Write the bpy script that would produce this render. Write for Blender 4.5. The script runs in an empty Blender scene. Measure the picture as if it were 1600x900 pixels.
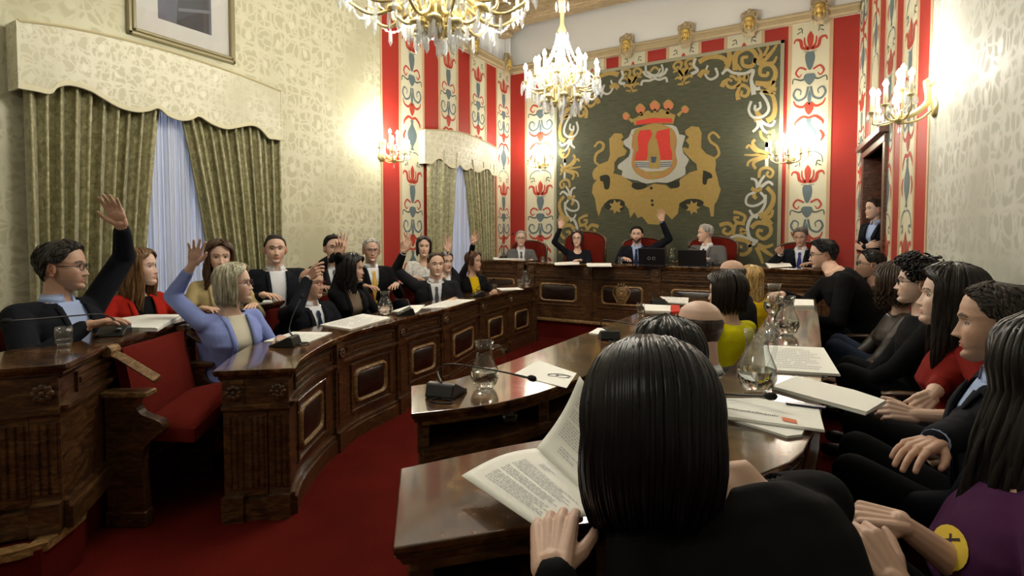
import bpy, bmesh, math, random
import numpy as np
from mathutils import Vector, Matrix, noise
random.seed(7)
R = math.radians
SC = bpy.context.scene
COL = SC.collection
V = Vector
# ------------------------------------------------------------------ camera model (1600x900)
F, PX, PY, HOR, YAW, CH = 840.0, 800.0, 404.0, 372.0, R(30.26), 1.41
PITCH = math.atan((PY - HOR) / F)
def ray(u, v):
    xc, yc = (u - PX) / F, -(v - PY) / F
    x = xc
    y = math.cos(PITCH) + yc * math.sin(PITCH)
    z = -math.sin(PITCH) + yc * math.cos(PITCH)
    c, s = math.cos(YAW), math.sin(YAW)
    return V((x * c - y * s, x * s + y * c, z)), y
def at(u, v, d):                      # surveyed point at distance d along the viewing axis
    r, y = ray(u, v)
    return V((0, 0, CH)) + r * (d / y)
def onz(u, v, z):
    r, y = ray(u, v)
    return V((0, 0, CH)) + r * ((z - CH) / r.z)
def onY(u, v, Y):
    r, y = ray(u, v)
    return V((0, 0, CH)) + r * (Y / r.y)
def onX(u, v, X):
    r, y = ray(u, v)
    return V((0, 0, CH)) + r * (X / r.x)
def online(u, v, p0, n):              # vertical plane through p0 with normal n
    r, y = ray(u, v)
    o = V((0, 0, CH))
    return o + r * ((V(p0) - o).dot(n) / r.dot(n))

# ------------------------------------------------------------------ mesh collecting
ORG = {}
def link(o): COL.objects.link(o); return o
def tag(o, label=None, cat=None, group=None, kind=None):
    if label: o['label'] = label
    if cat: o['category'] = cat
    if group: o['group'] = group
    if kind: o['kind'] = kind
    return o
def thing(name, label, cat, loc=(0, 0, 0), rz=0.0, group=None):
    o = link(bpy.data.objects.new(name, None))
    o.location = loc; o.rotation_euler = (0, 0, rz); o.empty_display_size = .1
    ORG[o.name] = V(loc)
    return tag(o, label, cat, group)
class MB:
    def __init__(s): s.v = []; s.f = []; s.m = []
    def add(s, vs, fs, m=0):
        n = len(s.v)
        s.v += [tuple(p) for p in vs]
        s.f += [tuple(n + i for i in f) for f in fs]
        s.m += [m] * len(fs)
        return s
    def join(s, o, fn=None):
        n = len(s.v)
        s.v += [tuple(fn(V(p))) if fn else p for p in o.v]
        s.f += [tuple(n + i for i in f) for f in o.f]
        s.m += o.m
        return s
    def box(s, c, d, rz=0, m=0, ch=0.0, mat=None):
        x, y, z = d[0] / 2, d[1] / 2, d[2] / 2
        ch = min(ch, x * .9, y * .9, z * .9)
        if ch <= 0:
            P = [(i * x, j * y, k * z) for k in (-1, 1) for j in (-1, 1) for i in (-1, 1)]
            Fs = [(0, 2, 3, 1), (4, 5, 7, 6), (0, 1, 5, 4), (2, 6, 7, 3), (0, 4, 6, 2), (1, 3, 7, 5)]
        else:
            P = []; Fs = []
            for (zz, o) in ((-z, ch), (-z + ch, 0), (z - ch, 0), (z, ch)):
                a, b = x - o, y - o
                P += [(a, b - ch, zz), (a - ch, b, zz), (-a + ch, b, zz), (-a, b - ch, zz), (-a, -b + ch, zz), (-a + ch, -b, zz), (a - ch, -b, zz), (a, -b + ch, zz)]
            for k in range(3):
                for i in range(8):
                    j = (i + 1) % 8
                    Fs.append((k * 8 + i, k * 8 + j, k * 8 + 8 + j, k * 8 + 8 + i))
            Fs += [tuple(range(7, -1, -1)), tuple(range(24, 32))]
        Mx = mat if mat is not None else Matrix.Rotation(rz, 3, 'Z')
        c = V(c)
        return s.add([c + Mx @ V(p) for p in P], Fs, m)
    def tube(s, pts, rad, n=8, m=0, flat=1.0, cap=True, up=None):
        pts = [V(p) for p in pts]
        if not hasattr(rad, '__len__'): rad = [rad] * len(pts)
        vs = []; fs = []
        prev = None
        for i, p in enumerate(pts):
            t = (pts[min(i + 1, len(pts) - 1)] - pts[max(i - 1, 0)])
            if t.length < 1e-9: t = V((0, 0, 1))
            t.normalize()
            if prev is None:
                a = V(up) if up is not None else (V((0, 0, 1)) if abs(t.z) < .9 else V((1, 0, 0)))
            else: a = prev
            b = t.cross(a)
            if b.length < 1e-6: b = t.orthogonal()
            b.normalize(); a = b.cross(t).normalized(); prev = a
            for k in range(n):
                w = 2 * math.pi * k / n
                vs.append(p + (b * math.cos(w) + a * math.sin(w) * flat) * rad[i])
        for i in range(len(pts) - 1):
            for k in range(n):
                j = (k + 1) % n
                fs.append((i * n + k, i * n + j, i * n + n + j, i * n + n + k))
        if cap:
            fs.append(tuple(range(n - 1, -1, -1))); fs.append(tuple((len(pts) - 1) * n + k for k in range(n)))
        return s.add(vs, fs, m)
    def lathe(s, prof, c=(0, 0, 0), n=16, m=0, mat=None):
        c = V(c); vs = []; fs = []
        for (r, z) in prof:
            for k in range(n):
                w = 2 * math.pi * k / n
                p = V((r * math.cos(w), r * math.sin(w), z))
                vs.append(c + (mat @ p if mat is not None else p))
        for i in range(len(prof) - 1):
            for k in range(n):
                j = (k + 1) % n
                fs.append((i * n + k, i * n + j, i * n + n + j, i * n + n + k))
        if prof[0][0] > 1e-5: fs.append(tuple(range(n - 1, -1, -1)))
        if prof[-1][0] > 1e-5: fs.append(tuple((len(prof) - 1) * n + k for k in range(n)))
        return s.add(vs, fs, m)
    def ell(s, c, r, n=12, k=8, m=0, mat=None):
        prof = [(math.sin(math.pi * i / k), -math.cos(math.pi * i / k)) for i in range(k + 1)]
        S = Matrix.Diagonal(V(r))
        prof[0] = (1e-6, -1); prof[-1] = (1e-6, 1)
        return s.lathe(prof, c, n, m, (mat @ S) if mat is not None else S)
    def prism(s, out, z0, z1, m=0, top=None):
        n = len(out); top = top or out
        vs = [(p[0], p[1], z0) for p in out] + [(p[0], p[1], z1) for p in top]
        fs = [(i, (i + 1) % n, n + (i + 1) % n, n + i) for i in range(n)]
        s.add(vs, fs + [tuple(range(n - 1, -1, -1)), tuple(range(n, 2 * n))], m)
        return s
    def build(s, name, mats, parent=None, smooth=False, fix=True, auto=None):
        me = bpy.data.meshes.new(name)
        off = ORG[parent.name] if parent is not None else V((0, 0, 0))
        vs = np.array(s.v, dtype=np.float64).reshape(-1, 3) - np.array(off)
        me.from_pydata(vs.tolist(), [], s.f)
        if not isinstance(mats, (list, tuple)): mats = [mats]
        for m in mats: me.materials.append(m)
        me.polygons.foreach_set('material_index', [min(i, len(mats) - 1) for i in s.m])
        if fix:
            bm = bmesh.new(); bm.from_mesh(me)
            bmesh.ops.recalc_face_normals(bm, faces=bm.faces)
            bm.to_mesh(me); bm.free()
        if smooth: me.polygons.foreach_set('use_smooth', [True] * len(me.polygons))
        me.update()
        if smooth and auto:
            try: me.set_sharp_from_angle(angle=R(auto))
            except Exception: pass
        o = link(bpy.data.objects.new(name, me))
        if parent is not None: o.parent = parent
        ORG[o.name] = V(off)
        return o
def struct(name, mb, mats, parent=None, **k):
    o = mb.build(name, mats, parent, **k)
    if parent is None: o['kind'] = 'structure'
    return o
def copy_tree(o, parent=None):
    c = o.copy(); COL.objects.link(c)
    if parent is not None: c.parent = parent
    ORG[c.name] = ORG.get(o.name, V((0, 0, 0)))
    for ch in list(o.children): copy_tree(ch, c)
    return c
def place(o, loc, rz, label, first=[set()]):
    if o.name in first[0]: o = copy_tree(o)
    else: first[0].add(o.name)
    o.location = loc; o.rotation_euler = (0, 0, rz)
    o['label'] = label
    return o
def spline(pts, n=8):                  # Catmull-Rom
    pts = [V(p) for p in pts]; out = []
    for i in range(len(pts) - 1):
        p0, p1, p2, p3 = pts[max(i - 1, 0)], pts[i], pts[i + 1], pts[min(i + 2, len(pts) - 1)]
        for k in range(n):
            t = k / n
            out.append(.5 * ((2 * p1) + (p2 - p0) * t + (2 * p0 - 5 * p1 + 4 * p2 - p3) * t * t + (3 * p1 - p0 - 3 * p2 + p3) * t ** 3))
    out.append(pts[-1]); return out
def subdiv(o, lv=1):
    m = o.modifiers.new('s', 'SUBSURF'); m.levels = lv; m.render_levels = lv; return o
def bevel(o, w=.004, seg=2):
    m = o.modifiers.new('b', 'BEVEL'); m.width = w; m.segments = seg; m.limit_method = 'ANGLE'; m.angle_limit = R(40); return o

# ------------------------------------------------------------------ materials
def srgb(c):
    if isinstance(c, str): c = tuple(int(c[i:i + 2], 16) for i in (0, 2, 4))
    if max(c) > 1.0: c = [x / 255 for x in c]
    return tuple((x / 12.92 if x <= .04045 else ((x + .055) / 1.055) ** 2.4) for x in c[:3]) + (1,)
MC = {}
class NT:
    def __init__(s, name):
        s.m = bpy.data.materials.new(name); s.m.use_nodes = True
        s.t = s.m.node_tree; s.b = s.t.nodes['Principled BSDF']; s.o = s.t.nodes['Material Output']
        s.co = None
    def n(s, typ, **k):
        x = s.t.nodes.new(typ)
        for a, b in k.items():
            if a.startswith('_'): x.inputs[a[1:].replace('_', ' ')].default_value = b
            else: setattr(x, a, b)
        return x
    def l(s, a, b): s.t.links.new(a, b)
    def obj(s, scale=(1, 1, 1), rot=(0, 0, 0), src='Object'):
        c = s.n('ShaderNodeTexCoord'); m = s.n('ShaderNodeMapping')
        m.inputs['Scale'].default_value = scale; m.inputs['Rotation'].default_value = rot
        s.l(c.outputs[src], m.inputs['Vector']); return m.outputs['Vector']
    def ramp(s, fac, stops, interp='LINEAR'):
        r = s.n('ShaderNodeValToRGB'); cr = r.color_ramp; cr.interpolation = interp
        while len(cr.elements) < len(stops): cr.elements.new(.5)
        for e, (p, c) in zip(cr.elements, stops): e.position = p; e.color = srgb(c)
        s.l(fac, r.inputs['Fac']); return r.outputs['Color']
    def bump(s, h, dist=.002, st=.5):
        b = s.n('ShaderNodeBump'); b.inputs['Strength'].default_value = st; b.inputs['Distance'].default_value = dist
        s.l(h, b.inputs['Height']); s.l(b.outputs['Normal'], s.b.inputs['Normal'])
def plain(name, col, rough=.6, metal=0.0, spec=.5, bump=None, var=None, sheen=0.0, coat=0.0):
    if name in MC: return MC[name]
    t = NT(name); b = t.b
    b.inputs['Base Color'].default_value = srgb(col); b.inputs['Roughness'].default_value = rough
    b.inputs['Metallic'].default_value = metal; b.inputs['Specular IOR Level'].default_value = spec
    if sheen: b.inputs['Sheen Weight'].default_value = sheen
    if coat: b.inputs['Coat Weight'].default_value = coat; b.inputs['Coat Roughness'].default_value = .08
    if bump or var:
        sc = (bump or var)[0]
        no = t.n('ShaderNodeTexNoise', _Scale=sc, _Detail=4.0); t.l(t.obj(), no.inputs['Vector'])
        if bump: t.bump(no.outputs['Fac'], bump[1], .6)
        if var:
            c = srgb(col); a = [max(0, x * (1 - var[1])) for x in c[:3]]; bb = [min(1, x * (1 + var[1])) for x in c[:3]]
            mx = t.n('ShaderNodeMix', data_type='RGBA'); mx.inputs[6].default_value = (*a, 1); mx.inputs[7].default_value = (*bb, 1)
            t.l(no.outputs['Fac'], mx.inputs[0]); t.l(mx.outputs[2], b.inputs['Base Color'])
    MC[name] = t.m; return t.m
def wood(name, c0, c1, c2, rough=.3, scale=(2, 2, 14), coat=0.0, gl=6.0, blot=0.0):
    if name in MC: return MC[name]
    t = NT(name)
    no = t.n('ShaderNodeTexNoise', _Scale=gl, _Detail=7.0, _Distortion=1.2); t.l(t.obj(scale), no.inputs['Vector'])
    col = t.ramp(no.outputs['Fac'], [(.3, c0), (.52, c1), (.72, c2)])
    if blot:
        n2 = t.n('ShaderNodeTexNoise', _Scale=5.0, _Detail=5.0, _Distortion=.8); t.l(t.obj(), n2.inputs['Vector'])
        mx = t.n('ShaderNodeMix', data_type='RGBA', blend_type='MULTIPLY'); mx.inputs[0].default_value = blot
        t.l(col, mx.inputs[6]); t.l(t.ramp(n2.outputs['Fac'], [(.38, (110, 95, 85)), (.6, (255, 255, 250))]), mx.inputs[7]); col = mx.outputs[2]
    t.l(col, t.b.inputs['Base Color'])
    t.b.inputs['Roughness'].default_value = rough
    if coat: t.b.inputs['Coat Weight'].default_value = coat; t.b.inputs['Coat Roughness'].default_value = .06
    t.bump(no.outputs['Fac'], .0008, .4)
    MC[name] = t.m; return t.m
def damask(name, base, light, rough=.55, scale=1.0, plane='yz'):
    t = NT(name)
    co = t.obj((1, 1, 1))
    # ogee lattice from two crossing sine families, wandering with noise, with a leafy filling
    sep = t.n('ShaderNodeSeparateXYZ'); t.l(co, sep.inputs[0])
    nz = t.n('ShaderNodeTexNoise', _Scale=7.0 * scale, _Detail=2.0); t.l(co, nz.inputs['Vector'])
    def mth(op, a, b=None, c=None):
        m = t.n('ShaderNodeMath', operation=op)
        for i, x in enumerate((a, b, c)):
            if x is None: continue
            if isinstance(x, (int, float)): m.inputs[i].default_value = x
            else: t.l(x, m.inputs[i])
        return m.outputs[0]
    h = sep.outputs['Y'] if plane == 'yz' else sep.outputs['X']
    if plane == 'yz': h = mth('ADD', h, mth('MULTIPLY', sep.outputs['X'], .1))
    z = sep.outputs['Z']
    wob = mth('MULTIPLY', mth('SUBTRACT', nz.outputs['Fac'], .5), .10)
    a = mth('SINE', mth('MULTIPLY', mth('ADD', h, wob), 2 * math.pi / .34 * scale))
    b = mth('SINE', mth('MULTIPLY', mth('ADD', z, wob), 2 * math.pi / .52 * scale))
    lat = mth('ABSOLUTE', mth('MULTIPLY', a, b))
    vo = t.n('ShaderNodeTexVoronoi', feature='DISTANCE_TO_EDGE', _Scale=10.0 * scale)
    dis = t.n('ShaderNodeMix', data_type='VECTOR'); dis.inputs[0].default_value = .12
    t.l(co, dis.inputs[4]); t.l(nz.outputs['Color'], dis.inputs[5]); t.l(dis.outputs[1], vo.inputs['Vector'])
    def soft(x, lo, hi):
        r_ = t.n('ShaderNodeMapRange'); r_.interpolation_type = 'SMOOTHSTEP'; r_.inputs[1].default_value = lo; r_.inputs[2].default_value = hi; t.l(x, r_.inputs[0]); return r_.outputs[0]
    v1 = mth('SUBTRACT', 1.0, soft(vo.outputs['Distance'], .02, .16))
    v2 = mth('SUBTRACT', 1.0, soft(lat, .06, .26))
    v3 = soft(mth('MULTIPLY', a, b), .7, .92)
    pz = t.n('ShaderNodeTexNoise', _Scale=1.3, _Detail=2.0); t.l(co, pz.inputs['Vector'])
    fac = mth('MULTIPLY', mth('MAXIMUM', mth('MULTIPLY', v1, .75), mth('MAXIMUM', mth('MULTIPLY', v2, .8), v3)), soft(pz.outputs['Fac'], .25, .6))
    mx = t.n('ShaderNodeMix', data_type='RGBA'); mx.inputs[6].default_value = srgb(base); mx.inputs[7].default_value = srgb(light)
    t.l(fac, mx.inputs[0]); t.l(mx.outputs[2], t.b.inputs['Base Color'])
    t.b.inputs['Roughness'].default_value = rough
    rr = mth('SUBTRACT', rough, mth('MULTIPLY', fac, .18)); t.l(rr, t.b.inputs['Roughness'])
    t.bump(fac, .001, .3)
    MC[name] = t.m; return t.m
def glass(name, col=(255, 255, 255), rough=.0, ior=1.45):
    if name in MC: return MC[name]
    t = NT(name); t.b.inputs['Base Color'].default_value = srgb(col); t.b.inputs['Roughness'].default_value = rough
    t.b.inputs['Transmission Weight'].default_value = 1; t.b.inputs['IOR'].default_value = ior
    MC[name] = t.m; return t.m
def emit(name, col, st):
    if name in MC: return MC[name]
    t = NT(name); t.b.inputs['Base Color'].default_value = srgb(col)
    t.b.inputs['Emission Color'].default_value = srgb(col); t.b.inputs['Emission Strength'].default_value = st
    MC[name] = t.m; return t.m
WOOD = wood('carved_walnut', (34, 20, 11), (72, 47, 26), (108, 76, 44), .32, (2.2, 2.2, 9), .25)
WOODD = wood('dark_walnut', (14, 8, 6), (34, 18, 11), (52, 30, 18), .35, (3, 3, 9), .2)
WOODT = wood('polished_top', (44, 24, 12), (92, 60, 32), (136, 100, 60), .17, (2, 2, 2), .6, 5.0, .6)
WOODL = wood('carved_oak_frame', (84, 60, 34), (126, 96, 58), (160, 130, 86), .38, (5, 5, 9), .1)
GOLD = plain('aged_gilding', (196, 168, 96), .38, .55, var=(30, .3))
BRASS = plain('gilt_brass', (216, 200, 148), .32, .7)
REDV = plain('red_velvet', (98, 24, 15), .95, spec=.15, sheen=.0, var=(60, .15))
WHITEP = plain('white_plaster', (226, 228, 226), .8)
BLACKP = plain('black_plastic', (16, 16, 17), .38, bump=(300, .0004))
PAPER = plain('white_paper', (236, 236, 230), .75)

def thin_glass(name, tint=(250, 252, 252), rough=.02, ior=1.5, white=0.0):
    t = NT(name)
    for l_ in list(t.o.inputs['Surface'].links): t.t.links.remove(l_)
    tr = t.n('ShaderNodeBsdfTransparent'); tr.inputs[0].default_value = srgb(tint); gl = t.n('ShaderNodeBsdfGlossy'); gl.inputs['Roughness'].default_value = rough
    fr = t.n('ShaderNodeLayerWeight'); fr.inputs[0].default_value = .5; pw = t.n('ShaderNodeMath', operation='POWER'); t.l(fr.outputs['Facing'], pw.inputs[0]); pw.inputs[1].default_value = 3.0
    ad = t.n('ShaderNodeMath', operation='MULTIPLY_ADD'); t.l(pw.outputs[0], ad.inputs[0]); ad.inputs[1].default_value = .75; ad.inputs[2].default_value = .05; mx = t.n('ShaderNodeMixShader'); t.l(ad.outputs[0], mx.inputs[0]); t.l(tr.outputs[0], mx.inputs[1]); t.l(gl.outputs[0], mx.inputs[2]); out = mx.outputs[0]
    if white:
        d = t.n('ShaderNodeBsdfDiffuse'); d.inputs[0].default_value = (.9, .9, .9, 1); m2 = t.n('ShaderNodeMixShader'); m2.inputs[0].default_value = white; t.l(out, m2.inputs[1]); t.l(d.outputs[0], m2.inputs[2]); out = m2.outputs[0]
    t.l(out, t.o.inputs['Surface']); MC[name] = t.m; return t.m
# ================================================================== ROOM
YF, XL = 8.8, -5.17
cR = onY(1340, 200, YF)                      # right front corner
XR0 = cR.x
RDIR = V((math.sin(R(5.3)), -math.cos(R(5.3)), 0))       # right wall runs this way, towards the viewer
RN = V((-math.cos(R(5.3)), -math.sin(R(5.3)), 0))        # its inward normal
def rw(s, z, o=0.0): return V((XR0, YF, z)) + RDIR * s + RN * o + V((0, 0, 0))
def onR(u, v, off=0.0):
    p = online(u, v, V((XR0, YF, 0)) + RN * off, RN); return p
def sR(u, v=300): return (onR(u, v) - V((XR0, YF, 0))).dot(RDIR)
HC = 5.65; YB = -4.5; ZC0, ZC1 = 4.46, 4.58
DL = damask('cream_green_damask', (178, 175, 146), (206, 204, 178), .6)
DR = damask('silver_damask', (166, 166, 154), (192, 193, 184), .7)
DV = damask('valance_damask', (190, 187, 160), (216, 214, 192), .6, 1.5)
REDW = plain('red_wall_silk', (158, 36, 24), .6, var=(14, .14), bump=(160, .0004))
CREAM = plain('cream_wall_silk', (206, 203, 176), .6, var=(22, .06), bump=(160, .0004))
EDGE = plain('stripe_braid', (190, 160, 126), .6)
ORED = plain('embroidery_red', (176, 62, 44), .7); OGREY = plain('embroidery_slate', (96, 112, 116), .7); OGRN = plain('embroidery_dark_green', (66, 78, 66), .7)
CORN = plain('painted_cornice', (168, 152, 118), .6, var=(9, .12))
# floor
t = NT('red_carpet')
no = t.n('ShaderNodeTexNoise', _Scale=260.0, _Detail=3.0); t.l(t.obj(), no.inputs['Vector'])
n2 = t.n('ShaderNodeTexNoise', _Scale=3.0, _Detail=4.0); t.l(t.obj(), n2.inputs['Vector'])
mx = t.n('ShaderNodeMix', data_type='RGBA', blend_type='MULTIPLY'); mx.inputs[0].default_value = .5
t.l(t.ramp(no.outputs['Fac'], [(.3, (68, 14, 10)), (.7, (100, 26, 18))]), mx.inputs[6]); t.l(t.ramp(n2.outputs['Fac'], [(.35, (190, 180, 175)), (.65, (255, 255, 255))]), mx.inputs[7])
t.l(mx.outputs[2], t.b.inputs['Base Color']); t.b.inputs['Roughness'].default_value = .98; t.b.inputs['Specular IOR Level'].default_value = .05
t.bump(no.outputs['Fac'], .003, .5); CARPET = t.m
XRB = rw(14, 0).x
struct('floor', MB().prism([(XL - .3, YB - .2), (XRB + .5, YB - .2), (XRB + .5, YF + .3), (XL - .3, YF + .3)], -.2, 0), CARPET)
# ceiling with beams
struct('ceiling', MB().prism([(XL - .3, YB - .2), (XRB + .5, YB - .2), (XRB + .5, YF + .3), (XL - .3, YF + .3)], HC, HC + .2), WHITEP)
BEAM = wood('painted_beam', (140, 120, 88), (166, 146, 110), (184, 164, 128), .6, (1, 6, 6))
def beam(y):
    m = MB(); w = XRB - XL + .3; cx = (XL + XRB) / 2
    m.box((cx, y, 5.42), (w, .34, .46), ch=.02).box((cx, y, 5.24), (w, .24, .14), ch=.02).box((cx, y, 5.56), (w, .50, .12), ch=.02)
    m.box((XL + .22, y, 5.13), (.44, .22, .12), ch=.03).box((XL + .14, y, 5.04), (.28, .20, .10), ch=.03)
    return m
for i, y in enumerate((8.35, 6.1, 3.9, 1.6, -.8)):
    struct('trim_%d' % (i + 1), beam(y), BEAM)
# left wall with window openings
def uY(u): return onX(u, 300, XL).y
def zL(u, v): return onX(u, v, XL).z
W1 = (uY(52), uY(428)); W2 = (uY(668), uY(770))
WT, WB = 3.0, .35
def quadX(m, x, y0, y1, z0, z1, mi=0): m.add([(x, y0, z0), (x, y1, z0), (x, y1, z1), (x, y0, z1)], [(0, 1, 2, 3)], mi)
SL = [uY(u) for u in (597, 626, 662, 687, 715, 735.5, 759, 776, 797)]; SL[-1] = YF
wl = MB()
segs = [(YB, W1[0]), (W1[0], W1[1]), (W1[1], SL[0])]
def wallbox(m, y0, y1, z0, z1, mi): m.box((XL - .1, (y0 + y1) / 2, (z0 + z1) / 2), (.2, y1 - y0, z1 - z0), m=mi)
wallbox(wl, YB, W1[0] + .15, 0, HC, 0); wallbox(wl, W1[1] - .15, SL[0], 0, HC, 0)
wallbox(wl, W1[0] + .15, W1[1] - .15, 0, WB, 0); wallbox(wl, W1[0] + .15, W1[1] - .15, WT, HC, 0)
wallbox(wl, SL[0], YF + .2, ZC0, HC, 3)
for i in range(8):
    a, b = SL[i], SL[i + 1]; mi = 1 if i % 2 == 0 else 2
    # split around the second window opening
    lo, hi = W2[0] + .12, W2[1] - .12
    cuts = [a] + [c for c in (lo, hi) if a < c < b] + [b]
    for c0, c1 in zip(cuts[:-1], cuts[1:]):
        mid = (c0 + c1) / 2
        if lo < mid < hi:
            wallbox(wl, c0, c1, 0, WB, mi); wallbox(wl, c0, c1, WT, ZC0, mi)
        else: wallbox(wl, c0, c1, 0, ZC0, mi)
wall_left = struct('wall_left', wl, [DL, REDW, CREAM, WHITEP])
# front wall
SFu = [797, 822, 868, 905, 945, 968, 1009, 1042, 1092, 1132, 1190, 1232, 1296, 1341]
SF = [onY(u, 200, YF).x for u in SFu]; SF[0] = XL; SF[-1] = XR0
wf = MB()
wf.box(((XL + XR0) / 2, YF + .1, (ZC0 + HC) / 2), (XR0 - XL + .4, .2, HC - ZC0), m=2)
for i in range(len(SF) - 1):
    a, b = SF[i], SF[i + 1]
    wf.box(((a + b) / 2, YF + .1, ZC0 / 2), (b - a, .2, ZC0), m=i % 2)
wall_front = struct('wall_front', wf, [REDW, CREAM, WHITEP])
# right wall with door opening
SRu = [1341, 1355, 1362, 1374, 1384, 1400, 1412, 1434, 1455]
SR = [sR(u, 100) for u in SRu]; SR[0] = 0
D0, D1 = sR(1351, 300), sR(1383, 300); DZ = onR(1365, 238).z
wr = MB()
def rbox(m, s0, s1, z0, z1, mi=0, o0=-.2, o1=0.0):
    P = [rw(s0, z0, o0), rw(s1, z0, o0), rw(s1, z0, o1), rw(s0, z0, o1)]
    m.prism([(p.x, p.y) for p in P], z0, z1, mi)
for i in range(8):
    a, b = SR[i], SR[i + 1]; mi = 1 if i % 2 == 0 else 0
    cuts = [a] + [c for c in (D0, D1) if a < c < b] + [b]
    for c0, c1 in zip(cuts[:-1], cuts[1:]):
        if D0 < (c0 + c1) / 2 < D1: rbox(wr, c0, c1, DZ, HC, mi)
        else: rbox(wr, c0, c1, 0, HC, mi)
rbox(wr, SR[-1], 14, 0, HC, 2)
wall_right = struct('wall_right', wr, [REDW, CREAM, DR])
struct('wall_back', MB().box(((XL + XRB) / 2, YB - .1, HC / 2), (XRB - XL + 1, .2, HC)), DL)
# thin braid along each stripe edge, kept as children of the walls
br = MB()
for i, y in enumerate(SL[:-1]):
    z0 = 3.0 if W2[0] - .1 < y < W2[1] + .1 else 0
    br.box((XL + .004, y, (z0 + ZC0) / 2), (.008, .045 if i else .03, ZC0 - z0))
br.build('braid', EDGE, wall_left)
br = MB()
for x in SF[1:-1]: br.box((x, YF - .004, ZC0 / 2), (.045, .008, ZC0))
br.build('braid', EDGE, wall_front)
br = MB()
for s in SR[1:]:
    if D0 - .1 < s < D1 + .1: rbox(br, s - .02, s + .02, DZ + .2, HC, 0, 0, .008)
    else: rbox(br, s - .02, s + .02, 0, HC, 0, 0, .008)
br.build('braid', EDGE, wall_right)
# ---- flat drawing kit : shapes drawn in (a, b) and mapped on a wall
def stroke2(m, pts, w0, w1, mp, d, mi, n=6, mid=None):
    P = spline([(p[0], p[1], 0) for p in pts], n)
    vs = []; fs = []; N = len(P)
    for i, p in enumerate(P):
        t_ = P[min(i + 1, N - 1)] - P[max(i - 1, 0)]
        nn = V((-t_.y, t_.x, 0)); nn.normalize()
        k = i / (N - 1)
        w = (w0 * (1 - k) + w1 * k) if mid is None else ((w0 * (1 - 2 * k) + mid * 2 * k) if k < .5 else (mid * (2 - 2 * k) + w1 * (2 * k - 1)))
        vs += [mp(p.x + nn.x * w / 2, p.y + nn.y * w / 2, d), mp(p.x - nn.x * w / 2, p.y - nn.y * w / 2, d)]
    for i in range(N - 1): fs.append((2 * i, 2 * i + 1, 2 * i + 3, 2 * i + 2))
    m.add(vs, fs, mi)
def fill2(m, pts, mp, d, mi, sm=0):
    P = [V((p[0], p[1], 0)) for p in pts]
    if sm: P = spline(P + [P[0]], sm)[:-1]
    from mathutils.geometry import tessellate_polygon
    tris = tessellate_polygon([P])
    m.add([mp(p.x, p.y, d) for p in P], [tuple(t_) for t_ in tris], mi)
def disc2(m, c, r, mp, d, mi, n=12): fill2(m, [(c[0] + r * math.cos(2 * math.pi * k / n), c[1] + r * math.sin(2 * math.pi * k / n)) for k in range(n)], mp, d, mi)
def spiral2(m, c, r, a0, turns, w, mp, d, mi, sgn=1, tail=None):
    pts = []
    n = int(10 * turns) + 3
    for i in range(n):
        k = i / (n - 1); rr = r * (1 - .82 * k); a = a0 + sgn * turns * 2 * math.pi * k
        pts.append((c[0] + rr * math.cos(a), c[1] + rr * math.sin(a)))
    if tail: pts = tail + pts
    stroke2(m, pts, w, w * .55, mp, d, mi, 3)
    disc2(m, pts[-1], w * .8, mp, d, mi, 8)
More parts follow.
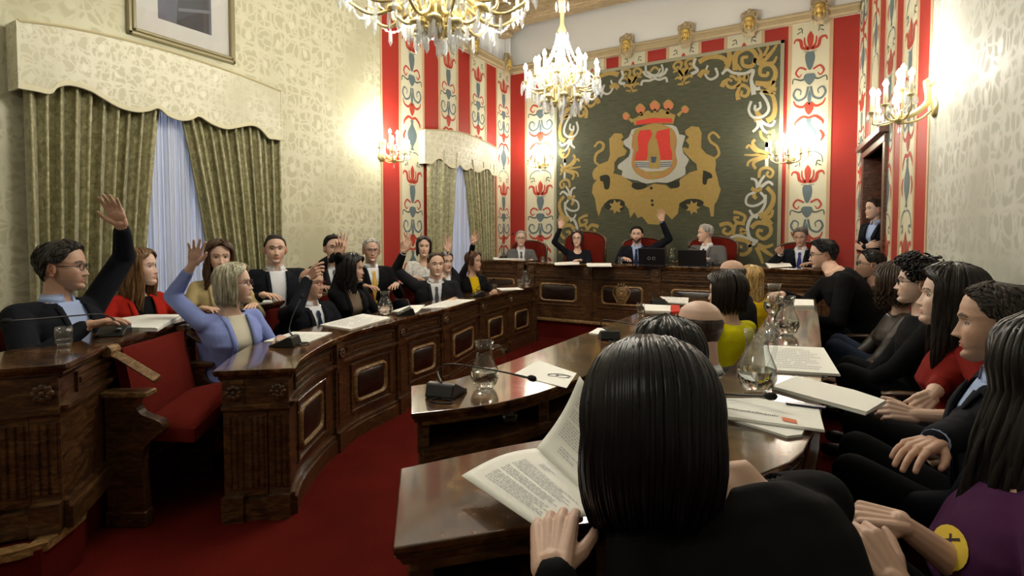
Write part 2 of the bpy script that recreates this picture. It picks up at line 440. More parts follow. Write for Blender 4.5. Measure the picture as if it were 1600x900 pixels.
# ---- candelabra strip : one module, mirrored about its axis
def candelabra(m, cx, w, z0, z1, mp, seed=0):
    h = 1.62; z = z1 - .22; k = 0; s = w / .62
    def S(pts, w0, w1, mi, mid=None):
        for sg in (1, -1): stroke2(m, [(cx + sg * x * s, y) for x, y in pts], w0 * s, w1 * s, mp, .003, mi, 5, mid and mid * s)
    def Fl(pts, mi, sm=3): fill2(m, [(cx + x * s, y) for x, y in pts], mp, .0035, mi, sm)
    while z > z0 + (1.1 if z0 > 2 else .5):
        y = z
        # tulip palmette
        Fl([(0, y + .10), (.05, y + .02), (.035, y - .10), (0, y - .16), (-.035, y - .10), (-.05, y + .02)], 0)
        S([(.03, y - .15), (.12, y - .12), (.15, y - .02), (.22, y), (.25, y - .05)], .05, .015, 0, .05)
        S([(.01, y - .16), (.08, y - .08), (.09, y + .02)], .04, .02, 0)
        S([(.12, y + .08), (.14, y + .15), (.19, y + .14)], .012, .02, 2); S([(.14, y + .11), (.2, y + .08)], .01, .02, 2)
        # grey urn
        Fl([(.06, y - .2), (.075, y - .28), (.05, y - .38), (.02, y - .44), (-.02, y - .44), (-.05, y - .38), (-.075, y - .28), (-.06, y - .2)], 1)
        S([(0, y - .195), (.1, y - .185)], .015, .01, 1)
        S([(.05, y - .44), (.15, y - .40), (.21, y - .47), (.16, y - .53), (.12, y - .49)], .03, .012, 0, .03)
        S([(.0, y - .52), (.12, y - .58), (.24, y - .55), (.26, y - .62)], .035, .015, 2, .02)
        Fl([(.06, y - .5), (.09, y - .56), (0, y - .66), (-.09, y - .56), (-.06, y - .5)], 1)
        # big paired scrolls
        S([(.02, y - .68), (.06, y - .82), (.17, y - .86), (.24, y - .78), (.2, y - .7), (.13, y - .73), (.14, y - .79)], .035, .014, 1, .035)
        S([(.02, y - .9), (.1, y - .96), (.2, y - .93), (.24, y - .86)], .04, .015, 0, .04)
        Fl([(0, y - .72), (.03, y - .84), (0, y - .94), (-.03, y - .84)], 1)
        Fl([(0, y - .9), (.07, y - .98), (0, y - 1.08), (-.07, y - .98)], 0)
        S([(.0, y - 1.12), (.1, y - 1.1), (.2, y - 1.17), (.21, y - 1.22)], .04, .02, 0, .05)
        # tall slate vase
        Fl([(.045, y - 1.14), (.03, y - 1.2), (.12, y - 1.32), (.1, y - 1.42), (.02, y - 1.52), (.05, y - 1.56), (-.05, y - 1.56), (-.02, y - 1.52), (-.1, y - 1.42), (-.12, y - 1.32), (-.03, y - 1.2), (-.045, y - 1.14)], 1)
        S([(.17, y - 1.3), (.22, y - 1.38), (.18, y - 1.46)], .03, .015, 0, .05)
        S([(.02, y - 1.6), (.1, y - 1.6), (.2, y - 1.66), (.22, y - 1.76)], .02, .014, 1, .02)
        z -= h + .26
EM = [ORED, OGREY, OGRN]
m = MB()
for i in (1, 2, 3, 4, 5, 6): pass
for i in range(1, len(SF) - 1, 2):
    candelabra(m, (SF[i] + SF[i + 1]) / 2, SF[i + 1] - SF[i], .2, ZC0, lambda a, b, d: V((a, YF - d, b)))
m.build('embroidery', EM, wall_front, fix=False)
m = MB()
for i in range(1, 8, 2):
    lo = 3.02 if i in (3, 5) else .2
    candelabra(m, (SL[i] + SL[i + 1]) / 2, SL[i + 1] - SL[i], lo, ZC0, lambda a, b, d: V((XL + d, a, b)))
m.build('embroidery', EM, wall_left, fix=False)
m = MB()
for i in range(0, 8, 2):
    lo = DZ + .25 if i == 2 else .2
    if i + 1 < len(SR): candelabra(m, (SR[i] + SR[i + 1]) / 2, (SR[i + 1] - SR[i]), lo, HC - .3, lambda a, b, d: rw(a, b, d))
m.build('embroidery', EM, wall_right, fix=False)
# cornice (trim)
co = MB()
co.box(((XL + XR0) / 2, YF - .05, (ZC0 + ZC1) / 2), (XR0 - XL, .10, ZC1 - ZC0), ch=.02).box(((XL + XR0) / 2, YF - .07, ZC1 - .02), (XR0 - XL, .14, .04), ch=.01)
struct('trim_6', co, CORN)
co = MB(); ly = YF - SL[0] - .0
co.box((XL + .05, SL[0] + ly / 2, (ZC0 + ZC1) / 2), (.10, ly, ZC1 - ZC0), ch=.02).box((XL + .07, SL[0] + ly / 2, ZC1 - .02), (.14, ly, .04), ch=.01)
struct('trim_7', co, CORN)
# gilt mascaron heads on the cornice
def mascaron():
    r = thing('gilded_mascaron', 'x', 'wall ornament', (0, 0, 0), 0, 'gilded heads along the cornice')
    m = MB(); out = []
    for k in range(24):
        a = 2 * math.pi * k / 24; rr = .15 * (1 + .10 * math.cos(6 * a)) * (1.0 if math.sin(a) < 0 else 1.05)
        out.append((rr * math.cos(a) * .78, rr * math.sin(a) * 1.3))
    n = len(out)
    vs = [(x, 0, z) for x, z in out] + [(x * .94, -.03, z * .94) for x, z in out] + [(x * .7, -.045, z * .75) for x, z in out]
    fs = [(k, (k + 1) % n, n + (k + 1) % n, n + k) for k in range(n)] + [(n + k, n + (k + 1) % n, 2 * n + (k + 1) % n, 2 * n + k) for k in range(n)] + [tuple(range(2 * n, 3 * n))]
    m.add(vs, fs)
    for sg in (-1, 1):
        m.tube(spline([(sg * .03, -.05, .15), (sg * .1, -.05, .14), (sg * .1, -.05, .06), (sg * .06, -.05, .08)], 5), .014, 6)
        m.tube(spline([(sg * .03, -.05, -.15), (sg * .09, -.05, -.12), (sg * .09, -.05, -.03), (sg * .07, -.05, -.06)], 5), .014, 6)
    m.ell((0, -.04, .165), (.035, .03, .04))
    m.build('cartouche', CORN, r, smooth=True)
    h = MB(); h.ell((0, -.06, .01), (.052, .05, .072), 14, 10); h.ell((0, -.11, 0), (.011, .016, .02)); h.ell((0, -.075, .05), (.06, .045, .04))
    for sg in (-1, 1): h.ell((sg * .052, -.05, -.01), (.02, .03, .06)); h.ell((sg * .02, -.1, .02), (.013, .01, .008))
    h.ell((0, -.095, -.035), (.02, .014, .008)); h.ell((0, -.06, -.075), (.035, .03, .03))
    h.build('head', GOLD, r, smooth=True)
    return r
MA = mascaron()
names = ['over the left edge of the green tapestry', 'above the tapestry, left of its middle', 'above the middle of the tapestry', 'above the tapestry, right of its middle', 'over the stripe right of the tapestry']
for nm, u in zip(['on the front wall cornice behind the far chandelier', 'on the cornice over the left half of the tapestry', 'on the cornice over the middle of the tapestry', 'on the cornice over the right end of the tapestry', 'on the cornice over the patterned stripe right of the tapestry'], (860, 983, 1074, 1172, 1280)):
    p = onY(u, 60, YF); place(MA, (p.x, YF - .10, 4.56), 0, 'Gilded head ornament ' + nm)
for nm, u in zip(['on the side cornice under the near chandelier', 'on the side cornice above the small window, nearer the camera', 'on the side cornice next to the front corner'], (700, 731, 784)):
    p = onX(u, 60, XL); place(MA, (XL + .10, p.y, 4.56), R(90), 'Gilded head ornament ' + nm)
# pleated white hanging above the side cornice
m = MB(); N = 160; y0, y1 = SL[0] + .1, YF - .05; vs = []; fs = []
for i in range(N + 1):
    y = y0 + (y1 - y0) * i / N; x = XL + .05 + .03 * math.sin(i * .62) + .012 * math.sin(i * 1.7)
    vs += [(x, y, ZC1), (x, y, HC - .02)]
for i in range(N): fs.append((2 * i, 2 * i + 2, 2 * i + 3, 2 * i + 1))
m.add(vs, fs)
o = m.build('pleated_drape', plain('white_drape', (222, 224, 224), .8), smooth=True); tag(o, 'White pleated drape hung on the wall above the side cornice', 'drape')
sm = o.modifiers.new('s', 'SOLIDIFY'); sm.thickness = .004
# baseboards
struct('baseboard_left', MB().box((XL + .012, (YB + YF) / 2, .1), (.024, YF - YB, .2), ch=.006), WOODD)
struct('baseboard_front', MB().box(((XL + XR0) / 2, YF - .012, .1 + .3), (XR0 - XL, .024, .2), ch=.006), WOODD)
m = MB(); rbox(m, D1 + .12, 13, 0, .2, 0, 0, .024); struct('baseboard_right', m, WOODD)
# windows: frame with glazing bars and panes
for n_, (a, b) in enumerate((W1, W2)):
    a += .15; b -= .15; m = MB(); g = MB(); x = XL - .14
    for y in (a + .04, b - .04): m.box((x, y, (WB + WT) / 2), (.06, .08, WT - WB), ch=.008)
    for z in (WB + .04, WT - .04, 1.1, 1.9): m.box((x, (a + b) / 2, z), (.05, b - a, .06), ch=.008)
    m.box((x, (a + b) / 2, (WB + WT) / 2), (.065, .10, WT - WB), ch=.008)
    w = struct('window_%d' % (n_ + 1), m, plain('white_window_paint', (232, 232, 228), .4))
    g.box((x, (a + b) / 2, (WB + WT) / 2), (.008, b - a - .1, WT - WB - .1)); g.build('pane', glass('window_glass'), w)
# door in the right wall
m = MB(); cs = .09
def rbx(m, s0, s1, z0, z1, o0, o1): rbox(m, s0, s1, z0, z1, 0, o0, o1)
rbx(m, D0 - cs, D0 + .02, 0, DZ + .02, -.22, .03); rbx(m, D1 - .02, D1 + cs, 0, DZ + .02, -.22, .03)
rbx(m, D0 - cs, D1 + cs, DZ, DZ + .09, -.22, .035); rbx(m, D0 - cs - .04, D1 + cs + .04, DZ + .09, DZ + .16, -.02, .09)
MHG = wood('mahogany_door', (46, 24, 14), (84, 48, 30), (116, 72, 48), .35, (3, 3, 8), .2)
dr = struct('door_1', m, MHG); bevel(dr, .006)
m = MB()                                               # one leaf folded back into the passage
def leaf(m, p, q, z0, z1, th=.04):
    p, q = V(p), V(q); d = (q - p); L = d.length; c = (p + q) / 2; a = math.atan2(d.y, d.x)
    m.box((c.x, c.y, (z0 + z1) / 2), (L, th, z1 - z0), a, ch=.004)
    for (k0, k1) in ((.25, 1.0), (1.12, 1.85), (1.95, z1 - .12)):
        if k1 <= z0: continue
        m.box((c.x, c.y, (max(k0, z0) + k1) / 2), (L * .62, th + .02, k1 - max(k0, z0)), a, ch=.012)
        m.box((c.x, c.y, (max(k0, z0) + k1) / 2), (L * .5, th + .036, k1 - max(k0, z0) - .1), a, ch=.012)
leaf(m, rw(D0 + .03, 0, -.22), rw(D0 + .10, 0, -.86), .3, DZ - .02)
lf = m.build('door_leaf', MHG, dr)
m = MB(); hp = rw(D0 + .13, 2.05, -.5); m.box(hp, (.03, .16, .05), R(5), ch=.004); m.build('door_plate', BRASS, lf)
# passage beyond the doorway
m = MB()
rbx(m, D0 - .5, D1 + .9, .0, 3.2, -2.2, -2.1); rbx(m, D0 - .5, D0 - .4, 0, 3.2, -2.2, -.2); rbx(m, D1 + .8, D1 + .9, 0, 3.2, -2.2, -.2); rbx(m, D0 - .5, D1 + .9, 3.2, 3.3, -2.2, -.2)
struct('wall_passage', m, plain('passage_paint', (150, 130, 128), .7))
# camera
cam = bpy.data.objects.new('camera', bpy.data.cameras.new('camera')); link(cam)
cam.location = (0, 0, CH); cam.rotation_euler = (math.pi / 2 - PITCH, 0, YAW)
cam.data.sensor_width = 36; cam.data.lens = 36 * F / 1600; cam.data.shift_y = -(450 - PY) / 1600; cam.data.clip_start = .02
SC.camera = cam
SC.view_settings.view_transform = 'Standard'; SC.view_settings.look = 'None'; SC.view_settings.gamma = 1
SC.view_settings.use_curve_mapping = False; SC.view_settings.exposure = 0.75
# daylight outside
w = bpy.data.worlds.new('w'); SC.world = w; w.use_nodes = True
w.node_tree.nodes['Background'].inputs[0].default_value = srgb((222, 228, 244)); w.node_tree.nodes['Background'].inputs[1].default_value = 2.0
def lamp(name, loc, power, col=(255, 249, 236), rad=.1):
    d = bpy.data.lights.new(name, 'POINT'); d.energy = power; d.color = srgb(col)[:3]; d.shadow_soft_size = rad
    o = link(bpy.data.objects.new(name, d)); o.location = loc; return o
# ================================================================== DESKS
def poly_offset(P, o):
    n = len(P); A = sum(P[i].x * P[(i + 1) % n].y - P[(i + 1) % n].x * P[i].y for i in range(n))
    sg = 1 if A > 0 else -1; out = []
    for i in range(n):
        a, b, c = P[i - 1], P[i], P[(i + 1) % n]
        d1 = (b - a).normalized(); d2 = (c - b).normalized()
        n1 = V((d1.y, -d1.x)) * sg; n2 = V((d2.y, -d2.x)) * sg
        m = n1 + n2
        if m.length < 1e-4: m = n1
        m.normalize(); k = o / max(.45, m.dot(n1)); out.append(b + m * k)
    return out
class Path:
    def __init__(s, pts, side=1):
        s.p = [V((p[0], p[1])) for p in pts]; s.side = side
        s.c = [0]
        for a, b in zip(s.p[:-1], s.p[1:]): s.c.append(s.c[-1] + (b - a).length)
        s.L = s.c[-1]
    def at(s, t, o=0.0, z=0.0):
        t = min(max(t, 0), s.L - 1e-6); i = 0
        while s.c[i + 1] < t: i += 1
        a, b = s.p[i], s.p[i + 1]; k = (t - s.c[i]) / (s.c[i + 1] - s.c[i])
        d = (b - a).normalized(); n0 = V((d.y, -d.x)) * s.side
        q = a.lerp(b, k) + n0 * o
        return V((q.x, q.y, z))
    def ang(s, t):
        a, b = s.at(t - .02), s.at(t + .02); return math.atan2(b.y - a.y, b.x - a.x)
    def s_at(s, u, z=.4):
        best = (1e9, 0)
        dr_ = ray(u, 400)[0]; an = math.atan2(dr_.x, dr_.y)
        for i in range(600):
            t = s.L * i / 599; p = s.at(t); e = abs(math.atan2(p.x, p.y) - an)
            if e < best[0]: best = (e, t)
        return best[1]
def rrect(s0, s1, z0, z1, r, notch=True):
    pts = []
    for cx, cz, a0 in ((s1 - r, z1 - r, 0), (s0 + r, z1 - r, 90), (s0 + r, z0 + r, 180), (s1 - r, z0 + r, 270)):
        for k in range(5):
            a = R(a0 + 90 * k / 4); pts.append((cx + r * math.cos(a), cz + r * math.sin(a)))
    return pts
def inset(path, root, s0, s1, z0, z1, off, crest=False):
    m = MB(); out = rrect(s0, s1, z0, z1, .055); n = len(out)
    cx, cz = (s0 + s1) / 2, (z0 + z1) / 2
    def sc(k): return [(cx + (a - cx) * (1 - k / (s1 - s0) * 2), cz + (b - cz) * (1 - k / (z1 - z0) * 2)) for a, b in out]
    vs = []; fs = []
    for k, d in ((0, 0), (.004, .012), (.016, .018), (.028, .010), (.036, -.004)):
        vs += [path.at(a, off + d, b) for a, b in sc(k)]
    for j in range(4):
        for i in range(n): fs.append((j * n + i, j * n + (i + 1) % n, (j + 1) * n + (i + 1) % n, (j + 1) * n + i))
    m.add(vs, fs); fr = m.build('panel_frame', WOODL, root, smooth=True, auto=50)
    g = MB(); vs = [path.at(a, off + .002, b) for a, b in sc(.03)]; c = path.at(cx, off + .012, cz)
    inner = [path.at(cx + (a - cx) * .86, off + .012, cz + (b - cz) * .86) for a, b in sc(.03)]
    k = len(vs); g.add(vs + inner + [c], [(i, (i + 1) % k, k + (i + 1) % k, k + i) for i in range(k)] + [(k + i, k + (i + 1) % k, 2 * k) for i in range(k)])
    g.build('inset_panel', WOODD, root, smooth=True, auto=50)
    # outer moulding, square
    q = MB(); e = .05
    for (a, b, c_, d_) in ((s0 - e, s1 + e, z1 + e - .02, z1 + e), (s0 - e, s1 + e, z0 - e, z0 - e + .02)):
        N = max(2, int((b - a) / .06)); 
        for i in range(N):
            t0, t1 = a + (b - a) * i / N, a + (b - a) * (i + 1) / N; p, r_ = path.at(t0, off, 0), path.at(t1, off, 0)
            cc = (p + r_) / 2; q.box((cc.x, cc.y, (c_ + d_) / 2), ((r_ - p).length + .004, .024, d_ - c_), math.atan2(r_.y - p.y, r_.x - p.x), ch=.004)
    for t0 in (s0 - e, s1 + e - .018):
        p = path.at(t0 + .009, off, (z0 + z1) / 2); q.box(p, (.018, .024, z1 - z0 + 2 * e), path.ang(t0), ch=.004)
    q.build('panel_moulding', WOOD, root)
def rosette(m, path, s, z, off, r=.04, mi=0):
    a = path.ang(s); Mx = Matrix.Rotation(a, 3, 'Z')
    c = path.at(s, off, z); side = V((c - path.at(s, off - .1, z))).normalized()
    X = V((math.cos(a), math.sin(a), 0))
    for k in range(8):
        w = 2 * math.pi * k / 8
        p = c + X * (r * .55 * math.cos(w)) + V((0, 0, r * .55 * math.sin(w))) + side * .006
        m.ell(p, (r * .36, .009, r * .36), 8, 5, mi, Mx)
    m.ell(c + side * .010, (r * .3, .012, r * .3), 8, 5, mi, Mx)
def strip(m, path, s0, s1, z0, z1, o0, o1, mi=0, step=.08):
    N = max(1, int(abs(s1 - s0) / step)); vs = []; fs = []
    for i in range(N + 1):
        t = s0 + (s1 - s0) * i / N
        vs += [path.at(t, o0, z0), path.at(t, o1, z0), path.at(t, o1, z1), path.at(t, o0, z1)]
    for i in range(N):
        b = 4 * i
        for k in range(4): fs.append((b + k, b + (k + 1) % 4, b + 4 + (k + 1) % 4, b + 4 + k))
    fs += [(3, 2, 1, 0), tuple(4 * N + k for k in range(4))]
    m.add(vs, fs, mi)
def layer(m, poly, z0, z1, o, mi=0, o2=None):
    a = poly_offset(poly, o); b = poly_offset(poly, o if o2 is None else o2)
    m.prism([(p.x, p.y) for p in a], z0, z1, mi, [(p.x, p.y) for p in b])
def desk(name, label, front, back, zb, zt, side, pan=(), pil=(), fluted=None, group=None, body=True, open_back=None):
    """front/back: plan point lists running the same way; zb base, zt top height."""
    P = [V((p[0], p[1])) for p in front] + [V((p[0], p[1])) for p in reversed(back)]
    c = sum(P, V((0, 0))) / len(P)
    root = thing(name, label, 'desk', (c.x, c.y, zb), 0, group)
    path = Path(front, side)
    m = MB(); layer(m, P, zt - .018, zt, .035); layer(m, P, zt - .032, zt - .018, .027, 0, .035); layer(m, P, zt - .045, zt - .032, .016)
    bevel(m.build('worktop', WOODT, root), .003)
    if body:
        m = MB(); strip(m, path, 0, path.L, zb, zt - .045, -.035, 0)
        for k_ in (0, -1):
            a_, b_ = V(front[k_]), V(back[k_]); d_ = (b_ - a_); nn_ = (V(front[1]) - V(front[0])).normalized() if k_ == 0 else (V(front[-2]) - V(front[-1])).normalized()
            if k_ == 0 and fluted: d_ = V(fluted[0][0]) - V(fluted[0][1]); a_ = V(fluted[0][1]); nn_ = V((d_.y, -d_.x)).normalized(); nn_ = nn_ if nn_.dot(V(front[1]) - V(front[0])) > 0 else -nn_
            c_ = a_ + d_ / 2 + nn_ * .018; m.box((c_.x, c_.y, (zb + zt - .045) / 2), (d_.length, .036, zt - .045 - zb), math.atan2(d_.y, d_.x))
        m.build('carcass', WOOD, root)
        m = MB(); strip(m, path, -.0, path.L, zb, zb + .09, -.03, .03); strip(m, path, 0, path.L, zb + .09, zb + .115, -.03, .018); m.build('plinth', WOOD, root)
        m = MB(); zf = zt - .19
        strip(m, path, 0, path.L, zf - .012, zf, -.03, .018); strip(m, path, 0, path.L, zf, zf + .014, -.03, .028); layer(m, P, zt - .062, zt - .045, .004, 0, .016)
        m.build('ledge_moulding', WOOD, root)
        for s in pil:
            m = MB()
            strip(m, path, s - .055, s + .055, zb, zb + .13, .0, .045); strip(m, path, s - .05, s + .05, zb + .13, zf - .012, 0, .018)
            strip(m, path, s - .055, s + .055, zf - .02, zt - .045, 0, .03); strip(m, path, s - .022, s + .022, zb + .18, zf - .05, .018, .026)
            rosette(m, path, s, (zf + zt - .045) / 2 + .005, .032, .042)
            m.build('pilaster', WOOD, root)
        m = MB(); ss = [0.04] + list(pil) + [path.L - .04]
        for a, b in zip(ss[:-1], ss[1:]):
            if b - a < .3: continue
            z0, z1 = zf + .035, zt - .068
            for (q0, q1, y0, y1) in ((a + .09, b - .09, z1 - .012, z1), (a + .09, b - .09, z0, z0 + .012), (a + .09, a + .102, z0, z1), (b - .102, b - .09, z0, z1), (a + .125, b - .125, z0 + .03, z1 - .03)):
                strip(m, path, q0, q1, y0, y1, 0, .012)
        if m.v: m.build('frieze_moulding', WOOD, root)
        for (a, b) in pan: inset(path, root, a, b, zb + .23, zt - .28, 0.0)
        if fluted:
            for (A, B) in fluted: flutes(root, A, B, zb, zt)
    return root, path, P
def flutes(root, A, B, zb, zt):
    """decorated straight end face between plan points A and B (outside on the right of A->B)."""
    pa = Path([A, B], 1); L = pa.L; m = MB(); zf = zt - .19
    for s in (.05, L - .05): strip(m, pa, s - .05, s + .05, zb, zb + .125, 0, .05); 
    strip(m, pa, -.02, L + .02, zb, zb + .10, 0, .035); strip(m, pa, -.02, L + .02, zf - .012, zf + .010, 0, .03)
    for s in (.06, L / 2, L - .05):
        strip(m, pa, s - .05, s + .05, zb + .12, zf - .012, 0, .014)
        for d in (-.028, 0, .028):
            p = pa.at(s + d, .014); m.tube([(p.x, p.y, zb + .16), (p.x, p.y, zf - .05)], .010, 8)
        strip(m, pa, s - .055, s + .055, zf, zt - .05, 0, .022)
        if s != L / 2: rosette(m, pa, s, zf + .075, .024, .045)
    m.build('fluted_end', WOOD, root)
def P2(l, z): return [tuple(onz(u, v, z))[:2] for u, v in l]
def off_path(pts, w, side):
    p = Path(pts, side); N = len(pts); return [tuple(p.at(p.c[i] + (1e-4 if i < N - 1 else -1e-4), -w))[:2] for i in range(N)]
# --- desk A : inner left, curved near end
ZT, ZT2 = .76, .90
Af = P2([(452, 573), (461, 561), (485, 545), (517, 529), (560, 514), (610, 502), (648, 491), (699, 480), (762, 461), (838, 446)], ZT)
Af = [tuple(p)[:2] for p in spline([(*p, 0) for p in Af], 3)]
corner = tuple(onz(347, 577, ZT))[:2]
Ab = off_path(Af, .34, 1); Ab[0] = corner
Ab[1:8] = []; Ab.insert(1, tuple(onz(372, 556, ZT))[:2]); Ab.insert(2, tuple(onz(402, 538, ZT))[:2])
pA = Path(Af, 1); sA = lambda u: pA.s_at(u)
desk('curved_council_desk', 'Long carved walnut desk sweeping from the left foreground to the dais', Af, Ab, 0, ZT, 1,
     pan=[(sA(464), sA(500)), (sA(551), sA(602)), (sA(641), sA(679)), (sA(707), sA(739)), (sA(762), sA(785)), (sA(804), sA(825))],
     pil=[sA(524), sA(622), sA(692), sA(750), sA(795), pA.L - .06], fluted=[(corner, Af[0])])
# --- desk B : outer left, on a platform
Bf = P2([(93, 567), (128, 551), (164, 535), (231, 515), (285, 500)], ZT2) + [(-3.72, 2.4), (-3.92, 3.1), (-4.05, 3.9), (-4.12, 4.8)]
Bf = [tuple(p)[:2] for p in spline([(*p, 0) for p in Bf], 3)]
Bb = off_path(Bf, .32, 1)
b0 = tuple(onz(-60, 578, ZT2))[:2]; Bb[0] = b0; Bb[1:7] = [tuple(onz(-20, 556, ZT2))[:2], tuple(onz(95, 535, ZT2))[:2]]
desk('curved_council_desk', 'Raised dark walnut desk at the left edge, in front of the curtained window', Bf, Bb, .21, ZT2, 1, fluted=[(b0, Bf[0])])
m = MB()                                                       # red upholstered backrest band on its front
pB = Path(Bf, 1); strip(m, pB, pB.s_at(290), pB.L - .05, .5, .84, 0, .05)
o = m.build('padded_back_panel', REDV, bpy.data.objects['curved_council_desk.001'], smooth=True, auto=40)
# --- desk C : inner right, open shelves towards its sitters
Cb = [tuple(p)[:2] for p in spline([(-1.315, 1.53, 0), (-1.125, 1.775, 0), (-1.03, 2.05, 0), (-.98, 2.4, 0), (-.97, 3.0, 0), (-.96, 4.5, 0), (-.95, 6.1, 0)], 4)]
Cf = [tuple(p)[:2] for p in spline([(-1.55, 1.80, 0), (-1.45, 2.0, 0), (-1.42, 2.4, 0), (-1.41, 2.83, 0), (-1.40, 3.3, 0), (-1.39, 4.5, 0), (-1.37, 6.1, 0)], 4)]
Df = [tuple(p)[:2] for p in spline([(-.79, .89, 0), (-.646, 1.13, 0), (-.48, 1.36, 0), (-.36, 1.66, 0), (-.31, 2.1, 0), (-.30, 3.0, 0), (-.34, 5.45, 0)], 4)]
Db = [tuple(p)[:2] for p in spline([(-.605, .668, 0), (-.454, .828, 0), (-.335, .925, 0), (-.137, 1.24, 0), (-.03, 1.62, 0), (-.02, 2.97, 0), (-.08, 5.45, 0)], 4)]
def shelf_desk(label, Fr, Ba, zb, zt):
    P = [V(p) for p in Fr] + [V(p) for p in reversed(Ba)]
    c = sum(P, V((0, 0))) / len(P); root = thing('curved_shelf_desk', label, 'desk', (c.x, c.y, zb))
    m = MB(); layer(m, P, zt - .015, zt, .012); layer(m, P, zt - .028, zt - .015, .004, 0, .012); layer(m, P, zt - .042, zt - .028, -.002, 0, .004)
    bevel(m.build('worktop', WOODT, root), .003)
    q = Path(Fr, 1 if Fr[0][0] > Fr[-1][0] else 1); e = Path(Ba, 1)
    i_ = poly_offset(P, -.02)
    m = MB(); m.prism([(p.x, p.y) for p in i_], zt - .17, zt - .15); m.build('shelf', WOOD, root)
    lip = MB()
    strip(lip, e, 0.03, e.L - .02, zt - .185, zt - .145, -.012, .012); strip(lip, e, .03, e.L - .02, zt - .055, zt - .04, -.012, .0)
    lip.build('shelf_lip', WOOD, root, smooth=False)
    m = MB(); strip(m, q, .02, q.L - .02, zb, zt - .04, .01, .035); m.build('modesty_panel', WOOD, root)
    # partitions and end panel
    Pq = lambda k: (V(Fr[k]), V(Ba[k]))
    ks = [0, 8, 14, 19, len(Fr) - 1]
    for k in ks:
        a, b = Pq(min(k, min(len(Fr), len(Ba)) - 1)); d = (b - a).normalized(); cc = (a + b) / 2; L = (b - a).length - .03
        m = MB()
        ax = math.atan2(d.y, d.x); nn = V((-d.y, d.x)); 
        sh = nn * (.02 if k == 0 else 0) * (-1)
        cc2 = cc + (V(Fr[1]) - V(Fr[0])).normalized() * .035 if k == 0 else cc
        m.box((cc2.x, cc2.y, (zt - .04 + zt - .17) / 2), (L, .045, .13), ax, ch=.004)
        m.build('partition', WOOD, root)
    m = MB()
    for k in (0, 14, len(Fr) - 1):
        a, b = Pq(min(k, min(len(Fr), len(Ba)) - 1)); d = (b - a).normalized(); c2 = a.lerp(b, .35) + ((V(Fr[1]) - V(Fr[0])).normalized() * .05 if k == 0 else V((0, 0)))
        if k == len(Fr) - 1: c2 += (V(Fr[-2]) - V(Fr[-1])).normalized() * .05
        m2 = MB(); m2.box((c2.x, c2.y, (zb + zt - .17) / 2), ((b - a).length * .6, .06, zt - .17 - zb), math.atan2(d.y, d.x), ch=.006)
        m2.box((c2.x, c2.y, zb + .04), ((b - a).length * .66, .08, .08), math.atan2(d.y, d.x), ch=.006)
        m2.build('support', WOOD, root)
    return root
dC = shelf_desk('Polished walnut desk with open shelf in the middle, glass jug on its near end', Cf, Cb, 0, ZT)
dD = shelf_desk('Nearest polished walnut desk, curved, under the open document', Df, Db, .14, ZT2)
# --- platforms (steps) under the outer rows and the dais
m = MB()
PB = [tuple(onz(-60, 880, .21))[:2], tuple(onz(64, 853, .21))[:2], tuple(onz(128, 803, .21))[:2], (-2.98, 1.14), (-3.20, 1.42), (-3.42, 1.86), (-3.66, 2.4), (-3.86, 3.1), (-4.0, 4.0), (-4.08, 5.0), (XL, 5.0), (XL, YB), (PB0 if False else (-3.6, YB))]
m.prism([tuple(p)[:2] for p in PB], 0, .195); struct('platform_left', m, CARPET)
m = MB(); q = Path(PB[:10], 1); strip(m, q, 0, q.L, .18, .214, -.05, .012); m.build('nosing', WOODL, bpy.data.objects['platform_left'])
m = MB(); PD = [(-.95, .3), (-.86, .86), (-.70, 1.16), (-.52, 1.42), (-.42, 1.7), (-.34, 2.1), (-.33, 5.6), rw(3.9, 0)[:2], rw(13, 0)[:2], (-.9, YB)]
PD = [tuple(p)[:2] for p in PD]; m.prism(PD, 0, .13); struct('platform_right', m, CARPET)
m = MB(); q = Path(PD[:7], -1); strip(m, q, 0, q.L, .105, .142, -.04, .012); m.build('nosing', WOODL, bpy.data.objects['platform_right'])
# --- dais
YD = 6.86; ZD = .28; DT = 1.055
m = MB(); m.prism([(-4.3, YD - .04), (.1, YD - .04), (rw(1.9, 0).x, YD + .1), (XR0, YF), (XL, YF), (XL, YD + .5), (-4.3, YD + .3)], 0, ZD - .01); struct('platform_dais', m, CARPET)
m = MB(); m.box((-2.1, YD - .05, ZD - .02), (4.4, .07, .045), ch=.012); m.build('nosing', WOODL, bpy.data.objects['platform_dais'])
fx = [-3.72, -.88]
Fr = [(-3.72, YD), (-.88, YD)]; Ba = [(-3.72, YD + .55), (-.88, YD + .55)]
pD = Path([(-3.72, YD), (-.88, YD)], 1)
cs = [-3.25, -2.32, -1.39]
dd, pth, _ = desk('dais_desk', 'Wide carved presiding desk on the dais below the tapestry', Fr, Ba, ZD, DT, 1,
     pan=[(c + 3.72 - .29, c + 3.72 + .29) for c in cs], pil=[c + 3.72 + .465 for c in (-4.14, -3.25, -2.32, -1.44)])
m = MB(); c = V((-2.32, YD, ZD + .385))                          # carved gilt shield in the middle panel
out = [(-.10, .15), (0, .17), (.10, .15), (.115, .02), (.09, -.10), (0, -.17), (-.09, -.10), (-.115, .02)]
P = spline([(c.x + a, c.y - .015, c.z + b) for a, b in out + out[:1]], 4)[:-1]; n = len(P)
m.add([tuple(p) for p in P] + [tuple(c + (p - c) * .8 + V((0, -.025, 0))) for p in P], [(i, (i + 1) % n, n + (i + 1) % n, n + i) for i in range(n)] + [tuple(range(n, 2 * n))])
for x in (-.05, 0, .05): m.ell((c.x + x, c.y - .04, c.z + .17), (.02, .02, .03))
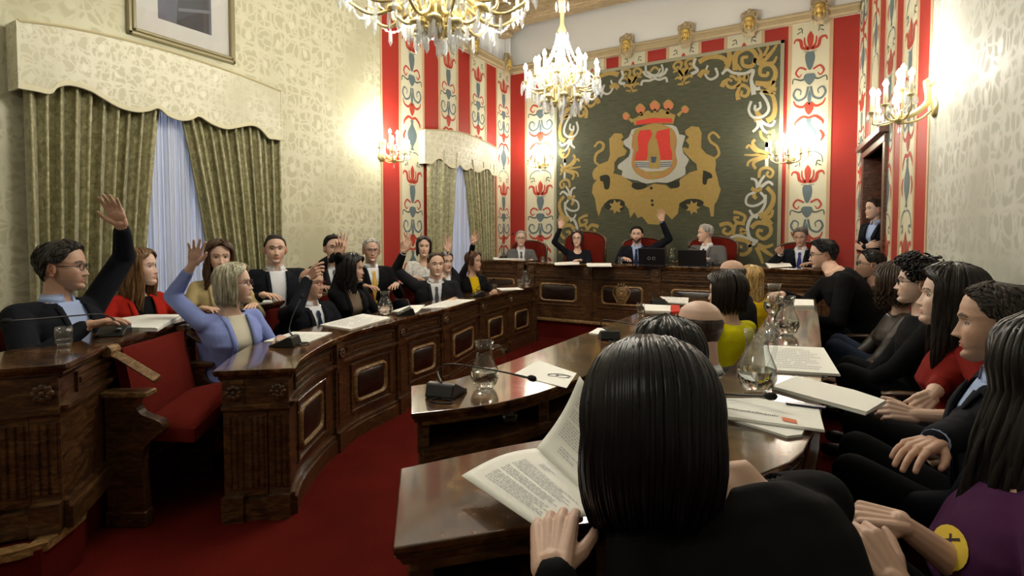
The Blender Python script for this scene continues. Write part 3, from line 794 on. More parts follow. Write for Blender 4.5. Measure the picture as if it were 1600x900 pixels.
m.box((c.x, c.y - .045, c.z), (.07, .02, .10), ch=.01).box((c.x, c.y - .045, c.z - .08), (.10, .02, .03), ch=.01).ell((c.x, c.y - .05, c.z + .07), (.03, .015, .02))
for sg in (-1, 1): m.tube(spline([(c.x + sg * .10, c.y - .03, c.z + .13), (c.x + sg * .16, c.y - .02, c.z + .05), (c.x + sg * .12, c.y - .02, c.z - .06), (c.x + sg * .06, c.y - .03, c.z - .16)], 5), .013, 6)
m.v = [tuple(c + (V(p) - c) * .74) for p in m.v]; m.build('carved_shield', WOODL, dd, smooth=True, auto=50)
for lab, a, b in (('Small raised wooden desk in the corner left of the dais', (-4.90, 7.25), (-3.98, 7.25)), ('Wooden side desk right of the dais in front of the red stripe', (-.80, YD + .03), (.12, YD + .03))):
    L = b[0] - a[0]
    desk('side_desk', lab, [a, b], [(a[0], a[1] + .4), (b[0], b[1] + .4)], ZD, 1.06, 1, pan=[(L / 2 - .26, L / 2 + .26)], pil=[.08, L - .08])
# ================================================================== CHAIRS
def armchair(bk=1.0, grp='red upholstered council armchairs'):
    r = thing('armchair', 'x', 'chair', (0, 0, 0), 0, grp)
    # faces +Y, seat top .46
    m = MB(); m.box((0, .01, .41), (.50, .48, .10), ch=.035); subdiv(m.build('seat', REDV, r, smooth=True), 1)
    m = MB(); N = 14; vs = []; fs = []
    prof = []
    for k in range(N + 1):
        a = math.pi * k / N; prof.append((-.235 * math.cos(a), .98 + .09 * math.sin(a)))
    out = [(-.235, .50)] + prof + [(.235, .50)]; out = [(x, .5 + (z - .5) * bk) for x, z in out]; cz = .5 + .26 * bk
    n = len(out); y0, y1 = -.25, -.19
    tilt = lambda z: -.10 * (z - .5)
    vs = [(x, y0 + tilt(z), z) for x, z in out] + [(x, y1 + tilt(z), z) for x, z in out] + [(x * .8, y1 + .025 + tilt(z), cz + (z - cz) * .82) for x, z in out]
    fs = [tuple(range(n))] + [(i, (i + 1) % n, n + (i + 1) % n, n + i) for i in range(n)] + [(n + i, n + (i + 1) % n, 2 * n + (i + 1) % n, 2 * n + i) for i in range(n)] + [tuple(range(2 * n, 3 * n))]
    m.add(vs, fs); m.build('backrest', REDV, r, smooth=True, auto=50)
    m = MB(); m.tube([(x * 1.04, (y0 + y1) / 2 + tilt(z), cz + (z - cz) * 1.04) for x, z in out], .02, 8); m.build('back_frame', WOOD, r, smooth=True)
    for sx in (-1, 1):
        for sy in (-1, 1):
            m = MB(); m.tube([(sx * .23, sy * .2 - (.0 if sy > 0 else .03), .40), (sx * .235, sy * .21 - (.0 if sy > 0 else .03), .2), (sx * .24, sy * .22 - (.0 if sy > 0 else .05), 0)], [.03, .022, .017], 8); m.build('leg', WOOD, r, smooth=True)
        m = MB(); m.tube(spline([(sx * .25, -.24, .70), (sx * .285, -.05, .68), (sx * .29, .14, .66), (sx * .275, .22, .63)], 5), [.018] + [.024] * 14 + [.03], 8)
        m.tube(spline([(sx * .24, .17, .40), (sx * .27, .14, .5), (sx * .29, .18, .64)], 5), .02, 8); m.build('armrest', WOOD, r, smooth=True)
    m = MB(); m.box((0, .23, .36), (.46, .03, .07), ch=.01).box((0, -.21, .36), (.44, .03, .07), ch=.01).box((-.23, 0, .36), (.03, .42, .07), ch=.01).box((.23, 0, .36), (.03, .42, .07), ch=.01)
    m.build('seat_rail', WOOD, r)
    return r
CHAIR = armchair(); TALL = armchair(1.75, 'tall red armchairs on the dais')
# the empty tip-up seat at the open end of the inner left row
E = thing('fixed_armchair', 'Empty red velvet armchair with scrolled wooden arms at the end of the inner left row', 'chair', tuple(onz(215, 800, 0))[:2] + (0,))
def quadslab(m, q, th, puff=.03, n=6):
    """pillow spanned by 4 points (a,b,c,d), thickness th along the normal"""
    a, b, c, d = [V(p) for p in q]; nn = (b - a).cross(d - a).normalized()
    vs = []; fs = []
    for s in (0, 1):
        for i in range(n + 1):
            for j in range(n + 1):
                u_, v_ = i / n, j / n
                p = a.lerp(b, u_).lerp(d.lerp(c, u_), v_)
                e = (min(u_, 1 - u_, v_, 1 - v_)); k = puff * min(1, e * 5) ** .5
                vs.append(p + nn * ((th / 2 + k) if s else -(th / 2 + k * .3)))
    N = (n + 1) ** 2; I = lambda s, i, j: s * N + i * (n + 1) + j
    for i in range(n):
        for j in range(n):
            fs.append((I(1, i, j), I(1, i + 1, j), I(1, i + 1, j + 1), I(1, i, j + 1))); fs.append((I(0, i, j), I(0, i, j + 1), I(0, i + 1, j + 1), I(0, i + 1, j)))
    for i in range(n):
        fs += [(I(0, i, 0), I(0, i + 1, 0), I(1, i + 1, 0), I(1, i, 0)), (I(0, i, n), I(1, i, n), I(1, i + 1, n), I(0, i + 1, n)), (I(0, 0, i), I(1, 0, i), I(1, 0, i + 1), I(0, 0, i + 1)), (I(0, n, i), I(0, n, i + 1), I(1, n, i + 1), I(1, n, i))]
    m.add(vs, fs)
# plan frame: back line along desk B front, seat pointing to the right front
q0 = V((-3.05, 1.26, 0)); q1 = V((-3.34, 1.72, 0))
ax = (q1 - q0).normalized(); fw = V((ax.y, -ax.x, 0))          # forward, away from desk B
W = (q1 - q0).length
c0 = (q0 + q1) / 2 + fw * .03
def E_(a, f, z): return c0 + ax * a + fw * f + V((0, 0, z))
h = W / 2
m = MB(); quadslab(m, [E_(-h + .01, .10, .44), E_(h - .01, .10, .44), E_(h - .01, .02, .86), E_(-h + .01, .02, .86)], .05, .02, 8)
m.build('backrest', REDV, E, smooth=True, auto=70)
m = MB(); quadslab(m, [E_(-h + .01, .05, .44), E_(-h + .02, .38, .42), E_(h - .01, .44, .56), E_(h - .01, .06, .48)], .07, .025, 8)
o = m.build('seat', REDV, E, smooth=True, auto=70)
for k, sg in enumerate((-1, 1)):
    m = MB(); a = sg * (h + .035)
    # side panel with S-shaped front
    pr = [(0.0, .0), (0.17, .0), (.17, .34), (.21, .42), (.27, .47), (.26, .52), (.17, .56), (.15, .62), (.20, .67), (0.0, .67)]
    pr = [(p.x, p.y) for p in spline([(x, z, 0) for x, z in pr[:1]] + [(x, z, 0) for x, z in pr[1:]], 4)]
    n = len(pr); vs = [E_(a - .028, f, z) for f, z in pr] + [E_(a + .028, f, z) for f, z in pr]
    m.add(vs, [tuple(range(n)), tuple(range(2 * n - 1, n - 1, -1))] + [(i, (i + 1) % n, n + (i + 1) % n, n + i) for i in range(n)])
    p = E_(a, .09, .04); m.box(p, (.07, .20, .08), math.atan2(ax.y, ax.x), ch=.008)
    o = m.build('side_panel', WOOD, E); bevel(o, .008, 2)
    m = MB(); m.tube([E_(a, .0, .86), E_(a, .07, .83), E_(a, .24, .72)], [.028, .032, .034], 4, flat=.75); m.tube([E_(a - .035, .02, .865), E_(a + .035, .02, .865)], .028, 10)
    m.box(E_(a, .10, .655), (.09, .22, .03), math.atan2(ax.y, ax.x), ch=.006)
    bevel(m.build('armrest', WOODL if sg < 0 else WOOD, E), .005)
# ================================================================== TAPESTRY
t = NT('tapestry_green')
wv = t.n('ShaderNodeTexNoise', _Scale=6.0, _Detail=6.0); t.l(t.obj((1, 1, 8)), wv.inputs['Vector'])
t.l(t.ramp(wv.outputs['Fac'], [(.3, (68, 71, 55)), (.7, (86, 89, 69))]), t.b.inputs['Base Color']); t.b.inputs['Roughness'].default_value = .9
w2 = t.n('ShaderNodeTexWave', _Scale=120.0); w2.bands_direction = 'Z'; t.l(t.obj(), w2.inputs['Vector']); t.bump(w2.outputs['Fac'], .0015, .5)
TGREEN = t.m
TGOLD = plain('tapestry_gold', (162, 138, 78), .85, var=(20, .18)); TSILV = plain('tapestry_silver', (178, 180, 170), .85, var=(30, .12))
TRED = plain('tapestry_red', (206, 62, 54), .85, var=(30, .15)); TBLUE = plain('tapestry_blue', (70, 84, 104), .85); TDARK = plain('tapestry_dark', (46, 48, 36), .9)
TROSE = plain('tapestry_rose', (196, 122, 84), .85); TEDGE = plain('tapestry_edge', (150, 148, 124), .85)
YT = YF - .05
def wall_ab(u, v): p = onY(u, v, YT); return p.x, p.z
xl, _ = wall_ab(866, 250); xr, zt = wall_ab(1226, 60); zt = (zt + wall_ab(866, 123)[1]) / 2; XM = (xl + xr) / 2; zb_ = .62
T = thing('tapestry', 'Huge green tapestry with golden lions holding a red coat of arms under a crown', 'tapestry', (XM, YT, zb_))
m = MB(); m.box((XM, YT + .012, (zt + zb_) / 2), (xr - xl, .024, zt - zb_)); m.build('field', TGREEN, T)
m = MB(); e = .05
for (a, b, c, d) in ((xl, xr, zt - e, zt), (xl, xr, zb_, zb_ + e), (xl, xl + e, zb_, zt), (xr - e, xr, zb_, zt)): m.box(((a + b) / 2, YT, (c + d) / 2), (b - a, .012, d - c), ch=.003)
m.build('border_band', TEDGE, T)
def zmap(ox, oy, sc, mir=False):
    def f(x, y, d):
        a, b = wall_ab(ox + x / sc, oy + y / sc)
        if mir: a = 2 * XM - a
        return V((a, YT - .002 - d, b))
    return f
G, S_, RR, BB, DK, RO = 0, 1, 2, 3, 4, 5
TM = [TGOLD, TSILV, TRED, TBLUE, TDARK, TROSE]
def corner_tr(m, f):
    for k, (p, w, w2, c) in enumerate([
        ([(345, 300), (350, 180), (440, 128), (505, 180), (480, 262), (410, 262), (400, 205), (445, 195)], 34, 18, G),
        ([(500, 400), (620, 400), (660, 320), (620, 255), (550, 270), (540, 330), (590, 340), (600, 310)], 32, 18, G),
        ([(520, 250), (600, 190), (670, 100)], 40, 12, G), ([(560, 250), (640, 240), (668, 190)], 30, 10, G), ([(520, 240), (545, 170), (520, 125)], 26, 12, G), ([(560, 200), (600, 120), (585, 110)], 20, 10, G),
        ([(485, 215), (540, 250), (565, 275)], 30, 22, S_), ([(240, 330), (280, 295), (330, 320), (420, 325), (485, 300), (468, 380), (500, 440), (540, 440)], 16, 22, S_), ([(470, 380), (480, 440), (490, 490)], 22, 30, S_),
        ([(370, 330), (375, 400), (320, 435), (275, 410), (285, 370), (320, 385)], 24, 16, G), ([(240, 430), (255, 390), (290, 370)], 30, 12, G), ([(300, 345), (330, 350), (360, 380)], 18, 16, G),
        ([(360, 440), (400, 415), (450, 450), (430, 500), (390, 490), (400, 460)], 24, 16, G), ([(370, 530), (360, 480), (380, 440)], 30, 16, G), ([(400, 380), (440, 340), (430, 390)], 30, 14, G),
        ([(60, 235), (140, 195), (240, 200), (285, 250), (265, 300)], 30, 26, G), ([(290, 140), (300, 200), (280, 260)], 24, 40, G), ([(330, 180), (345, 240), (390, 300)], 24, 18, G),
        ([(130, 260), (110, 330), (150, 370), (205, 340), (190, 280)], 12, 16, S_), ([(60, 350), (95, 310), (140, 320)], 30, 26, G), ([(0, 330), (50, 300), (20, 260), (35, 205)], 20, 16, S_),
        ([(560, 470), (630, 490), (655, 580), (640, 660), (590, 695)], 20, 34, G), ([(600, 470), (640, 420), (645, 380)], 40, 16, G), ([(570, 420), (620, 440), (665, 450)], 20, 24, G), ([(660, 480), (600, 470), (540, 460)], 12, 22, G),
        ([(470, 540), (450, 610), (485, 665), (560, 660), (605, 610), (590, 540), (540, 470)], 16, 18, S_), ([(500, 570), (500, 610), (540, 590), (535, 545)], 16, 14, S_),
        ([(510, 610), (520, 640), (540, 665), (490, 690)], 26, 30, G), ([(480, 780), (520, 740), (520, 690)], 14, 22, S_), ([(600, 790), (560, 760), (535, 695)], 12, 24, S_), ([(655, 690), (630, 730), (580, 720), (540, 690)], 14, 20, S_),
        ([(640, 760), (645, 810), (600, 850), (550, 820), (540, 770)], 18, 18, G), ([(600, 780), (640, 790), (620, 830), (600, 810)], 16, 14, G), ([(595, 850), (592, 900)], 24, 24, S_)]):
        stroke2(m, p, w * 1.3, w2 * 1.3, f, .001 + .0004 * (k % 3), c, 5)
def side_lo(m, f):
    for k, (p, w, w2, c) in enumerate([
        ([(640, 112), (540, 108), (480, 112), (415, 110)], 24, 8, G), ([(600, 100), (520, 70), (480, 20), (500, -10)], 22, 18, G), ([(600, 120), (520, 150), (485, 180), (505, 220)], 22, 18, G),
        ([(590, 105), (500, 80), (455, 35), (430, 60)], 16, 14, G), ([(590, 118), (500, 140), (450, 165), (440, 200)], 16, 14, G), ([(640, 60), (610, 105), (640, 160)], 14, 14, G),
        ([(590, 0), (590, 205)], 20, 20, S_), ([(530, 290), (540, 230), (590, 210), (640, 240), (620, 285), (590, 265), (605, 240)], 20, 14, G),
        ([(465, 295), (505, 310), (520, 375)], 12, 22, S_), ([(575, 270), (540, 320), (520, 375)], 12, 22, S_), ([(640, 345), (600, 322), (530, 375)], 14, 20, S_),
        ([(470, 370), (510, 390), (550, 370)], 24, 22, G), ([(500, 380), (490, 430), (510, 450)], 26, 20, G), ([(500, 400), (440, 430), (430, 490), (480, 510), (540, 490), (575, 450), (540, 400)], 14, 16, S_),
        ([(590, 365), (640, 420), (635, 490), (590, 560), (530, 590)], 24, 34, G), ([(580, 420), (575, 500), (530, 570), (470, 600), (440, 680), (460, 760), (520, 790)], 16, 24, S_), ([(455, 540), (480, 580), (520, 600)], 14, 20, S_),
        ([(470, 680), (520, 640), (610, 660), (620, 720), (570, 765), (520, 740), (525, 700), (560, 705)], 28, 18, G), ([(640, 540), (620, 590), (560, 610)], 14, 30, G), ([(635, 650), (600, 620), (550, 625)], 14, 26, G),
        ([(320, 800), (360, 770), (440, 790), (460, 850), (410, 890), (350, 870), (360, 830), (400, 830)], 28, 18, G), ([(330, 560), (360, 560), (420, 590), (400, 640), (350, 630), (340, 600), (375, 600)], 20, 16, G),
        ([(220, 660), (290, 645), (330, 690), (290, 730), (250, 710), (270, 680)], 24, 16, G), ([(420, 650), (350, 650), (330, 740)], 20, 16, G), ([(380, 690), (420, 710), (380, 730)], 26, 20, G),
        ([(450, 770), (360, 740), (280, 770), (230, 760), (170, 750)], 20, 10, S_), ([(500, 800), (440, 830)], 22, 12, S_), ([(520, 810), (580, 830), (640, 810)], 26, 16, G), ([(530, 820), (590, 870), (640, 900)], 30, 16, G), ([(510, 830), (540, 900), (560, 960)], 26, 16, G)]):
        stroke2(m, p, w * 1.3, w2 * 1.3, f, .001 + .0004 * (k % 3), c, 5)
def top_mid(m, f, lyre=True):
    for k, (p, w, w2, c) in enumerate([
        ([(850, 545), (850, 470), (850, 380)], 12, 34, G), ([(850, 470), (820, 400), (835, 330), (790, 310), (755, 335), (780, 370), (800, 345)], 22, 18, G), ([(850, 470), (890, 400), (870, 330), (905, 300), (945, 325), (925, 365), (900, 345)], 22, 18, G),
        ([(850, 530), (790, 525)], 22, 10, G), ([(850, 530), (905, 520)], 22, 10, G), ([(850, 490), (800, 470), (770, 490)], 26, 12, G), ([(850, 490), (900, 455), (930, 465)], 26, 12, G), ([(850, 450), (790, 400), (740, 410)], 24, 12, G), ([(850, 450), (900, 390), (950, 390)], 24, 12, G)]
        + ([([(990, 275), (1000, 340), (1080, 385), (1160, 335), (1150, 262)], 16, 16, S_), ([(965, 330), (990, 370), (1050, 400)], 20, 16, S_), ([(1205, 300), (1180, 350), (1120, 390)], 20, 16, S_), ([(945, 475), (960, 430), (1030, 425), (1080, 405), (1130, 415), (1190, 395), (1205, 440)], 18, 18, S_), ([(1035, 335), (1080, 290), (1125, 320)], 18, 18, G), ([(1010, 330), (1060, 365), (1110, 355), (1140, 300)], 10, 10, S_)] if lyre else [])):
        stroke2(m, p, w * 1.3, w2 * 1.3, f, .001 + .0004 * (k % 3), c, 5)
m = MB()
fb = lambda ox, oy, sc: (lambda x, y, d: (lambda p: V((p.x, p.y, zt + zb_ - p.z)))(zmap(ox, oy, sc)(x, y, d)))
for mir in (False, True):
    corner_tr(m, zmap(1080, 50, 5, mir)); side_lo(m, zmap(1080, 220, 5, mir))
top_mid(m, zmap(855, 60, 6.43)); top_mid(m, zmap(855, 60, 6.43, True), False)
for dx in (0, .9): top_mid(m, (lambda dx: (lambda x, y, d: (lambda p: V((p.x + dx, p.y, zb_ + zt - p.z)))(zmap(855, 60, 6.43)(x, y, d))))(dx - .1), dx == 0)
m.build('scrollwork_border', TM, T, fix=False)
# coat of arms traced as outlines
f = zmap(910, 140, 4.2875)
m = MB()
fill2(m, [(70, 640), (100, 600), (105, 520), (115, 500), (170, 480), (185, 440), (180, 330), (215, 292), (265, 295), (275, 320), (258, 335), (275, 350), (280, 370), (270, 380), (300, 410), (285, 440), (240, 455), (215, 490), (215, 540), (205, 560), (260, 575), (330, 620), (345, 650), (370, 670), (440, 650), (480, 630), (560, 640), (590, 665), (640, 655), (655, 600), (720, 555), (770, 540), (765, 500), (730, 470), (690, 430), (670, 400), (680, 385), (712, 395), (715, 370), (690, 340), (715, 318), (692, 300), (688, 275), (730, 245), (780, 250), (800, 290), (795, 390), (830, 430), (890, 455), (895, 500), (890, 540), (905, 590), (915, 640), (928, 670), (905, 740), (885, 770), (880, 850), (860, 850), (850, 790), (820, 780), (770, 740), (700, 735), (650, 760), (640, 830), (600, 870), (560, 830), (540, 900), (500, 905), (440, 900), (400, 850), (370, 860), (350, 820), (320, 860), (310, 800), (260, 745), (200, 735), (150, 760), (130, 790), (110, 850), (95, 800), (85, 730), (65, 690)], f, .002, G)
for pts in ([(118, 580), (160, 570), (185, 590), (180, 660), (150, 665), (140, 620), (120, 610)], [(810, 540), (860, 560), (870, 590), (840, 600), (830, 635), (805, 625)], [(340, 625), (420, 630), (430, 655), (370, 672), (330, 650)], [(560, 628), (640, 610), (650, 650), (600, 660)], [(650, 770), (700, 735), (780, 735), (815, 760), (770, 785), (680, 800)], [(150, 770), (180, 738), (250, 735), (285, 760), (260, 810), (160, 800)]):
    fill2(m, pts, f, .0035, DK, 3)
for c in ((225, 785), (740, 790)):
    pts = []
    for k in range(14):
        a = 2 * math.pi * k / 14; r_ = 50 if k % 2 == 0 else 28; pts.append((c[0] + r_ * math.cos(a), c[1] + r_ * math.sin(a)))
    fill2(m, pts, f, .005, G)
stroke2(m, [(110, 505), (85, 480), (95, 430), (135, 400), (140, 365), (110, 352), (80, 385)], 14, 14, f, .002, G, 5, 20)
stroke2(m, [(890, 460), (915, 430), (900, 380), (860, 350), (848, 310), (880, 288), (920, 325)], 18, 16, f, .002, G, 5, 18)
stroke2(m, [(100, 600), (90, 560), (130, 520)], 40, 50, f, .0022, G); stroke2(m, [(790, 510), (800, 570), (795, 640)], 50, 34, f, .0022, G)
for x in (462, 468, 470): disc2(m, (x, 660 + (x - 462) * 14), 10, f, .004, DK)
m.build('lion_supporters', TM, T, fix=False)
m = MB()
fill2(m, [(330, 270), (310, 320), (275, 345), (290, 380), (320, 400), (310, 450), (245, 500), (240, 530), (270, 545), (265, 580), (320, 600), (370, 610), (430, 630), (500, 620), (570, 625), (630, 600), (690, 570), (690, 520), (715, 470), (680, 430), (670, 380), (690, 310), (650, 300), (630, 250), (560, 235), (400, 250)], f, .006, S_, 2)
fill2(m, [(350, 270), (330, 370), (345, 420), (330, 500), (360, 560), (430, 600), (500, 600), (580, 570), (635, 500), (625, 420), (635, 340), (600, 260), (480, 225)], f, .008, G, 3)
fill2(m, [(385, 275), (455, 268), (470, 300), (440, 360), (438, 440), (430, 475), (350, 475), (360, 430), (378, 400), (370, 320)], f, .010, RR)
fill2(m, [(500, 280), (585, 260), (590, 380), (605, 440), (600, 472), (520, 472), (510, 400), (490, 330)], f, .010, RR)
fill2(m, [(350, 480), (605, 474), (595, 515), (540, 545), (430, 550), (370, 520)], f, .010, S_)
for y in (490, 503, 516): stroke2(m, [(356, y), (480, y + 2), (600, y - 5)], 6, 6, f, .011, BB)
fill2(m, [(455, 380), (470, 330), (500, 330), (510, 380), (525, 460), (520, 530), (450, 530), (445, 460)], f, .012, G); fill2(m, [(460, 450), (500, 450), (490, 490), (465, 490)], f, .013, BB)
for sg in (-1, 1): stroke2(m, [(480 + sg * 20, 590), (480 + sg * 90, 560), (480 + sg * 140, 480), (480 + sg * 130, 380), (480 + sg * 145, 300)], 8, 8, f, .0135, TM.index(TROSE), 5)
m.build('shield', TM, T, fix=False)
m = MB()
fill2(m, [(350, 240), (335, 200), (420, 160), (540, 150), (625, 170), (610, 230), (480, 225)], f, .008, G)
fill2(m, [(358, 238), (365, 210), (470, 190), (600, 195), (608, 222), (480, 224)], f, .010, RR)
for c, r_ in (((390, 130), 32), ((487, 110), 34), ((578, 105), 34), ((295, 180), 24), ((690, 135), 24)):
    disc2(m, c, r_, f, .009, RO); stroke2(m, [(c[0] - r_, c[1] - 5), (c[0], c[1] - r_), (c[0] + r_, c[1])], 10, 10, f, .0105, G, 5)
for p in ([(340, 215), (310, 190)], [(640, 175), (670, 145)], [(400, 175), (390, 150)], [(487, 165), (487, 130)], [(570, 165), (578, 125)], [(350, 210), (440, 150), (450, 170)], [(620, 185), (530, 140), (520, 165)]): stroke2(m, p, 24, 14, f, .009, G, 3)
m.build('crown', TM, T, fix=False)
# ================================================================== CURTAINS
t = NT('crushed_velvet')
n1 = t.n('ShaderNodeTexNoise', _Scale=26.0, _Detail=6.0, _Distortion=.8); t.l(t.obj((1, 1, .8)), n1.inputs['Vector'])
t.l(t.ramp(n1.outputs['Fac'], [(.3, (112, 106, 66)), (.5, (146, 141, 98)), (.72, (184, 180, 140))]), t.b.inputs['Base Color'])
t.b.inputs['Roughness'].default_value = .42; t.b.inputs['Sheen Weight'].default_value = .6; t.bump(n1.outputs['Fac'], .004, .5); VELV = t.m
t = NT('sheer_voile')
for l_ in list(t.o.inputs['Surface'].links): t.t.links.remove(l_)
tl = t.n('ShaderNodeBsdfTranslucent'); tl.inputs[0].default_value = srgb((236, 240, 250)); df = t.n('ShaderNodeBsdfDiffuse'); df.inputs[0].default_value = srgb((228, 232, 240))
mxs = t.n('ShaderNodeMixShader'); mxs.inputs[0].default_value = .5; t.l(tl.outputs[0], mxs.inputs[1]); t.l(df.outputs[0], mxs.inputs[2]); t.l(mxs.outputs[0], t.o.inputs['Surface']); SHEER = t.m
def curtain(name, label, cat, x, top, bot, zt_, zb2, npl, amp, mat, ph=0, grp=None):
    """pleated hanging between y positions top=(outer,inner) and bot=(outer,inner)."""
    m = MB(); N = npl * 10; K = 14; vs = []; fs = []
    rnd = random.Random(int(abs(top[0] * 100) + ph * 7)); phs = [rnd.uniform(-.5, .5) for _ in range(npl + 2)]
    for k in range(K + 1):
        z = zt_ + (zb2 - zt_) * k / K; q = k / K; q2 = q ** .8
        a = top[0] + (bot[0] - top[0]) * q2; b = top[1] + (bot[1] - top[1]) * q2
        for i in range(N + 1):
            s = i / N; pl = s * npl; j = int(pl) % npl
            w = math.sin(2 * math.pi * pl + phs[j] * .8 * math.sin(q * 3)) ; w = math.copysign(abs(w) ** .9, w)
            vs.append((x + amp * w * (1 + .25 * phs[j]) + .012 * math.sin(pl * 2.3 + q * 2), a + (b - a) * (s + .25 / npl * math.sin(4 * math.pi * pl)) , z))
    for k in range(K):
        for i in range(N): fs.append((k * (N + 1) + i, k * (N + 1) + i + 1, (k + 1) * (N + 1) + i + 1, (k + 1) * (N + 1) + i))
    m.add(vs, fs); o = m.build(name, mat, smooth=True, fix=False)
    tag(o, label, cat, grp); sm = o.modifiers.new('s', 'SOLIDIFY'); sm.thickness = .004
    return o
def yx(u, x, v=300): return onX(u, v, x).y
xc = XL + .12
yo, yi = yx(42, xc), yx(262, xc); yo2, yi2 = yx(436, xc), yx(276, xc)
curtain('velvet_curtain', 'Green velvet curtain behind the man with the raised arm, left half of the big window', 'curtain', xc, (yo, yi), (yo, yi - .26), 2.78, .30, 10, .060, VELV, 1)
curtain('velvet_curtain', 'Green velvet curtain on the right half of the big window', 'curtain', xc, (yo2, yi2), (yo2, yi2 + .42), 2.70, .30, 12, .050, VELV, 2)
curtain('sheer_curtain', 'White sheer curtain glowing in the gap of the big window', 'curtain', XL + .05, (yo + .1, yo2 - .1), (yo + .1, yo2 - .1), 2.8, .28, 40, .014, SHEER, 3)
xc = XL + .075; so, si = yx(667, xc), yx(716, xc); so2, si2 = yx(770, xc), yx(724, xc)
curtain('velvet_curtain', 'Green curtain on the left side of the small far window', 'curtain', xc, (so, si), (so, si - .25), 2.75, .30, 7, .040, VELV, 4)
curtain('velvet_curtain', 'Green curtain on the right side of the small far window', 'curtain', xc, (so2, si2), (so2, si2 + .38), 2.70, .30, 8, .040, VELV, 5)
curtain('sheer_curtain', 'White sheer curtain in the gap of the small far window', 'curtain', XL + .02, (so + .1, so2 - .05), (so + .1, so2 - .05), 2.75, .28, 34, .014, SHEER, 6)
def valance(label, ox, oy, sc, top, bot, dx=.22):
    xv = XL + dx
    r = thing('window_valance', label, 'valance', tuple(onX(ox + bot[0][0] / sc, oy + bot[0][1] / sc, xv)))
    pt = lambda q: onX(ox + q[0] / sc, oy + q[1] / sc, xv)
    T_ = spline([pt(q) for q in top], 6)
    B_ = [pt(bot[0])] + spline([pt(q) for q in bot[1:-1]], 5) + [pt(bot[-1])]
    N = 90
    def samp(L, y):
        for a, b in zip(L[:-1], L[1:]):
            if a.y <= y <= b.y + 1e-6: return a.z + (b.z - a.z) * (y - a.y) / max(1e-6, b.y - a.y)
        return L[0].z if y < L[0].y else L[-1].z
    y0, y1 = B_[0].y, B_[-1].y; m = MB(); vs = []; g = MB(); gv = []
    for i in range(N + 1):
        y = y0 + (y1 - y0) * i / N; a, b = samp(T_, y), samp(B_, y)
        vs += [(xv, y, b), (xv, y, a), (XL + .01, y, a), (xv - .02, y, b)]
        gv += [(xv + .006, y, b), (xv + .006, y, b + .035), (xv, y, b + .037), (xv, y, b - .004)]
    fs = []
    for i in range(N):
        o = 4 * i
        for k in range(4): fs.append((o + k, o + (k + 1) % 4, o + 4 + (k + 1) % 4, o + 4 + k))
    fs2 = fs + [(3, 2, 1, 0), tuple(4 * N + k for k in range(4))]
    m.add(vs, fs2); m.box((xv - .09, y0 - .004, (samp(T_, y0) + samp(B_, y0)) / 2), (.19, .016, samp(T_, y0) - samp(B_, y0))); m.box((xv - .09, y1 + .004, (samp(T_, y1) + samp(B_, y1)) / 2), (.19, .016, samp(T_, y1) - samp(B_, y1)))
    m.build('valance_fabric', DV, r); g.add(gv, fs2); g.build('braid_trim', plain('braid_beige', (206, 200, 168), .6), r)
    g = MB(); g.tube([(xv + .002, p.y, p.z) for p in [V((0, y0 + (y1 - y0) * i / 40, samp(T_, y0 + (y1 - y0) * i / 40))) for i in range(41)]], .012, 6); g.build('piping', plain('braid_beige2', (188, 178, 140), .6), r)
valance('Wide cream damask valance with scalloped edge over the big window', 0, 0, 3, [(85, 95), (300, 125), (520, 170), (750, 228), (950, 290), (1150, 360), (1330, 432)],
        [(95, 415), (170, 428), (240, 440), (270, 410), (330, 400), (420, 425), (480, 460), (560, 505), (640, 525), (700, 520), (745, 508), (790, 545), (850, 565), (900, 560), (935, 546), (990, 580), (1060, 605), (1120, 597), (1180, 588), (1220, 605), (1260, 650), (1320, 657)])
valance('Small cream damask valance with scalloped edge and red piping over the far window', 650, 190, 8.18, [(118, 105), (350, 112), (550, 135), (750, 195), (900, 265), (1045, 350)],
        [(118, 533), (170, 542), (215, 540), (235, 510), (270, 483), (320, 480), (370, 530), (430, 580), (490, 600), (530, 590), (560, 553), (600, 600), (650, 625), (690, 603), (710, 600), (760, 640), (810, 650), (860, 620), (910, 605), (945, 630), (970, 685), (1035, 695)], .12)
# ================================================================== PORTRAIT
y0, y1 = onX(197, 53, XL).y, onX(365, 102, XL).y; z0 = onX(280, 77, XL).z; z1 = z0 + 1.15
r = thing('framed_portrait', 'Framed portrait with wide white mat above the big window', 'picture', (XL, (y0 + y1) / 2, z0))
m = MB()
for (w_, x_, d_) in ((.0, .02, .035), (.03, .03, .03)):
    a, b, c, d = y0 + w_, y1 - w_, z0 + w_, z1 - w_
    m.box((XL + x_, (a + b) / 2, c + d_ / 2), (.04 + x_ / 2, b - a, d_), ch=.008).box((XL + x_, (a + b) / 2, d - d_ / 2), (.04 + x_ / 2, b - a, d_), ch=.008).box((XL + x_, a + d_ / 2, (c + d) / 2), (.04 + x_ / 2, d_, d - c), ch=.008).box((XL + x_, b - d_ / 2, (c + d) / 2), (.04 + x_ / 2, d_, d - c), ch=.008)
m.build('frame', plain('silver_gilt_frame', (150, 142, 112), .35, .6), r)
m = MB(); m.box((XL + .015, (y0 + y1) / 2, (z0 + z1) / 2), (.012, y1 - y0 - .1, z1 - z0 - .1)); m.build('mat_board', plain('white_mat', (240, 240, 236), .7), r)
ya, yb, za, zc = onX(245, 30, XL).y, onX(328, 40, XL).y, onX(300, 47, XL).z, z1 - .25
m = MB(); m.box((XL + .022, (ya + yb) / 2, (za + zc) / 2), (.004, yb - ya, zc - za), m=0)
xp = XL + .026; L = yb - ya
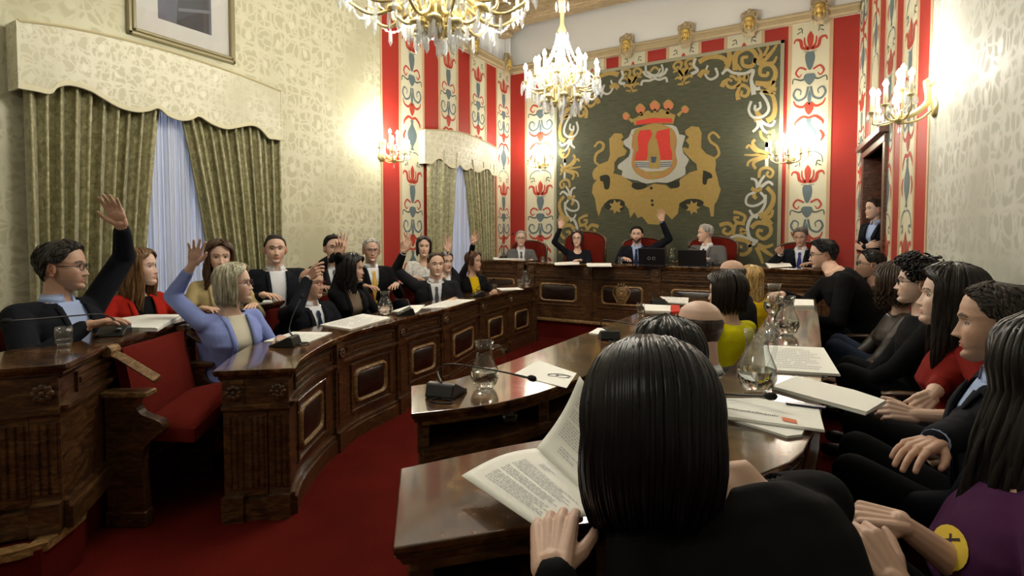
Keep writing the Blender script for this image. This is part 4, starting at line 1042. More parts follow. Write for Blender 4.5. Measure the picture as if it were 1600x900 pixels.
m.add([(xp, ya + L * .32, za), (xp, yb - L * .05, za), (xp, yb - L * .05, zc - .1), (xp, ya + L * .7, zc - .05), (xp, ya + L * .4, zc - .2)], [(0, 1, 2, 3, 4)], 1)
m.add([(xp + .001, ya + L * .36, za + .12), (xp + .001, yb - L * .02, za + .2), (xp + .001, yb - L * .02, za + .23), (xp + .001, ya + L * .36, za + .15)], [(0, 1, 2, 3)], 2)
m.build('photograph', [plain('photo_grey', (104, 108, 124), .5, var=(6, .3)), plain('photo_dark', (66, 68, 78), .5, var=(8, .3)), plain('photo_light', (128, 130, 142), .5)], r)
m = MB(); m.box((XL + .034, (y0 + y1) / 2, (z0 + z1) / 2), (.003, y1 - y0 - .1, z1 - z0 - .1)); m.build('glass', glass('window_glass'), r)
# ================================================================== LIGHT FITTINGS
BULB = emit('lit_bulb', (255, 248, 232), 60.0); CANDLE = plain('candle_sleeve', (236, 228, 196), .5)
CRY = thin_glass('crystal', (240, 244, 248), .05, 1.9, .35)
def prism_mesh(L=.07, r_=.011):
    m = MB(); n = 6
    m.lathe([(1e-5, 0), (r_ * .55, -.008), (r_ * .4, -.016), (r_ * .9, -.024), (r_, -L * .75), (1e-5, -L)], (0, 0, 0), n); return m
def bead_mesh():
    m = MB(); m.lathe([(1e-5, 0), (.012, -.006), (.016, -.014), (.010, -.024), (1e-5, -.03)], (0, 0, 0), 6); return m
def shared(o, parent, loc, rz=0):
    c = o.copy(); COL.objects.link(c); c.parent = parent; c.location = loc; c.rotation_euler = (0, 0, rz); return c
def candle(m_c, m_b, m_g, p, h=.13, s=1.0):
    p = V(p)
    m_c.lathe([(.014 * s, 0), (.013 * s, h)], p, 10)
    m_b.lathe([(.006, 0), (.017 * s, .014), (.02 * s, .03), (.012 * s, .05), (1e-5, .068)], p + V((0, 0, h)), 10)
    m_g.lathe([(.004, -.035), (.010, -.03), (.006, -.02), (.022, -.008), (.036 * s, 0), (.034 * s, .004), (.014, .004)], p, 12)
def sconce():
    r = thing('crystal_wall_sconce', 'x', 'wall lamp', (0, 0, 0), 0, 'crystal wall sconces')
    # local: wall plane at y=0, projects to -y
    g = MB(); g.lathe([(.07, 0), (.075, .01), (.05, .025), (1e-5, .03)], (0, 0, 0), 16, mat=Matrix.Rotation(R(90), 3, 'X'))
    g.tube(spline([(0, -.02, -.01), (0, -.10, -.08), (0, -.22, -.09), (0, -.30, .02)], 6), .009, 8); g.ell((0, -.22, -.06), (.035, .035, .05))
    g.tube(spline([(0, -.02, .16), (.0, -.06, .20), (0, -.05, .05), (0, -.13, -.03), (0, -.20, -.05)], 6), [.004, .012, .02] + [.014] * 22, 8, flat=1.6)
    g.build('wall_bracket', BRASS, r, smooth=True)
    cs_ = [(-.24, -.20, .06), (-.15, -.34, .02), (0, -.40, .0), (.15, -.34, .02), (.24, -.20, .06), (-.07, -.22, .14), (.07, -.22, .14)]
    pm = prism_mesh(.075, .010).build('crystal_drop', CRY, r); pm.location = (0, -.22, -.11)
    for c in cs_:
        a = MB(); cc, bb = MB(), MB()
        a.tube(spline([(0, -.22, -.06), (c[0] * .5, -.22 + (c[1] + .22) * .5, -.085), (c[0] * .95, c[1] * .98, c[2] - .09), (c[0], c[1], c[2] - .02)], 5), .007, 6)
        candle(cc, bb, a, c); arm = a.build('arm', BRASS, r, smooth=True)
        cc.build('candle', CANDLE, arm, smooth=True); bb.build('bulb', BULB, arm, smooth=True)
        for k in range(5):
            w = 2 * math.pi * k / 5 + .3; shared(pm, r, (c[0] + .034 * math.cos(w), c[1] + .034 * math.sin(w), c[2] - .002))
    for sx in (-1, 1):
        P = spline([(sx * .24, -.20, .05), (sx * .15, -.22, -.02), (sx * .05, -.24, .0), (0, -.24, .13)], 8)
        m = MB(); m.tube(P, [.008 if i % 2 else .003 for i in range(len(P))], 6); m.build('bead_string', CRY, r)
    return r
SCN = sconce()
sc_list = [(onX(596, 244, XL), R(90), 'Lit crystal sconce on the left wall at the edge of the red stripe'),
           (onY(852, 256, YF), 0, 'Lit crystal sconce on the front wall left of the tapestry'),
           (onY(1234, 248, YF), 0, 'Lit crystal sconce on the front wall right of the tapestry'),
           (onR(1462, 168), math.atan2(-RN.x, RN.y) + math.pi, 'Large lit crystal sconce on the right wall above the doorway side')]
for p, rz, lab in sc_list:
    place(SCN, p, rz, lab)
    dv = Matrix.Rotation(rz, 3, 'Z') @ V((0, -.26, .28))
    lamp('sconce_light', V(p) + dv, 17 if 'right wall' in lab else 26, rad=.12)
def chandelier(label, loc, rad, n1, n2, zc, tiers):
    r = thing('crystal_chandelier', label, 'chandelier', loc); L = V(loc)
    g = MB()
    g.lathe([(1e-5, -.10), (.03, -.08), (.05, -.04), (.03, .0), (.07, .06), (.09, .12), (.05, .18), (.025, .24), (.035, .32), (.06, .36), (.03, .42), (.02, .6), (.045, .66), (.02, .72), (.02, .9), (.05, .95), (.02, 1.0), (.015, zc - loc[2] - .02)], L, 14)
    g.lathe([(.06, zc - loc[2] - .06), (.09, zc - loc[2])], L, 14)
    g.build('stem', BRASS, r, smooth=True)
    pm = prism_mesh(.13, .014).build('crystal_drop', CRY, None); pm.parent = r; pm.location = (0, 0, -.10); nd = [1]
    bd = prism_mesh(.08, .012); bd = bd.build('crystal_bead', CRY, None); bd.parent = r; bd.location = (0, 0, .95); nb = [1]
    def drop(p, big=True, rz=0):
        if big and nd[0] < 99: shared(pm, r, p, rz); nd[0] += 1
        elif nb[0] < 99: shared(bd, r, p, rz); nb[0] += 1
    for (n, rr, zt_, sag, cand, a0) in tiers:
        for k in range(n):
            w = 2 * math.pi * (k + a0) / n; c, s = math.cos(w), math.sin(w)
            P = lambda q, z: L + V((q * c, q * s, z))
            a = MB(); cc, bb = MB(), MB()
            a.tube(spline([P(.06, zt_ + .08), P(rr * .35, zt_ - sag * .5), P(rr * .68, zt_ - sag), P(rr * .92, zt_ - sag * .6), P(rr, zt_ - .03)], 6), [.014] * 12 + [.011] * 13, 8)
            sp = [P(rr * (.55 + .10 * math.cos(q)) , zt_ - sag + .075 + .055 * math.sin(q)) for q in np.linspace(-1.2, 5.5, 14)]
            a.tube(sp, np.linspace(.012, .006, 14).tolist(), 6)
            lf_ = [P(rr * (.3 + .08 * q), zt_ - sag * .5 + .05 * math.sin(q * 2)) for q in np.linspace(0, 3, 8)]
            a.tube(lf_, [.004, .016, .022, .014, .018, .02, .012, .003], 6, flat=.4)
            p = P(rr, zt_)
            if cand: candle(cc, bb, a, p, .11)
            else: a.lathe([(.05, -.012), (.045, .01), (.015, .03), (1e-5, .035)], p, 12)
            arm = a.build('arm', BRASS, r, smooth=True)
            if cand: cc.build('candle', CANDLE, arm, smooth=True); bb.build('bulb', BULB, arm, smooth=True)
            for j in range(6 if cand else 3):
                q = w + 2 * math.pi * j / (6 if cand else 3); d = V((.036 * math.cos(q), .036 * math.sin(q), -.006 if cand else -.01)); drop(p - L + d, j % 2 == 0)
            drop(P(rr * .68, zt_ - sag - .008) - L, True)
    for (rr, z, n) in ((.06, .93, 8), (.055, .64, 8), (.08, .10, 8)):
        for k in range(n): w = 2 * math.pi * k / n; drop(V((rr * math.cos(w), rr * math.sin(w), z)), False)
    for k in range(n1):
        w0, w1 = 2 * math.pi * k / n1, 2 * math.pi * (k + 1) / n1
        P = []
        for i in range(29):
            q = i / 28; w = w0 + (w1 - w0) * q; rr = rad * .96; P.append(L + V((rr * math.cos(w), rr * math.sin(w), tiers[0][2] - .03 - .09 * math.sin(math.pi * q))))
        m = MB(); m.tube(P, [.010 if i % 3 else .0025 for i in range(29)], 6); m.build('bead_garland', CRY, r)
    for k in range(n1):
        w = 2 * math.pi * k / n1
        P = []
        for i in range(41):
            q = i / 40; rr = .05 + (rad * .9 - .05) * (q ** 1.4); P.append(L + V((rr * math.cos(w), rr * math.sin(w), .62 - (.62 - tiers[0][2] - .02) * q - .05 * math.sin(math.pi * q))))
        m = MB(); m.tube(P, [.010 if i % 3 else .0025 for i in range(41)], 6); m.build('bead_garland', CRY, r)
    return r
cn = at(684, 60, 3.54); cf = at(878, 130, 5.2)
chandelier('Gilt chandelier cut by the top edge of the photo, crystal drops seen from below', (cn.x, cn.y, 2.80), .60, 12, 6, HC, [(12, .60, .22, .16, True, 0), (6, .28, .10, .10, False, .5), (6, .14, -.02, .02, False, 0), (6, .34, .45, .10, True, .5)])
chandelier('Smaller brightly lit crystal chandelier hanging before the left part of the tapestry', (cf.x, cf.y, 2.72), .36, 10, 6, HC, [(10, .35, .17, .07, True, 0), (8, .22, .27, .07, True, .5), (6, .16, .02, .04, False, 0)])
lamp('chandelier_light', (cn.x, cn.y, 3.28), 150, rad=.35); lamp('chandelier_light', (cf.x, cf.y, 3.2), 85, rad=.25)
lamp('chandelier_light', (cn.x, -1.6, 3.3), 40, rad=.35)  # added fill lamp behind the camera; no chandelier hangs here
# ================================================================== PEOPLE
def interp(x, tab): xs, ys = zip(*tab); return np.interp(x, xs, ys)
TB = [(0, 0), (.012, .022), (.03, .036), (.08, .060), (.16, .079), (.28, .089), (.40, .092), (.47, .087), (.55, .087), (.66, .089), (.72, .090), (.78, .090), (.84, .0865), (.90, .089), (.95, .085), (1, .068)]
TA = [(0, 0), (.012, .022), (.03, .034), (.08, .052), (.16, .066), (.28, .075), (.40, .078), (.5, .077), (.6, .074), (.7, .069), (.8, .061), (.9, .050), (1, .036)]
TC = [(0, 0), (.012, .022), (.03, .038), (.08, .062), (.16, .082), (.28, .096), (.40, .101), (.5, .099), (.6, .091), (.7, .078), (.8, .066), (.9, .056), (1, .048)]
def head_base(t, th, w=1.0):
    zf = .122 - .240 * t; zb = .122 - .200 * t
    c, s = np.cos(th), np.sin(th); k = (1 + c) / 2
    z = zb + (zf - zb) * k
    a = interp(t, TA) * w; b = interp(t, TB); cc = interp(t, TC)
    pw = .88
    x = a * np.sign(s) * np.abs(s) ** .95
    y = np.where(c > 0, b * np.abs(c) ** pw, -cc * np.abs(c) ** .95)
    return x, y, z
def gs(x, z, x0, z0, sx, sz): return np.exp(-((x - x0) / sx) ** 2 - ((z - z0) / sz) ** 2)
def make_head(skin, browc, w=1.0, nose=1.0, stubble=0.0, beard=None, NR=58, NS=76, woman=False, lips=None):
    ts = np.concatenate([[0], np.linspace(.012, .30, 12), np.linspace(.32, 1.0, NR - 13)])
    u_ = np.linspace(-1, 1, NS + 1)[:-1]; ths = math.pi * (np.abs(u_) ** 1.45) * np.sign(u_)
    T_, H_ = np.meshgrid(ts, ths, indexing='ij')
    x, y, z = head_base(T_, H_, w)
    fr = np.clip(np.cos(H_), 0, 1) ** .5
    d = .004 * gs(x, z, 0, .027, .045, .009) * (0.5 if woman else 1)
    d += .006 * (gs(x, z, .046, -.028, .02, .018) + gs(x, z, -.046, -.028, .02, .018))
    for sx in (-1, 1):
        d -= .012 * gs(x, z, sx * .030, .006, .016, .012)
        d += .0075 * nose * gs(x, z, sx * .0115, -.037, .0062, .0065)
    nz = np.clip((.016 - z) / .052, 0, 1); nh = (.003 + .021 * nz ** 1.1) * nose * np.clip((z + .0465) / .0085, 0, 1) * np.clip((.026 - z) / .012, 0, 1)
    d += nh * np.exp(-(x / (.0068 + .0045 * nz)) ** 2)
    d += .0045 * gs(x, z, 0, -.0585, .019, .0042) + .0055 * gs(x, z, 0, -.0695, .016, .0048) - .0035 * gs(x, z, 0, -.064, .022, .0016)
    d -= .004 * gs(x, z, 0, -.081, .022, .006); d += .005 * gs(x, z, 0, -.100, .02, .012)
    y = y + d * fr
    col = np.ones(x.shape + (3,)) * np.array(skin)
    def tint(mask, c): 
        mk = (np.clip(mask, 0, 1) * (y > 0))[..., None]; col[:] = col * (1 - mk) + np.array(c) * mk
    sk = np.array(skin)
    tint(.35 * (gs(x, z, .045, -.03, .02, .02) + gs(x, z, -.045, -.03, .02, .02)) + .3 * gs(x, z, 0, -.035, .012, .01), sk * np.array([1.0, .72, .66]))
    if stubble:
        mk = np.clip((-z - .045) / .02, 0, 1) * stubble + stubble * gs(x, z, 0, -.05, .03, .006)
        tint(mk, sk * .45)
    if beard is not None:
        mk = np.clip((-z - .040 - .03 * np.clip((.05 - np.abs(x)) / .05, 0, 1)) / .012, 0, 1) + gs(x, z, 0, -.052, .028, .0045)
        tint(mk, beard)
    lp = lips if lips is not None else sk * np.array([.86, .50, .46])
    m_ = 1.0 * ((np.abs(x) < .024 - .5 * np.abs(z + .064)) & (z < -.0545) & (z > -.0755)); tint(m_ * .85, lp)
    tint(.8 * ((np.abs(x) < .023) & (np.abs(z + .0638) < .0016)), sk * .3)
    for sx in (-1, 1):
        xx = x * sx; bz = .027 + .004 * np.sin((xx - .012) / .036 * math.pi)
        tint(.9 * ((xx > .011) & (xx < .050) & (np.abs(z - bz) < (.0032 if woman else .0045))), browc)
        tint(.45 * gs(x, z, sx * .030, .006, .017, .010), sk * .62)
        tint(.8 * gs(x, z, sx * .007, -.043, .004, .003), sk * .35)
    vs = [tuple(p) for p in np.stack([x, y, z], -1).reshape(-1, 3)]; cs = [tuple(c) for c in col.reshape(-1, 3)]
    n = NS; fs = []
    for i in range(len(ts) - 1):
        for j in range(n): fs.append((i * n + j, i * n + (j + 1) % n, (i + 1) * n + (j + 1) % n, (i + 1) * n + j))
    last = (len(ts) - 1) * n
    for k, (sc_, dz) in enumerate(((.7, .004), (.3, .012))):
        b = len(vs)
        for j in range(n):
            p = vs[last + j]; vs.append((p[0] * sc_, p[1] * sc_ + .01 * (1 - sc_), p[2] + dz)); cs.append(tuple(skin))
        p0 = last if k == 0 else b - n
        for j in range(n): fs.append((p0 + j, p0 + (j + 1) % n, b + (j + 1) % n, b + j))
    fs.append(tuple(range(len(vs) - n, len(vs))))
    e = MB()
    def addm(mb, c):
        b = len(vs); vs.extend(mb.v); fs.extend([tuple(b + i for i in f) for f in mb.f]); cs.extend([c] * len(mb.v))
    for sx in (-1, 1):
        yb = float(head_base(np.array(.483), np.array(sx * .36), w)[1])
        ec = V((sx * .030, yb - .0158, .006)); e = MB(); e.ell(ec, (.0125, .0125, .0115), 14, 10); addm(e, (.62, .58, .54))
        e = MB(); e.ell(ec + V((0, .0098, -.0006)), (.0062, .0040, .0062), 10, 6); addm(e, (.05, .03, .02))
        e = MB(); P = [ec + V((sx * q * .0145, .0118 - 5.5 * (q * .0145) ** 2 * 5, .0052 * (1 - q * q) + .0008)) for q in np.linspace(-1, 1, 9)]
        e.tube(P, [.0012, .0022, .0026, .0028, .0028, .0028, .0026, .0022, .0012], 5); addm(e, tuple(sk * (.22 if woman else .45)))
        # ear
        e = MB(); Mx = Matrix.Rotation(sx * R(-18), 3, 'Z') @ Matrix.Rotation(R(-8), 3, 'X')
        c = V((sx * .078 * w, -.008, -.008)); e.ell(c, (.009, .018, .031), 12, 8, 0, Mx); addm(e, tuple(sk * np.array([.98, .84, .80])))
        e = MB(); P = [c + Mx @ V((sx * .009, .014 * math.cos(q) + .001, .025 * math.sin(q) + .003)) for q in np.linspace(-.9, 3.9, 14)]
        e.tube(P, .0042, 6); e.ell(c + Mx @ V((sx * .004, .003, -.026)), (.007, .009, .009), 8, 6); addm(e, tuple(sk * np.array([1.0, .82, .76])))
        e = MB(); e.ell(c + Mx @ V((sx * .0075, .003, .002)), (.003, .008, .013), 8, 6); addm(e, tuple(sk * np.array([.62, .42, .36])))
    return vs, fs, cs
t = NT('skin'); at_ = t.n('ShaderNodeAttribute', attribute_name='Col'); t.l(at_.outputs['Color'], t.b.inputs['Base Color'])
t.b.inputs['Roughness'].default_value = .5; t.b.inputs['Subsurface Weight'].default_value = .08; t.b.inputs['Subsurface Radius'].default_value = (.01, .004, .002)
nn_ = t.n('ShaderNodeTexNoise', _Scale=220.0, _Detail=3.0); t.l(t.obj(), nn_.inputs['Vector']); t.bump(nn_.outputs['Fac'], .0006, .35); SKIN = t.m
def remesh(mb, vox, sm=3, fac=.5):
    me = bpy.data.meshes.new('t'); me.from_pydata([tuple(v) for v in mb.v], [], mb.f)
    bm = bmesh.new(); bm.from_mesh(me); bmesh.ops.recalc_face_normals(bm, faces=bm.faces); bm.to_mesh(me); bm.free()
    o = link(bpy.data.objects.new('t', me)); r = o.modifiers.new('r', 'REMESH'); r.mode = 'VOXEL'; r.voxel_size = vox
    if sm: s_ = o.modifiers.new('s', 'SMOOTH'); s_.iterations = sm; s_.factor = fac
    dg = bpy.context.evaluated_depsgraph_get(); ev = o.evaluated_get(dg); m2 = ev.to_mesh()
    n = len(m2.vertices); vs = np.empty(n * 3); m2.vertices.foreach_get('co', vs); vs = vs.reshape(-1, 3).copy()
    k = len(m2.polygons); lt = np.empty(k, dtype=np.int32); m2.polygons.foreach_get('loop_total', lt)
    li = np.empty(len(m2.loops), dtype=np.int32); m2.loops.foreach_get('vertex_index', li)
    ev.to_mesh_clear(); bpy.data.objects.remove(o); bpy.data.meshes.remove(me)
    if (lt == 4).all(): fs = li.reshape(-1, 4)
    else:
        fs = []; i = 0
        for c in lt: fs.append(li[i:i + c]); i += c
        fs = np.array([f if len(f) == 4 else [f[0], f[1], f[2], f[2]] for f in fs])
    return vs, fs
def rawobj(name, vs, fs, mats, parent, smooth=True, cols=None, mi=None):
    off = np.array(ORG[parent.name]) if parent is not None else np.zeros(3)
    me = bpy.data.meshes.new(name); me.from_pydata((np.asarray(vs) - off).tolist(), [], fs.tolist() if isinstance(fs, np.ndarray) else fs)
    for m in (mats if isinstance(mats, list) else [mats]): me.materials.append(m)
    if smooth: me.polygons.foreach_set('use_smooth', [True] * len(me.polygons))
    if cols is not None:
        ca = me.color_attributes.new('Col', 'FLOAT_COLOR', 'POINT'); c4 = np.ones((len(cols), 4)); c4[:, :3] = cols; ca.data.foreach_set('color', c4.ravel())
    me.update(); o = link(bpy.data.objects.new(name, me)); o.parent = parent; ORG[o.name] = V(off)
    return o
def capsule(m, a, b, ra, rb, n=12):
    a, b = V(a), V(b); d = b - a; L = d.length
    if L < 1e-5: m.ell(a, (ra, ra, ra), n, 8); return
    d.normalize(); pts = []; rs = []
    for q in (-1, -.8, -.5, 0): pts.append(a + d * ra * q); rs.append(max(1e-4, ra * math.sqrt(1 - q * q)))
    for q in (0, .5, .8, 1): pts.append(b + d * rb * q); rs.append(max(1e-4, rb * math.sqrt(1 - q * q)))
    m.tube(pts, rs, n)
def hand(m, w, d, nrm, th, curl=.3, spread=.12, s=1.0, fingers=None, thumb=.5):
    """w wrist, d towards the fingers, nrm out of the palm, th towards the thumb"""
    w = V(w); d = V(d).normalized(); nrm = V(nrm); nrm = (nrm - d * nrm.dot(d)).normalized(); th = V(th); sd = d.cross(nrm)
    if sd.dot(th) < 0: sd = -sd
    P = lambda a, b, c: w + (d * a + sd * b + nrm * c) * s
    offs = [.030, .010, -.010, -.029]; base = [.092, .095, .091, .083]; ln = [.073, .081, .075, .058]
    fingers = fingers or [curl] * 4
    for k in range(4):
        capsule(m, P(.004, offs[k] * .55, 0), P(base[k], offs[k], -.002), .0165 * s, .0115 * s, 10)
        p = V((base[k], offs[k], -.002)); sp = spread * (1.3 - .9 * k)
        ang = 0; r0 = .0098 - (.0012 if k == 3 else 0)
        for j, (q, f_) in enumerate(((.46, .9), (.30, 1.1), (.24, .8))):
            ang += fingers[k] * f_
            dd = V((math.cos(ang) * math.cos(sp), math.sin(sp) * max(0, math.cos(ang)), math.sin(ang)))
            p2 = p + dd * ln[k] * q; capsule(m, P(*p), P(*p2), (r0 - .0008 * j) * s, (r0 - .0008 * (j + 1)) * s, 8); p = p2
    m.ell(P(.05, -.002, .004), tuple(V((.038, .038, .014)) * s), 10, 8, 0, Matrix((d, sd, nrm)).transposed())
    a, b = P(.018, .018, .006), P(.048, .044, .010 + .012 * (1 - thumb)); capsule(m, a, b, .016 * s, .0125 * s, 8)
    c = P(.078, .050 + .012 * thumb, .014 + .02 * (1 - thumb)); capsule(m, b, c, .0115 * s, .0098 * s, 8); capsule(m, c, P(.100, .050 + .018 * thumb, .020 + .02 * (1 - thumb)), .0098 * s, .0075 * s, 8)
MEN = [(-.14, .10, .09, 0), (-.05, .165, .125, 0), (.1, .165, .125, 0), (.3, .155, .12, .0), (.5, .165, .122, .008), (.7, .182, .122, .008), (.84, .178, .108, 0), (.94, .125, .085, -.006), (1.0, .075, .068, -.004), (1.06, .060, .062, 0)]
WOM = [(-.14, .10, .09, 0), (-.05, .165, .12, 0), (.1, .155, .115, 0), (.3, .125, .098, .0), (.5, .135, .105, .008), (.66, .150, .128, .022), (.8, .155, .105, .008), (.9, .135, .080, -.002), (.97, .07, .058, 0), (1.05, .048, .050, 0)]
class Torso:
    def __init__(s, H, N, Rr, rings, k=1.0):
        s.H = V(H); s.U = V(N) - s.H; s.L = s.U.length; s.U.normalize()
        s.R = V(Rr); s.R = (s.R - s.U * s.R.dot(s.U)).normalized(); s.F = s.U.cross(s.R)
        s.rings = rings; s.k = k
    def prof(s, h):
        hs = [r[0] for r in s.rings]
        return [np.interp(h, hs, [r[i] for r in s.rings]) for i in (1, 2, 3)]
    def loft(s, m, inf, n=28, hmax=9):
        vs = []; fs = []; R_ = [r for r in s.rings if r[0] <= hmax]
        hs = []
        for a, b in zip(R_[:-1], R_[1:]): hs += [a[0], (a[0] + b[0]) / 2]
        hs.append(R_[-1][0])
        for h in hs:
            hw, hd, yo = s.prof(h); hw = hw * s.k + inf; hd = hd * s.k + inf
            for j in range(n):
                w = 2 * math.pi * j / n; c, q = math.cos(w), math.sin(w)
                x = hw * math.copysign(abs(c) ** .8, c); y = hd * math.copysign(abs(q) ** .8, q) + yo
                vs.append(s.H + s.U * (h * s.L) + s.R * x + s.F * y)
        for i in range(len(hs) - 1):
            for j in range(n): fs.append((i * n + j, i * n + (j + 1) % n, (i + 1) * n + (j + 1) % n, (i + 1) * n + j))
        fs += [tuple(range(n - 1, -1, -1)), tuple(range((len(hs) - 1) * n, len(hs) * n))]
        m.add(vs, fs)
    def surf(s, x, h, inf):
        hw, hd, yo = s.prof(h); hw = hw * s.k + inf; hd = hd * s.k + inf
        q = max(0, 1 - min(1, abs(x) / hw) ** 2.5) ** .4
        return s.H + s.U * (h * s.L) + s.R * x + s.F * (hd * q + yo)
    def loc(s, vs):
        d = np.asarray(vs) - np.array(s.H)
        return d @ np.array(s.R), d @ np.array(s.F), d @ np.array(s.U) / s.L
def cloth(name, col, rough=.85, sheen=.0):
    col = col if max(col) > 60 else tuple(c * .72 for c in col)
    return plain('cloth_' + name, col, rough, spec=.15, sheen=sheen, bump=(240, .0006), var=(12, .10))
def hairmat(name, col, rough=.42):
    if name in MC: return MC[name]
    t = NT(name); n1 = t.n('ShaderNodeTexNoise', _Scale=90.0, _Detail=3.0); t.l(t.obj((1, 1, .12)), n1.inputs['Vector'])
    c = np.array(col, float); t.l(t.ramp(n1.outputs['Fac'], [(.3, tuple(c * .7)), (.7, tuple(np.minimum(255, c * 1.35 + 4)))]), t.b.inputs['Base Color'])
    t.b.inputs['Roughness'].default_value = rough; t.b.inputs['Anisotropic'].default_value = .4; t.b.inputs['Specular IOR Level'].default_value = .3; t.bump(n1.outputs['Fac'], .001, .5); MC[name] = t.m; return t.m
TL = [(0, .13), (.5, .15), (.9, .21), (1.15, .34), (1.35, .45), (1.55, .44), (1.8, .42), (2.0, .62), (2.4, .80), (3.15, .86)]
def hair(hp, style, rnd, down, w=1.0):
    """hair geometry in head coordinates; hp dict(L, vol, n, wave, freq, part, recede)"""
    m = MB(); vol = hp.get('vol', .014); rec = hp.get('recede', 0.0)
    def tl(th): return float(interp(abs(th), TL)) - rec * max(0, 1 - abs(th) / 1.2)
    # cap
    NS, NR = 48, 22; vs = []; fs = []
    fringe = style == 'fringe'
    for j in range(NS):
        th = -math.pi + 2 * math.pi * j / NS
        t1 = tl(th); t0 = 0.0
        if fringe: t0 = .30 if abs(th) > 1.0 else .4; t1 = max(t1, t0 + .01)
        for i in range(NR + 1):
            q = i / NR; t_ = t0 + (t1 - t0) * q
            x, y, z = [float(v) for v in head_base(np.array(t_), np.array(th), w)]
            p = V((x, y, z)); nr = (p - V((0, -.01, .0))).normalized()
            e = min(1, (1 - q) * 7) ** .6 * (min(1, q * 6) ** .6 if fringe else 1)
            k = vol * e * (.9 + .35 * noise.noise(V((x, y, z)) * 35)) - .0015 * (1 - e)
            if hp.get('quiff') and abs(th) < 1.0 and t_ < .2: k += .012 * (1 - abs(th))
            vs.append(p + nr * k)
    for j in range(NS):
        for i in range(NR): a = j * (NR + 1) + i; b = ((j + 1) % NS) * (NR + 1) + i; fs.append((a, b, b + 1, a + 1))
    m.add(vs, fs)
    if style in ('short', 'fringe', 'crop'):
        n = int(hp.get('n', 170) * 2.2); Ls = hp.get('L', .045)
        for _ in range(n):
            th = rnd.uniform(-math.pi, math.pi); tt = rnd.random() ** .7 * tl(th)
            if fringe: tt = rnd.uniform(.32, max(.33, tl(th)))
            if fringe and abs(th) < 1.2: continue
            pts = []; tw = rnd.uniform(-.25, .25); dth = (.9 if abs(th) < 1.3 else .25) * (1 if th > hp.get('part', .3) else -1)
            for q in np.linspace(0, 1, 5):
                a = th + dth * q * Ls / .06 * .4 + tw * q * .3; b = tt + q * Ls * (3.0 if abs(th) > 1.4 else 1.0) - (.0 if abs(th) > .8 else q * Ls * 2.4)
                b = min(max(b, .004), tl(a) + .03)
                x, y, z = [float(v) for v in head_base(np.array(b), np.array(a), w)]; p = V((x, y, z)); nr = (p - V((0, -.01, 0))).normalized()
                pts.append(p + nr * (vol * (.86 + .20 * math.sin(q * 3)) + rnd.uniform(-.001, .0015)))
            m.tube(pts, [.002, .0042, .0042, .003, .0006], 5, flat=.5)
    elif style == 'curly':
        n = hp.get('n', 260); Ls = hp.get('L', .05)
        for _ in range(n):
            th = rnd.uniform(-math.pi, math.pi); tt = rnd.random() ** .6 * (tl(th) + .02)
            x, y, z = [float(v) for v in head_base(np.array(max(tt, .01)), np.array(th), w)]; p = V((x, y, z)); nr = (p - V((0, -.01, 0))).normalized()
            r_ = rnd.uniform(.010, .017); c = p + nr * (vol * rnd.uniform(.6, 1.3)); o1 = nr.orthogonal().normalized(); o2 = nr.cross(o1); ph = rnd.uniform(0, 6)
            m.tube([c + nr * (q * .004) + (o1 * math.cos(ph + q * 1.1) + o2 * math.sin(ph + q * 1.1)) * r_ for q in range(6)], [.002, .005, .006, .006, .005, .002], 5)
    else:
        n = hp.get('n', 150); Ls = hp.get('L', .3); wav = hp.get('wave', .004); fq = hp.get('freq', 9); part = hp.get('part', 0.0); rr = hp.get('r', .012); face = hp.get('face', 1.12)
        flare = hp.get('flare', .0); inw = hp.get('inward', 0.0)
        for k in range(n):
            th = -math.pi + 2 * math.pi * ((k + rnd.random()) / n)
            sgn = 1 if th >= 0 else -1; the = th
            if abs(th) < face: the = sgn * (face + rnd.uniform(0, .25))
            layer_ = rnd.random(); off = vol * (.55 + .6 * layer_)
            t0 = rnd.uniform(.0, .10) if abs(th) > .9 or layer_ > .2 else .02
            te = .56; pts = []; ph = rnd.uniform(0, 6.28); Lk = Ls * rnd.uniform(.88, 1.04)
            for q in np.linspace(0, 1, 8):
                b = t0 + (te - t0) * q
                if abs(th) < face: a = (th * (1 - q) + the * q) if q < 1 else the; a = sgn * max(abs(th), abs(the) * min(1, q * 2.1)); a = a if abs(a) > .0 else .01
                else: a = th
                x, y, z = [float(v) for v in head_base(np.array(max(.005, b)), np.array(a), w)]; x += part * (1 - q) ** 2
                p = V((x, y, z)); nr = (p - V((0, -.01, .01))).normalized(); pts.append(p + nr * off)
            p = pts[-1].copy(); out = V((p.x, p.y + .01, 0)).normalized(); dd = down
            N2 = max(4, int(Lk / .028)); pr = pts[-1]
            for i in range(1, N2 + 1):
                q = i / N2; s_ = Lk * q
                lat = out * (flare * math.sin(q * 1.6) - inw * q * q * q)
                wv_ = V((math.sin(ph + s_ * fq * 6.28), math.cos(ph * 1.3 + s_ * fq * 5.1), 0)) * wav * min(1, q * 3)
                pts.append(p + dd * s_ + lat + wv_ + out * hp.get('back', 0) * q)
            R_ = rr * rnd.uniform(.8, 1.2); nn2 = len(pts)
            rad = [R_ * .5] + [R_ * .9] * 3 + [R_] * (nn2 - 8) + [R_ * .85, R_ * .65, R_ * .4, R_ * .08]
            m.tube(pts, rad[:nn2], 5, flat=.6)
        if hp.get('bangs'):
            for k in range(hp['bangs']):
                th = rnd.uniform(-.95, .95); pts = []
                for q in np.linspace(0, 1, 6):
                    x, y, z = [float(v) for v in head_base(np.array(.03 + .27 * q), np.array(th * (.4 + .6 * q)), w)]; p = V((x, y, z)); pts.append(p + (p - V((0, -.01, 0))).normalized() * vol * .8)
                m.tube(pts, [.006, .009, .009, .008, .006, .001], 5, flat=.5)
    return m
